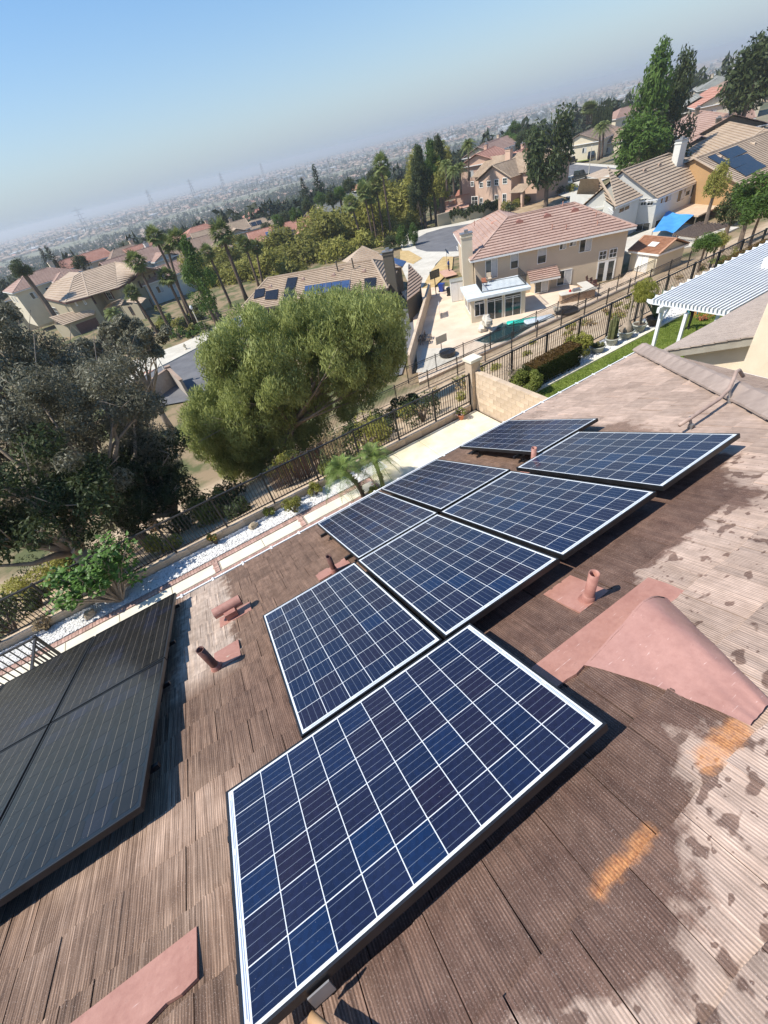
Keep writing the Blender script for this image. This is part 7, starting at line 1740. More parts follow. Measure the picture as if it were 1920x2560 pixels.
gum('grey-green gum tree reaching the left edge, its crown in front of the olive house', (10,915), 26, (3.5,3.6,3.3), 33, 34000, (1,-1), .045, 60)
gum('middle dark gum tree between the left gum and the pepper tree', (255,1100), 24, (3.4,3.5,3.8), 35, 52000, (-.5,-1), .042, 70)
gum('reddish-grey tree crown under the street lamp, in front of the olive house porch', (300,862), 45, (4.6,4.0,2.0), 37, 22000, (0,0), .10, 50)
gum('dark understorey tree in the shade behind the fence at left', (370,1200), 18.5, (2.2,1.8,1.8), 39, 18000, (0,.5), .05, 30, 'leaf_oak')
gum('dark bushy tree at the left edge behind the fence', (60,1260), 17, (3.0,1.8,1.8), 40, 14000, (0,.5), .05, 30, 'leaf_oak')
# generic crowns
def crown_mesh(kind, seed, mat):
    """unit crown: radius 1 horizontally, height 2 centred on the origin"""
    g = np.random.default_rng(seed); rnd = random.Random(seed)
    if kind == 'broad': cs, rs = ellipsoid_clumps((0,0,0),(.8,.8,.85),34,.30,seed); return leaf_cloud('crown', mat, cs, rs, 3600, .045, seed, shell=.35)
    if kind == 'tall':
        cs = []; rs = []
        for k in range(46): z = rnd.uniform(-1,1); w = (1-(z*.5+.5)**1.8)*.8+.12; a = rnd.uniform(0,6.28); q = rnd.uniform(.2,1)*w; cs.append((math.cos(a)*q,math.sin(a)*q,z*.9)); rs.append(.26*rnd.uniform(.7,1.2))
        return leaf_cloud('crown', mat, cs, rs, 5200, .036, seed, shell=.3)
    if kind == 'conifer':
        V = []; 
        for k in range(1600): s = rnd.random()**.7; z = 1-2*s; w = s*1.0+.05; a = rnd.uniform(0,6.28); rr = w*rnd.uniform(.3,1); p = np.array([math.cos(a)*rr,math.sin(a)*rr,z-.15*rr]); d = np.array([math.cos(a),math.sin(a),-.25])*.14; q = np.array([-math.sin(a),math.cos(a),0])*.035; V += [p-q,p+d*.5-q*1.5,p+d,p+q]
        return np_mesh('crown', V, np.arange(len(V)).reshape(-1,4), mat)
    if kind == 'cypress':
        cs = [(0,0,-1+2*i/13) for i in range(14)]; rs = [.85-.5*(i/13)**2 for i in range(14)]; return leaf_cloud('crown', mat, cs, [(r*.9,r*.9,.22) for r in rs], 1400, .09, seed, shell=.6)
CR = {('broad',m_): [crown_mesh('broad', s+i*7, M[m_]) for i in range(3)] for s, m_ in enumerate(('leaf_mass','leaf_tree','leaf_oak'))}
CR[('tall','leaf_tree')] = [crown_mesh('tall', 51, M['leaf_tree']), crown_mesh('tall', 52, M['leaf_tree'])]; CR[('tall','leaf_oak')] = [crown_mesh('tall', 53, M['leaf_oak'])]
CR[('conifer','leaf_pine')] = [crown_mesh('conifer', 61, M['leaf_pine'])]; CR[('cypress','leaf_oak')] = [crown_mesh('cypress', 71, M['leaf_oak'])]
tb = MB(); tb.tube([(0,0,0),(.02,.03,.5),(0,0,1)],[.055,.04,.03],7); tm = bpy.data.meshes.new('trunk'); tm.from_pydata([tuple(v) for v in tb.v],[],tb.f); tm.materials.append(M['bark'])
def tree(label, px, r, wpx, hpx, kind='broad', mat='leaf_oak', group=None, name='tree', gz=None, i=0):
    c = atr(*px,r); x, y, dz = proj(c); mpp = dz/FPX; R_h = wpx/2*mpp; R_v = hpx/2*mpp; zg = ground(c.x,c.y) if gz is None else gz; base = Vector((c.x,c.y,min(zg,c.z-R_v)))
    t = thing(name, label, 'tree', base, group=group); L = CR[(kind,mat)]; o = link('crown', L[i%len(L)], t); o.location = (0,0,c.z-base.z); o.scale = (R_h,R_h,R_v); o.rotation_euler = (0,0,(i*1.7+px[0])%6.28)
    hh = c.z-base.z; o = link('trunk', tm, t); o.scale = (hh*.7+.5 if kind != 'broad' else hh,)*2+(hh,); o.location = (0,0,-.1); return t
GM = 'yellow-green trees massed between the palms'
mass = [(500,640,98,100,110),(560,660,92,110,110),(620,650,88,100,100),(690,640,84,130,120),(760,600,90,140,130),(700,570,105,110,100),(830,560,96,130,140),(880,520,104,130,130),(930,520,100,120,150),(980,480,112,120,130),(1020,460,112,110,120),(850,600,84,120,110),(920,590,88,110,110),(985,560,96,90,110),(1030,530,100,70,110),(600,590,118,90,90),(790,520,120,90,90),(645,620,100,90,90),(740,655,80,120,90),(560,610,110,90,90)]
for i, (x,y,r_,w_,h_) in enumerate(mass): tree('yellow-green leafy tree in the mass of trees between the two palm groups', (x,y+46), r_+26, w_*1.15, h_*1.0, 'broad', 'leaf_mass', GM, i=i)
for lab, px, r_, w_, h_, k_, m_ in [
 ('bright green tree with dense upright crown behind the left palms', (500,690), 74, 95, 150, 'tall', 'leaf_tree'),
 ('green tree standing alone in front of the salmon house garage', r1(672,600), 118, 135, 205, 'broad', 'leaf_oak'),
 ('tall bright green tree, left half of the pair in front of the right-hand houses', r1(1120,470), 128, 150, 270, 'tall', 'leaf_tree'),
 ('lower bright green part tree at the foot of the tall pair', r1(1085,560), 122, 150, 130, 'broad', 'leaf_tree'),
 ('darker green tree, right half of the tall pair', r1(1235,450), 135, 120, 230, 'tall', 'leaf_oak'),
 ('dark pine at the right edge high on the hill', r1(1600,270), 150, 160, 200, 'broad', 'leaf_oak'),
 ('dark pine below the right edge pine', r1(1560,330), 160, 110, 130, 'broad', 'leaf_oak'),
 ('dark conifer with layered branches left of the tallest palm', r3(1325,215), 200, 70, 110, 'conifer', 'leaf_pine'),
 ('smaller dark conifer beside the layered one', r3(1268,235), 205, 55, 80, 'conifer', 'leaf_pine'),
 ('dark conifer behind the olive house roof', mk(0,550,.42)(320,235), 160, 60, 62, 'conifer', 'leaf_pine'),
 ('dark conifer left of the first one behind the olive house', mk(0,550,.42)(280,240), 165, 50, 55, 'conifer', 'leaf_pine'),
 ('olive-green round tree left of the olive house', mk(0,550,.42)(120,290), 120, 62, 55, 'broad', 'leaf_oak'),
 ('round dark tree in front of the red gabled roof', mk(0,550,.42)(480,255), 150, 50, 40, 'broad', 'leaf_oak'),
 ('bushy tree beside the orange house wall', c5(1210,385), 82, 62, 90, 'broad', 'leaf_mass'),
 ('dark leafy tree at the right edge below the solar collectors', c5(1560,470), 62, 120, 100, 'broad', 'leaf_tree'),
 ('dark leafy tree right of the tan patio cover', c5(1370,600), 66, 90, 110, 'broad', 'leaf_oak'),
 ('green shrubby tree below the dark leafy tree at the right edge', c5(1600,640), 52, 110, 90, 'broad', 'leaf_tree'),
 ('green shrub above the dry slope beside the pergola', c5(1110,930), 44, 75, 60, 'broad', 'leaf_tree'),
 ('green shrub right of the pergola on the slope', c5(1220,890), 46, 55, 40, 'broad', 'leaf_mass'),
 ('round dark shrub behind the chimney of the tan-roofed house', c6(1280,330), 80, 45, 40, 'broad', 'leaf_oak'),
 ('bright green bush at the corner of the cul-de-sac wall', c6(1370,290), 88, 40, 60, 'broad', 'leaf_tree'),
 ('dark shrub at the end of the cul-de-sac', r2(60,250), 82, 30, 60, 'broad', 'leaf_tree')]:
    if r_ in (80, 88, 82) and w_ <= 45: q = at(px[0], px[1]+h_*.45, -16.1); r_ = math.hypot(q.x-CAM[0], q.y-CAM[1])
    tree(lab, px, r_, w_, h_, k_, m_, i=len(lab))
rnd = random.Random(77)
for i in range(16): tree('mid-green tree in the belt left of the salmon house', m8(560+rnd.uniform(0,190), 290+i*10+rnd.uniform(-10,30)), 122+rnd.uniform(0,40), 62, 95, 'tall' if i%3 != 1 else 'broad', ('leaf_oak','leaf_mass','leaf_tree')[i%3], 'trees in the belt left of the salmon house', i=i)
for i in range(12): tree('dark tree at the edge of the mass behind the palms', (660+i*27+rnd.uniform(-8,8), 568-i*12+rnd.uniform(-8,8)), 150+rnd.uniform(0,40), 40, 40, 'broad', ('leaf_oak','leaf_tree')[i%2], 'dark trees behind the yellow-green mass', i=i)
for i in range(9): tree('slim dark poplar in the distant row beside the trio of palms', m4(120+i*20, 830+(i%3)*12-i*6), 235, 9, 42, 'cypress', 'leaf_oak', 'poplars in the distant row', i=i)
for i in range(14): tree('rounded dark tree among the right-hand hillside houses', m4(820+rnd.uniform(0,420), 560+rnd.uniform(0,60)), 270+rnd.uniform(0,60), 28, 26, 'broad', 'leaf_oak', 'dark trees on the right-hand ridge', i=i)
for i in range(14): tree('tree in front of the far street houses', r1(480+rnd.uniform(0,120), 480+rnd.uniform(0,80)), 190+rnd.uniform(0,50), 36, 34, 'broad', ('leaf_oak','leaf_tree')[i%2], 'trees between the far street and the valley', i=i)
SH_ = 'clipped shrubs on the bank under the palms'
for i in range(26):
    x, y = 640+rnd.uniform(0,260), 700+rnd.uniform(0,120); p = at(*r3(x,y+(300-(x-600)*.3)*0),-16.0); shrub('rounded green shrub on the bank under the tall palms', (p.x,p.y,-16.1), rnd.uniform(.7,1.4), (M['leaf_tree'],M['leaf_mass'],M['leaf_oak'])[i%3], 420, .12, group=SH_, seed=i+100, hs=.6)
for i, (x,y) in enumerate(((680,725),(740,735),(790,700),(845,690),(870,670),(905,650),(1145,545),(1240,560),(1350,540))): p = at(*c3(x,y),-16); shrub('grey-green desert shrub on the planted bank by the salmon house', (p.x,p.y,-16.1), 1.3, M['leaf_oak'] if i%2 else M['leaf_mass'], 420, .14, group='shrubs on the planted bank', seed=i+140, hs=.65)
for i in range(60):
    x = rnd.uniform(12,50); y = rnd.uniform(14,27.5); 
    if x < 14 and y > 20: continue
    shrub('small dry weed clump on the slope between the fences', (x,y,ground(x,y)-.05), rnd.uniform(.2,.5), M['leaf_mass'] if i%3 else M['twig'], 120, .06, group='weed clumps on the dry slope', seed=i+200, hs=.6, name='weed')
for i in range(22):
    x = rnd.uniform(-9,12); y = rnd.uniform(12.6,20); shrub('low shrub on the shaded slope below the fence', (x,y,ground(x,y)-.05), rnd.uniform(.5,1.1), (M['leaf_mass'],M['leaf_oak'],M['leaf_oak'])[i%3], 900, .05, group='low shrubs below our fence', seed=i+300, hs=.7)
for i, (x, y, r_, mm_) in enumerate(((40,1420,1.1,'leaf_mass'),(100,1385,.9,'leaf_mass'),(10,1330,1.3,'leaf_oak'),(160,1340,1.0,'leaf_oak'),(930,1010,.8,'leaf_oak'),(980,960,.8,'leaf_oak'),(880,1050,.7,'leaf_oak'),(1010,930,.7,'leaf_oak'),(480,1240,.8,'leaf_oak'),(560,1200,.8,'leaf_oak'))):  # four dark bushes right of the pepper tree added to stand for fence and shade
    q = at(x, y, -8.6 if x < 200 else -9.5); shrub(['yellow-green bush at the left edge behind the fence','smaller yellow-green bush beside the one at the left edge','dark bush at the left edge under the gum tree','dark bush under the gum tree, right of the yellow-green ones','dark bush added for the fence and shade right under the pepper tree','dark bush added for the shade between the fence and the garden wall','dark bush added for the shade behind the fence above the two small palms','dark bush added for the shade nearest the lower garden wall','dark bush behind the fence above the white gravel','dark bush at the foot of the pepper tree by the reed screen'][i], (q.x,q.y,ground(q.x,q.y)-.1), r_, M[mm_], 2200, .045, seed=i+400, hs=.9)
# brown reed screen and dark wall behind our fence
t = thing('reed_screen', 'dark brown reed screen behind the black fence under the pepper tree', 'screen'); s0_, s1_ = at(*r4(1130,515),-7.0), at(*r4(1330,440),-7.0); b = MB(); rr_ = random.Random(3)
q0 = at(695,1240,-8.2); q1 = at(855,1150,-8.2); dd = (q1-q0); n = 90
for i in range(n):
    p = q0+dd*(i/n); p.y += .25; b.bar((p.x,p.y,-8.9),(p.x+rr_.uniform(-.04,.04),p.y+rr_.uniform(-.03,.03),-7.0+rr_.uniform(-.08,.08)),dd.length/n*.8,.03)
b.build('reed', mat_basic('brown_reed', (.07,.045,.035), (.14,.09,.07), 30., .9), t)

# ------------------------------------------------------------------ more neighbouring houses
m0 = mk(0,550,.4202); m4b = mk(400,400,.4202)
HM = [ # label, px roof centre, r, w, d, h above ground, ang, roof, wall, kind
 ('house with red gabled roof directly above the olive house', m0(480,222), 175, 15, 11, 7, .35, 'roof_red','w_beige','gable'),
 ('large house with dusty red roof right of the olive house', m0(800,205), 150, 19, 13, 8, .3, 'roof_pinkish','w_white','gable'),
 ('house with dusty red roof behind the first palm crown', m0(900,140), 175, 18, 12, 7.5, .2, 'roof_red','w_beige','gable'),
 ('tan-roofed house between the two dusty red roofs', m0(730,175), 175, 17, 12, 7.5, .4, 'roof_brown','w_beige','hip'),
 ('low pinkish hip-roofed house left of the olive house', m0(225,320), 150, 17, 12, 6, .3, 'roof_pinkish','w_cream','hip'),
 ('pinkish roof glimpsed between the palms', m0(960,290), 125, 14, 10, 6, .2, 'roof_pinkish','w_white','gable'),
 ('brown hip-roofed house behind the thick palm', m4b(215,480), 150, 22, 15, 8, -.2, 'roof_brown','w_beige','hip'),
 ('tan house with two gables behind the yellow-green trees', m4b(350,405), 185, 20, 13, 8, -.1, 'roof_tan','w_beige','gable'),
 ('small red-roofed house left of the tan gables', m4b(230,402), 215, 17, 12, 7, .1, 'roof_red','w_beige','hip'),
 ('red-roofed house with blue solar panels in the middle', m4b(735,390), 165, 24, 15, 7.5, -.25, 'roof_red','w_olive','gable'),
 ('tan-roofed house left of the red solar roof', m4b(590,360), 200, 17, 12, 7, -.2, 'roof_tan','w_beige','hip'),
 ('orange-red roofed house beyond the tan one', m4b(580,300), 270, 20, 14, 8, -.1, 'roof_red','w_cream','hip'),
 ('brown roofed house right of the red solar roof', m4b(815,335), 230, 16, 12, 7, -.2, 'roof_brown','w_beige','hip'),
 ('grey roofed house tucked behind the dark conifer', m8(80,560), 170, 20, 12, 6.5, .1, 'roof_grey','w_white','gable'),
 ('second grey roofed house behind the dark conifer', m8(85,525), 200, 18, 12, 6.5, .2, 'roof_grey','w_beige','gable'),
 ('small house with orange-red roof left of the tallest palm', m8(270,418), 240, 17, 12, 6.5, .2, 'roof_orange','w_dark','hip'),
 ('red-orange roofed house right behind the salmon house', r1(540,600), 150, 17, 13, 9, .3, 'roof_red','w_pink','hip'),
 ('pinkish roofed house cluster left of the salmon house, nearest', r1(385,600), 150, 14, 11, 9, .5, 'roof_red','w_pink','gable'),
 ('pinkish roofed house cluster left of the salmon house, farther', r1(400,565), 180, 16, 11, 9, .4, 'roof_pinkish','w_beige','gable'),
 ('pinkish roofed house with white chimney above the salmon house', r1(430,548), 205, 16, 11, 9, .3, 'roof_pinkish','w_beige','gable'),
 ('cream house with two gables and tan roof at the far street', r1(870,500), 200, 24, 13, 8, .35, 'roof_brown','w_cream','gable'),
 ('tan-roofed house right of the two palms at the far street', r1(985,500), 205, 20, 13, 8, .2, 'roof_brown','w_cream','hip'),
 ('pinkish-roofed cream house above the tall green tree', r1(1022,400), 250, 18, 13, 8, -.3, 'roof_pinkish','w_cream','hip'),
 ('house with pinkish roof, pale chimney and small solar panels below the dark pine', r1(1405,430), 165, 34, 15, 8, .75, 'roof_pinkish','w_dark','gable'),
 ('grey-green roofed house behind the tall trees', r1(1340,352), 200, 22, 14, 7, .6, 'roof_grey','w_dark','gable'),
 ('orange-red roofed house with dark solar panels near the pine', r1(1440,318), 190, 22, 14, 7.5, .7, 'roof_red','w_cream','gable'),
 ('brown roofed house highest on the right hillside', r1(1525,262), 230, 22, 13, 7, .7, 'roof_brown','w_cream','hip'),
 ('grey roof on the ridge left of the brown one', r1(1430,262), 280, 28, 14, 6, .6, 'roof_grey','w_beige','hip'),
 ('big tan-roofed house with long roof above the solar collectors', r1(1540,490), 138, 46, 20, 7, .72, 'roof_tan','w_dark','hip'),
 ('tan gabled roof peeking out left of the long tan roof', r1(1330,530), 150, 14, 9, 7, .7, 'roof_pinkish','w_dark','gable')]
for (lab, px, r_, w_, d_, h_, a_, rm_, wm_, kd) in HM:
    c = atr(*px, r_); zR_ = c.z+.6; zE_ = zR_-d_*.19
    wins = [('f', s, zE_-2.4, 1.4, 1.3, 'slider') for s in (w_*.2, w_*.42, w_*.7)]+[('l', s, zE_-2.4, 1.2, 1.2, 'slider') for s in (d_*.3, d_*.6)]
    wn2 = [(w_*.22, -d_*.42, d_*.6, d_*.55, kd, -.3, 1)] if w_ > 16 and kd != 'x' else []
    H_, ax, ay, cc = simple_house(lab, (c.x,c.y), a_, w_, d_, zE_-h_+2, zE_, zR_, M[rm_], M[wm_], kd, wings=wn2, windows=wins, pitch=.55, chim=(w_*.25, d_*.1, zR_+1.0) if 'chimney' in lab or random.Random(lab).random() > .5 else None)
    if 'solar' in lab and 'collectors' not in lab:
        ay_ = Vector((-math.sin(a_),math.cos(a_),0)); ax_ = Vector((math.cos(a_),math.sin(a_),0)); sl_2 = (zR_-zE_)/(d_/2)
        for k in range(3):
            o_ = Vector((c.x,c.y,0))+ax_*(-3.6+k*2.1-w_*.12)+ay_*(-d_*.36); P_ = []
            for (s, q) in ((0,0),(1.9,0),(1.9,2.8),(0,2.8)): p = o_+ax_*s+ay_*q; yy = -d_*.36+q; P_.append(Vector((p.x,p.y,zE_+(d_/2+yy)*sl_2+.12)))
            b = MB(); b.add([p+Vector((0,0,.08)) for p in P_]+P_,[(0,1,2,3),(0,4,5,1),(1,5,6,2),(2,6,7,3),(3,7,4,0)]); b.build('solar_panel', M['cellfar' if 'blue' in lab else 'solardark'], H_)
# ------------------------------------------------------------------ valley floor: houses and trees
def unit_house(roofm, wallm_, kind, seed):
    rnd = random.Random(seed); b = MB()
    for (x0,y0,x1,y1,h) in ((-8,-5.5,8,5.5,5.0),(1.5,-9.5,8,-5.5,3.6)):
        zr = h+2.4; o = .5
        for (ax0,ay0,ax1,ay1) in ((x0+o,y0+o,x1-o,y0+o),(x1-o,y0+o,x1-o,y1-o),(x1-o,y1-o,x0+o,y1-o),(x0+o,y1-o,x0+o,y0+o)): b.add([(ax0,ay0,-3),(ax1,ay1,-3),(ax1,ay1,h),(ax0,ay0,h)],[(0,1,2,3)],0)
        ym = (y0+y1)/2; w = (y1-y0)/2; q = w if kind == 'hip' else 0
        A,B_,C_,D_,r0,r1 = (x0,y0,h),(x1,y0,h),(x1,y1,h),(x0,y1,h),(x0+q,ym,h+w*.42),(x1-q,ym,h+w*.42); b.add([A,B_,C_,D_,r0,r1],[(0,1,5,4),(2,3,4,5),(1,2,5),(3,0,4)],1)
    for k in range(4): x = -6.5+k*3.6; b.add([(x,-5.02,2.6),(x+1.5,-5.02,2.6),(x+1.5,-5.02,4.2),(x,-5.02,4.2)],[(0,1,2,3)],2); b.add([(x,-5.02,.4),(x+1.5,-5.02,.4),(x+1.5,-5.02,1.9),(x,-5.02,1.9)],[(0,1,2,3)],2) if k < 2 else None
    me = bpy.data.meshes.new('house'); me.from_pydata([tuple(v) for v in b.v],[],b.f)
    for m_ in (wallm_,roofm,M['glass']): me.materials.append(m_)
    me.polygons.foreach_set('material_index', b.m); me.update(); return me, b
UH = []
for i, (rm_, wm_, kd) in enumerate((('roof_tan','w_beige','hip'),('roof_brown','w_cream','gable'),('roof_pinkish','w_beige','hip'),('roof_brown','w_beige','gable'),('roof_red','w_cream','hip'),('roof_grey','w_beige','hip'),('roof_brown','w_beige','hip'))): UH.append(unit_house(M[rm_], M[wm_], kd, i))
g = np.random.default_rng(9); spots = []
GW = [('tan hip-roofed house in the suburb below', 'tan hip-roofed houses of the suburb'), ('brown gable-roofed house in the suburb below', 'brown gabled houses of the suburb'), ('pinkish hip-roofed house in the suburb below', 'pinkish hip-roofed houses of the suburb'), ('tan gable-roofed pale house in the suburb below', 'tan gabled houses of the suburb'), ('red hip-roofed house in the suburb below', 'red-roofed houses of the suburb'), ('grey hip-roofed house in the suburb below', 'grey-roofed houses of the suburb'), ('brown hip-roofed house in the suburb below', 'brown hip-roofed houses of the suburb')]
def fwd_dir(a): return math.cos(a), math.sin(a)
# rows of houses on gently curved streets
AZ0, AZ1 = math.radians(14), math.radians(112)
def band(r):     # open strips: wash and freeway seen as pale bands
    return (1500 < r < 1900) or (2750 < r < 3050)
r_ = 235.
while r_ < 5200:
    step = 30 if r_ < 1400 else (38 if r_ < 2600 else 60); off = g.uniform(0,1)
    n = int((AZ1-AZ0)*r_/(21 if r_ < 1400 else 26 if r_ < 2600 else 44))
    for k in range(n):
        a = AZ0+(AZ1-AZ0)*(k+off)/n; rr = r_*(1+.05*math.sin(a*9+r_*.01))+g.uniform(-3,3); x, y = CAM[0]+rr*math.cos(a), CAM[1]+rr*math.sin(a)
        azd = math.degrees(a)
        if azd < 44 and r_ < 300: continue
        if azd >= 44 and r_ < 235: continue
        nse = math.sin(x*.004+1.3)*math.sin(y*.005+.4)+.35*math.sin(x*.017)*math.sin(y*.013)
        if nse > .55 or g.random() < .12 or band(rr*(1+.0*a)): continue
        px_, py_, dz = proj((x,y,ground(x,y)+4))
        if not (-40 < px_ < 1960 and -40 < py_ < 2600): continue
        spots.append((rr, x, y, a))
    r_ += step*(1+.15*g.random())
spots.sort(); print('valley houses', len(spots))
for i, (rr, x, y, a) in enumerate(spots[:260]):
    k = int(g.integers(0,100)); k = 0 if k < 30 else 1 if k < 48 else 2 if k < 62 else 3 if k < 78 else 4 if k < 84 else 5 if k < 89 else 6
    o = link('suburban_house', UH[k][0]); o.location = (x,y,ground(x,y)); o.rotation_euler = (0,0,a+math.pi/2+float(g.choice([0,math.pi,.2,-.3,1.57]))+g.uniform(-.1,.1)); sc_ = g.uniform(.85,1.15); o.scale = (sc_,sc_*g.uniform(.85,1.1),g.uniform(.75,1.1)); tag(o, GW[k][0], 'house', GW[k][1])
rest = spots[260:]
for k in range(7):
    sel = [s for s in rest if (hash((round(s[1]),round(s[2]))) % 100) in range([0,30,48,62,78,83,89,100][k], [0,30,48,62,78,83,89,100][k+1])]
    bm0 = UH[k][1]; V0 = np.array([tuple(v) for v in bm0.v]); F3 = []; M3 = []
    for f, m_ in zip(bm0.f, bm0.m):
        if len(f) == 4: F3 += [(f[0],f[1],f[2]),(f[0],f[2],f[3])]; M3 += [m_,m_]
        else: F3.append(f); M3.append(m_)
    F3 = np.array(F3); n = len(sel)
    if not n: continue
    aa = np.array([s[3]+math.pi/2+g.choice([0,math.pi,1.57,.3]) for s in sel]); ca, sa = np.cos(aa)[:,None], np.sin(aa)[:,None]; sc_ = g.uniform(.8,1.25,(n,1)); far = np.array([1.0 if s[0] < 2600 else 1.5 for s in sel])[:,None]; sc_ = sc_*far
    X = V0[None,:,0]*sc_; Y = V0[None,:,1]*sc_; Z = V0[None,:,2]*sc_*.95
    PX = np.array([[s[1],s[2],ground(s[1],s[2])] for s in sel]); V = np.stack([X*ca-Y*sa+PX[:,0:1], X*sa+Y*ca+PX[:,1:2], Z+PX[:,2:3]],2).reshape(-1,3); F = (F3[None]+(np.arange(n)*len(V0))[:,None,None]).reshape(-1,3)
    stuff(link('distant_houses', np_mesh('distant_houses', V, F, [UH[k][0].materials[j] for j in range(3)], midx=np.tile(M3, n))))
# trees of the valley
def tree_blob(seed):
    rnd = random.Random(seed); cs, rs = ellipsoid_clumps((0,0,3.6),(2.6,2.6,2.9),9,1.25,seed); g2 = np.random.default_rng(seed); V = []; 
    me = leaf_cloud('tmp', M['leaf_far'], cs, rs, 110, .62, seed, shell=.5); V = np.zeros(len(me.vertices)*3); me.vertices.foreach_get('co', V); return V.reshape(-1,3)
TB = [tree_blob(i) for i in range(5)]; TBM = []
for V in TB: TBM.append(np_mesh('suburban_tree', V, np.arange(len(V)).reshape(-1,4), M['leaf_far']))
ts = []
for s in range(16000):
    u = g.random(); rr = 200*(26**(u**.95)) if s % 3 else g.uniform(220, 1400); a = g.uniform(AZ0, AZ1); x, y = CAM[0]+rr*math.cos(a), CAM[1]+rr*math.sin(a)
    if band(rr) and g.random() < .85: continue
    if math.degrees(a) < 44 and rr < 290: continue
    nse = math.sin(x*.009+2)*math.sin(y*.011); 
    if nse < -.3 and g.random() < .5: continue
    px_, py_, dz = proj((x,y,ground(x,y)+4))
    if -40 < px_ < 1960 and -40 < py_ < 2600: ts.append((rr,x,y))
# tree-lined boulevards
for rr0, da in ((480,0),(760,0),(1180,0),(620,0),(980,.02),(1460,.0),(1930,.01),(2500,0)):
    for k in range(int((AZ1-AZ0)*rr0/11)):
        a = AZ0+(AZ1-AZ0)*k/int((AZ1-AZ0)*rr0/11); rr = rr0*(1+.04*math.sin(a*9+rr0*.01))+g.uniform(-12,12); x, y = CAM[0]+rr*math.cos(a), CAM[1]+rr*math.sin(a)
        if g.random() < .3: continue
        px_, py_, dz = proj((x,y,ground(x,y)+4))
        if -40 < px_ < 1960 and -40 < py_ < 2600: ts.append((rr,x,y))
ts.sort(); print('valley trees', len(ts))
for i, (rr,x,y) in enumerate(ts[:260]):
    o = link('suburban_tree', TBM[i%5]); o.location = (x,y,ground(x,y)-.3); q = g.uniform(.8,1.5); o.scale = (q,q,q*g.uniform(.8,1.4)); o.rotation_euler = (0,0,g.uniform(0,6.28)); tag(o, 'dark green leafy tree among the suburban houses below', 'tree', 'trees among the suburban houses')
for lo, hi, sub in ((260,2000,1),(2000,len(ts),2)):
    sel = ts[lo:hi]
    if not sel: continue
    Vs = []
    for i, (rr,x,y) in enumerate(sel):
        V0 = TB[i%5]; 
        if sub == 2: V0 = V0.reshape(-1,4,3)[::3].reshape(-1,3)*1.15
        q = g.uniform(1.0,2.0)*(1.25 if rr > 2000 else 1); Vs.append(V0*np.array([q,q,q*g.uniform(.8,1.3)])+np.array([x,y,ground(x,y)-.3]))
    V = np.concatenate(Vs); stuff(link('distant_trees', np_mesh('distant_trees', V, np.arange(len(V)).reshape(-1,4), M['leaf_far'])))
# warehouses and open bands
M['warehouse'] = mat_basic('pale_warehouse', (.40,.40,.38), (.55,.55,.53), .01, .8, obj=False)
def ring(name, r0, r1, a0, a1, mat, n=60, dz=.4):
    V = []; 
    for i in range(n+1):
        a = a0+(a1-a0)*i/n
        for r in (r0, r1): rr = r*(1+.03*math.sin(a*5)); x, y = CAM[0]+rr*math.cos(a), CAM[1]+rr*math.sin(a); V.append((x,y,ground(x,y)+dz))
    F = [(2*i,2*i+1,2*i+3,2*i+2) for i in range(n)]; return struct(link(name, np_mesh(name, V, F, mat)))
M['bandpale'] = mat_basic('pale_dry_ground', (.34,.30,.23), (.50,.46,.38), .01, .95, obj=False); M['bandgreen'] = mat_basic('dry_field', (.14,.15,.085), (.22,.21,.13), .008, .95, obj=False)
ring('dry_wash', 1500, 1545, AZ0, AZ1, M['bandpale']); ring('open_field', 1560, 1880, math.radians(55), AZ1, M['bandgreen']); ring('open_scrub', 1560, 1880, AZ0, math.radians(55), M['bandgreen']); ring('freeway', 2760, 2830, AZ0, AZ1, M['bandpale']); ring('wash_edge', 1890, 1925, AZ0, AZ1, M['bandpale'])
b = MB(); cnt = 0
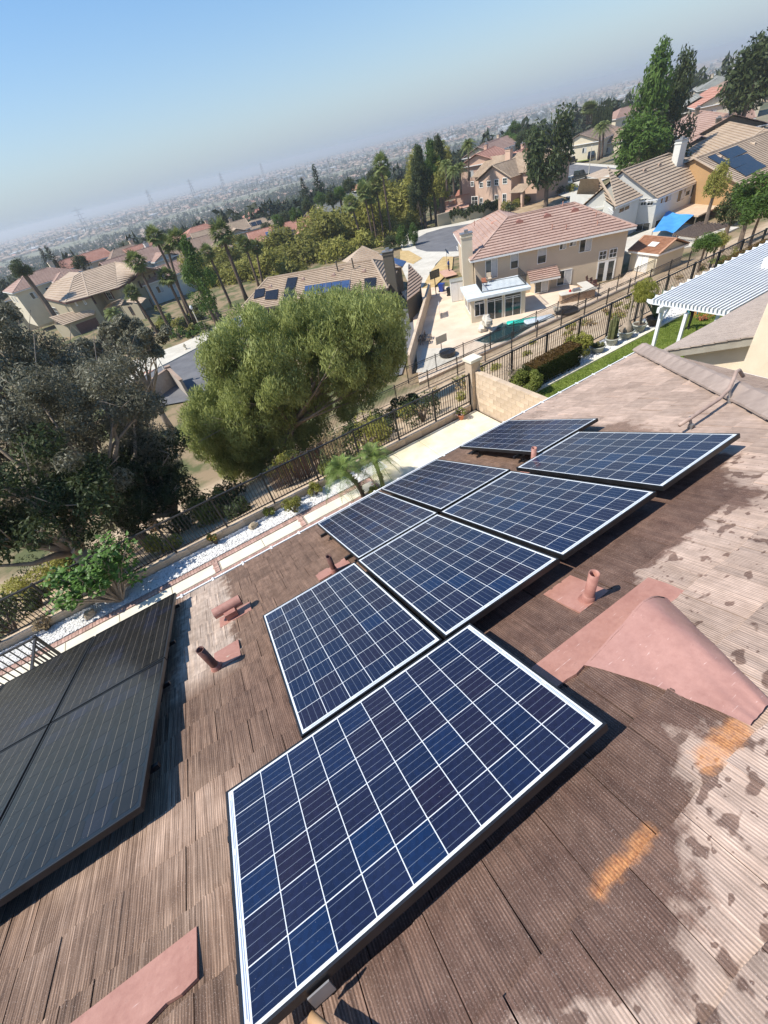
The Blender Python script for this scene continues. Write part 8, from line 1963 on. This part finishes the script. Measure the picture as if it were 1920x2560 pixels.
for i in range(260):
    rr = g.uniform(2860, 6500) if i % 4 else g.uniform(1950, 2700); a = g.uniform(AZ0, AZ1); x, y = CAM[0]+rr*math.cos(a), CAM[1]+rr*math.sin(a); w_, d_ = g.uniform(30,120), g.uniform(25,60)
    px_, py_, dz = proj((x,y,-55))
    if -40 < px_ < 1960: b.box(-w_/2,-d_/2,-2,w_/2,d_/2,g.uniform(6,12), M=Matrix.Translation((x,y,-62)) @ Matrix.Rotation(a+g.uniform(-.2,.2),4,'Z'))
stuff(b.build('distant_warehouses', M['warehouse']))
# power pylons
def pylon(px, r, label):
    c = atr(*px, r); p = Vector((c.x,c.y,-62)); t = thing('power_pylon', label, 'pylon', p, (0,0,random.Random(label).random()), 'lattice pylons in the hazy valley'); H = c.z+62; b = MB(); w = H*.11; k_ = max(.5, r/2600)
    for sx in (-1,1):
        for sy in (-1,1): b.bar((sx*w,sy*w,0),(sx*w*.12,sy*w*.12,H),.9*k_)
    for i in range(7):
        z0, z1 = H*i/8, H*(i+1)/8; w0, w1 = w*(1-.88*i/8), w*(1-.88*(i+1)/8)
        for s in (-1,1): b.bar((-w0,s*w0,z0),(w1,s*w1,z1),.5*k_); b.bar((s*w0,w0,z0),(s*w1,-w1,z1),.5*k_)
    b.build('lattice', M['steel'], t); b = MB()
    for z in (.68,.8,.92): b.bar((-H*.16,0,H*z),(H*.16,0,H*z),.8*k_)
    b.build('crossarm', M['steel'], t)
for i, (x,y,r) in enumerate([(187,518,1500),(365,475,1900),(470,448,2500),(548,432,2300),(650,408,3000),(818,398,1300)]): pylon((x,y), r, ['pylon farthest left in the haze','pylon second from the left in the haze','pylon third from the left in the haze','faint pylon beyond the open field','small faint pylon near the horizon','dark pylon nearest, left of the tallest palm'][i])
# ------------------------------------------------------------------ haze
XH = 13000
b = MB(); b.box(-6000,-900,-64,XH,XH,14); hz = b.build('haze', [])
mh = bpy.data.materials.new('haze'); mh.use_nodes = True; nt = mh.node_tree; nt.nodes.clear(); ou = nt.nodes.new('ShaderNodeOutputMaterial'); pv = nt.nodes.new('ShaderNodeVolumePrincipled')
pv.inputs['Color'].default_value = (.70,.74,.79,1); pv.inputs['Density'].default_value = .00030; pv.inputs['Anisotropy'].default_value = .25; nt.links.new(pv.outputs[0], ou.inputs['Volume']); hz.data.materials.append(mh); stuff(hz)
print('objects', len(bpy.data.objects))
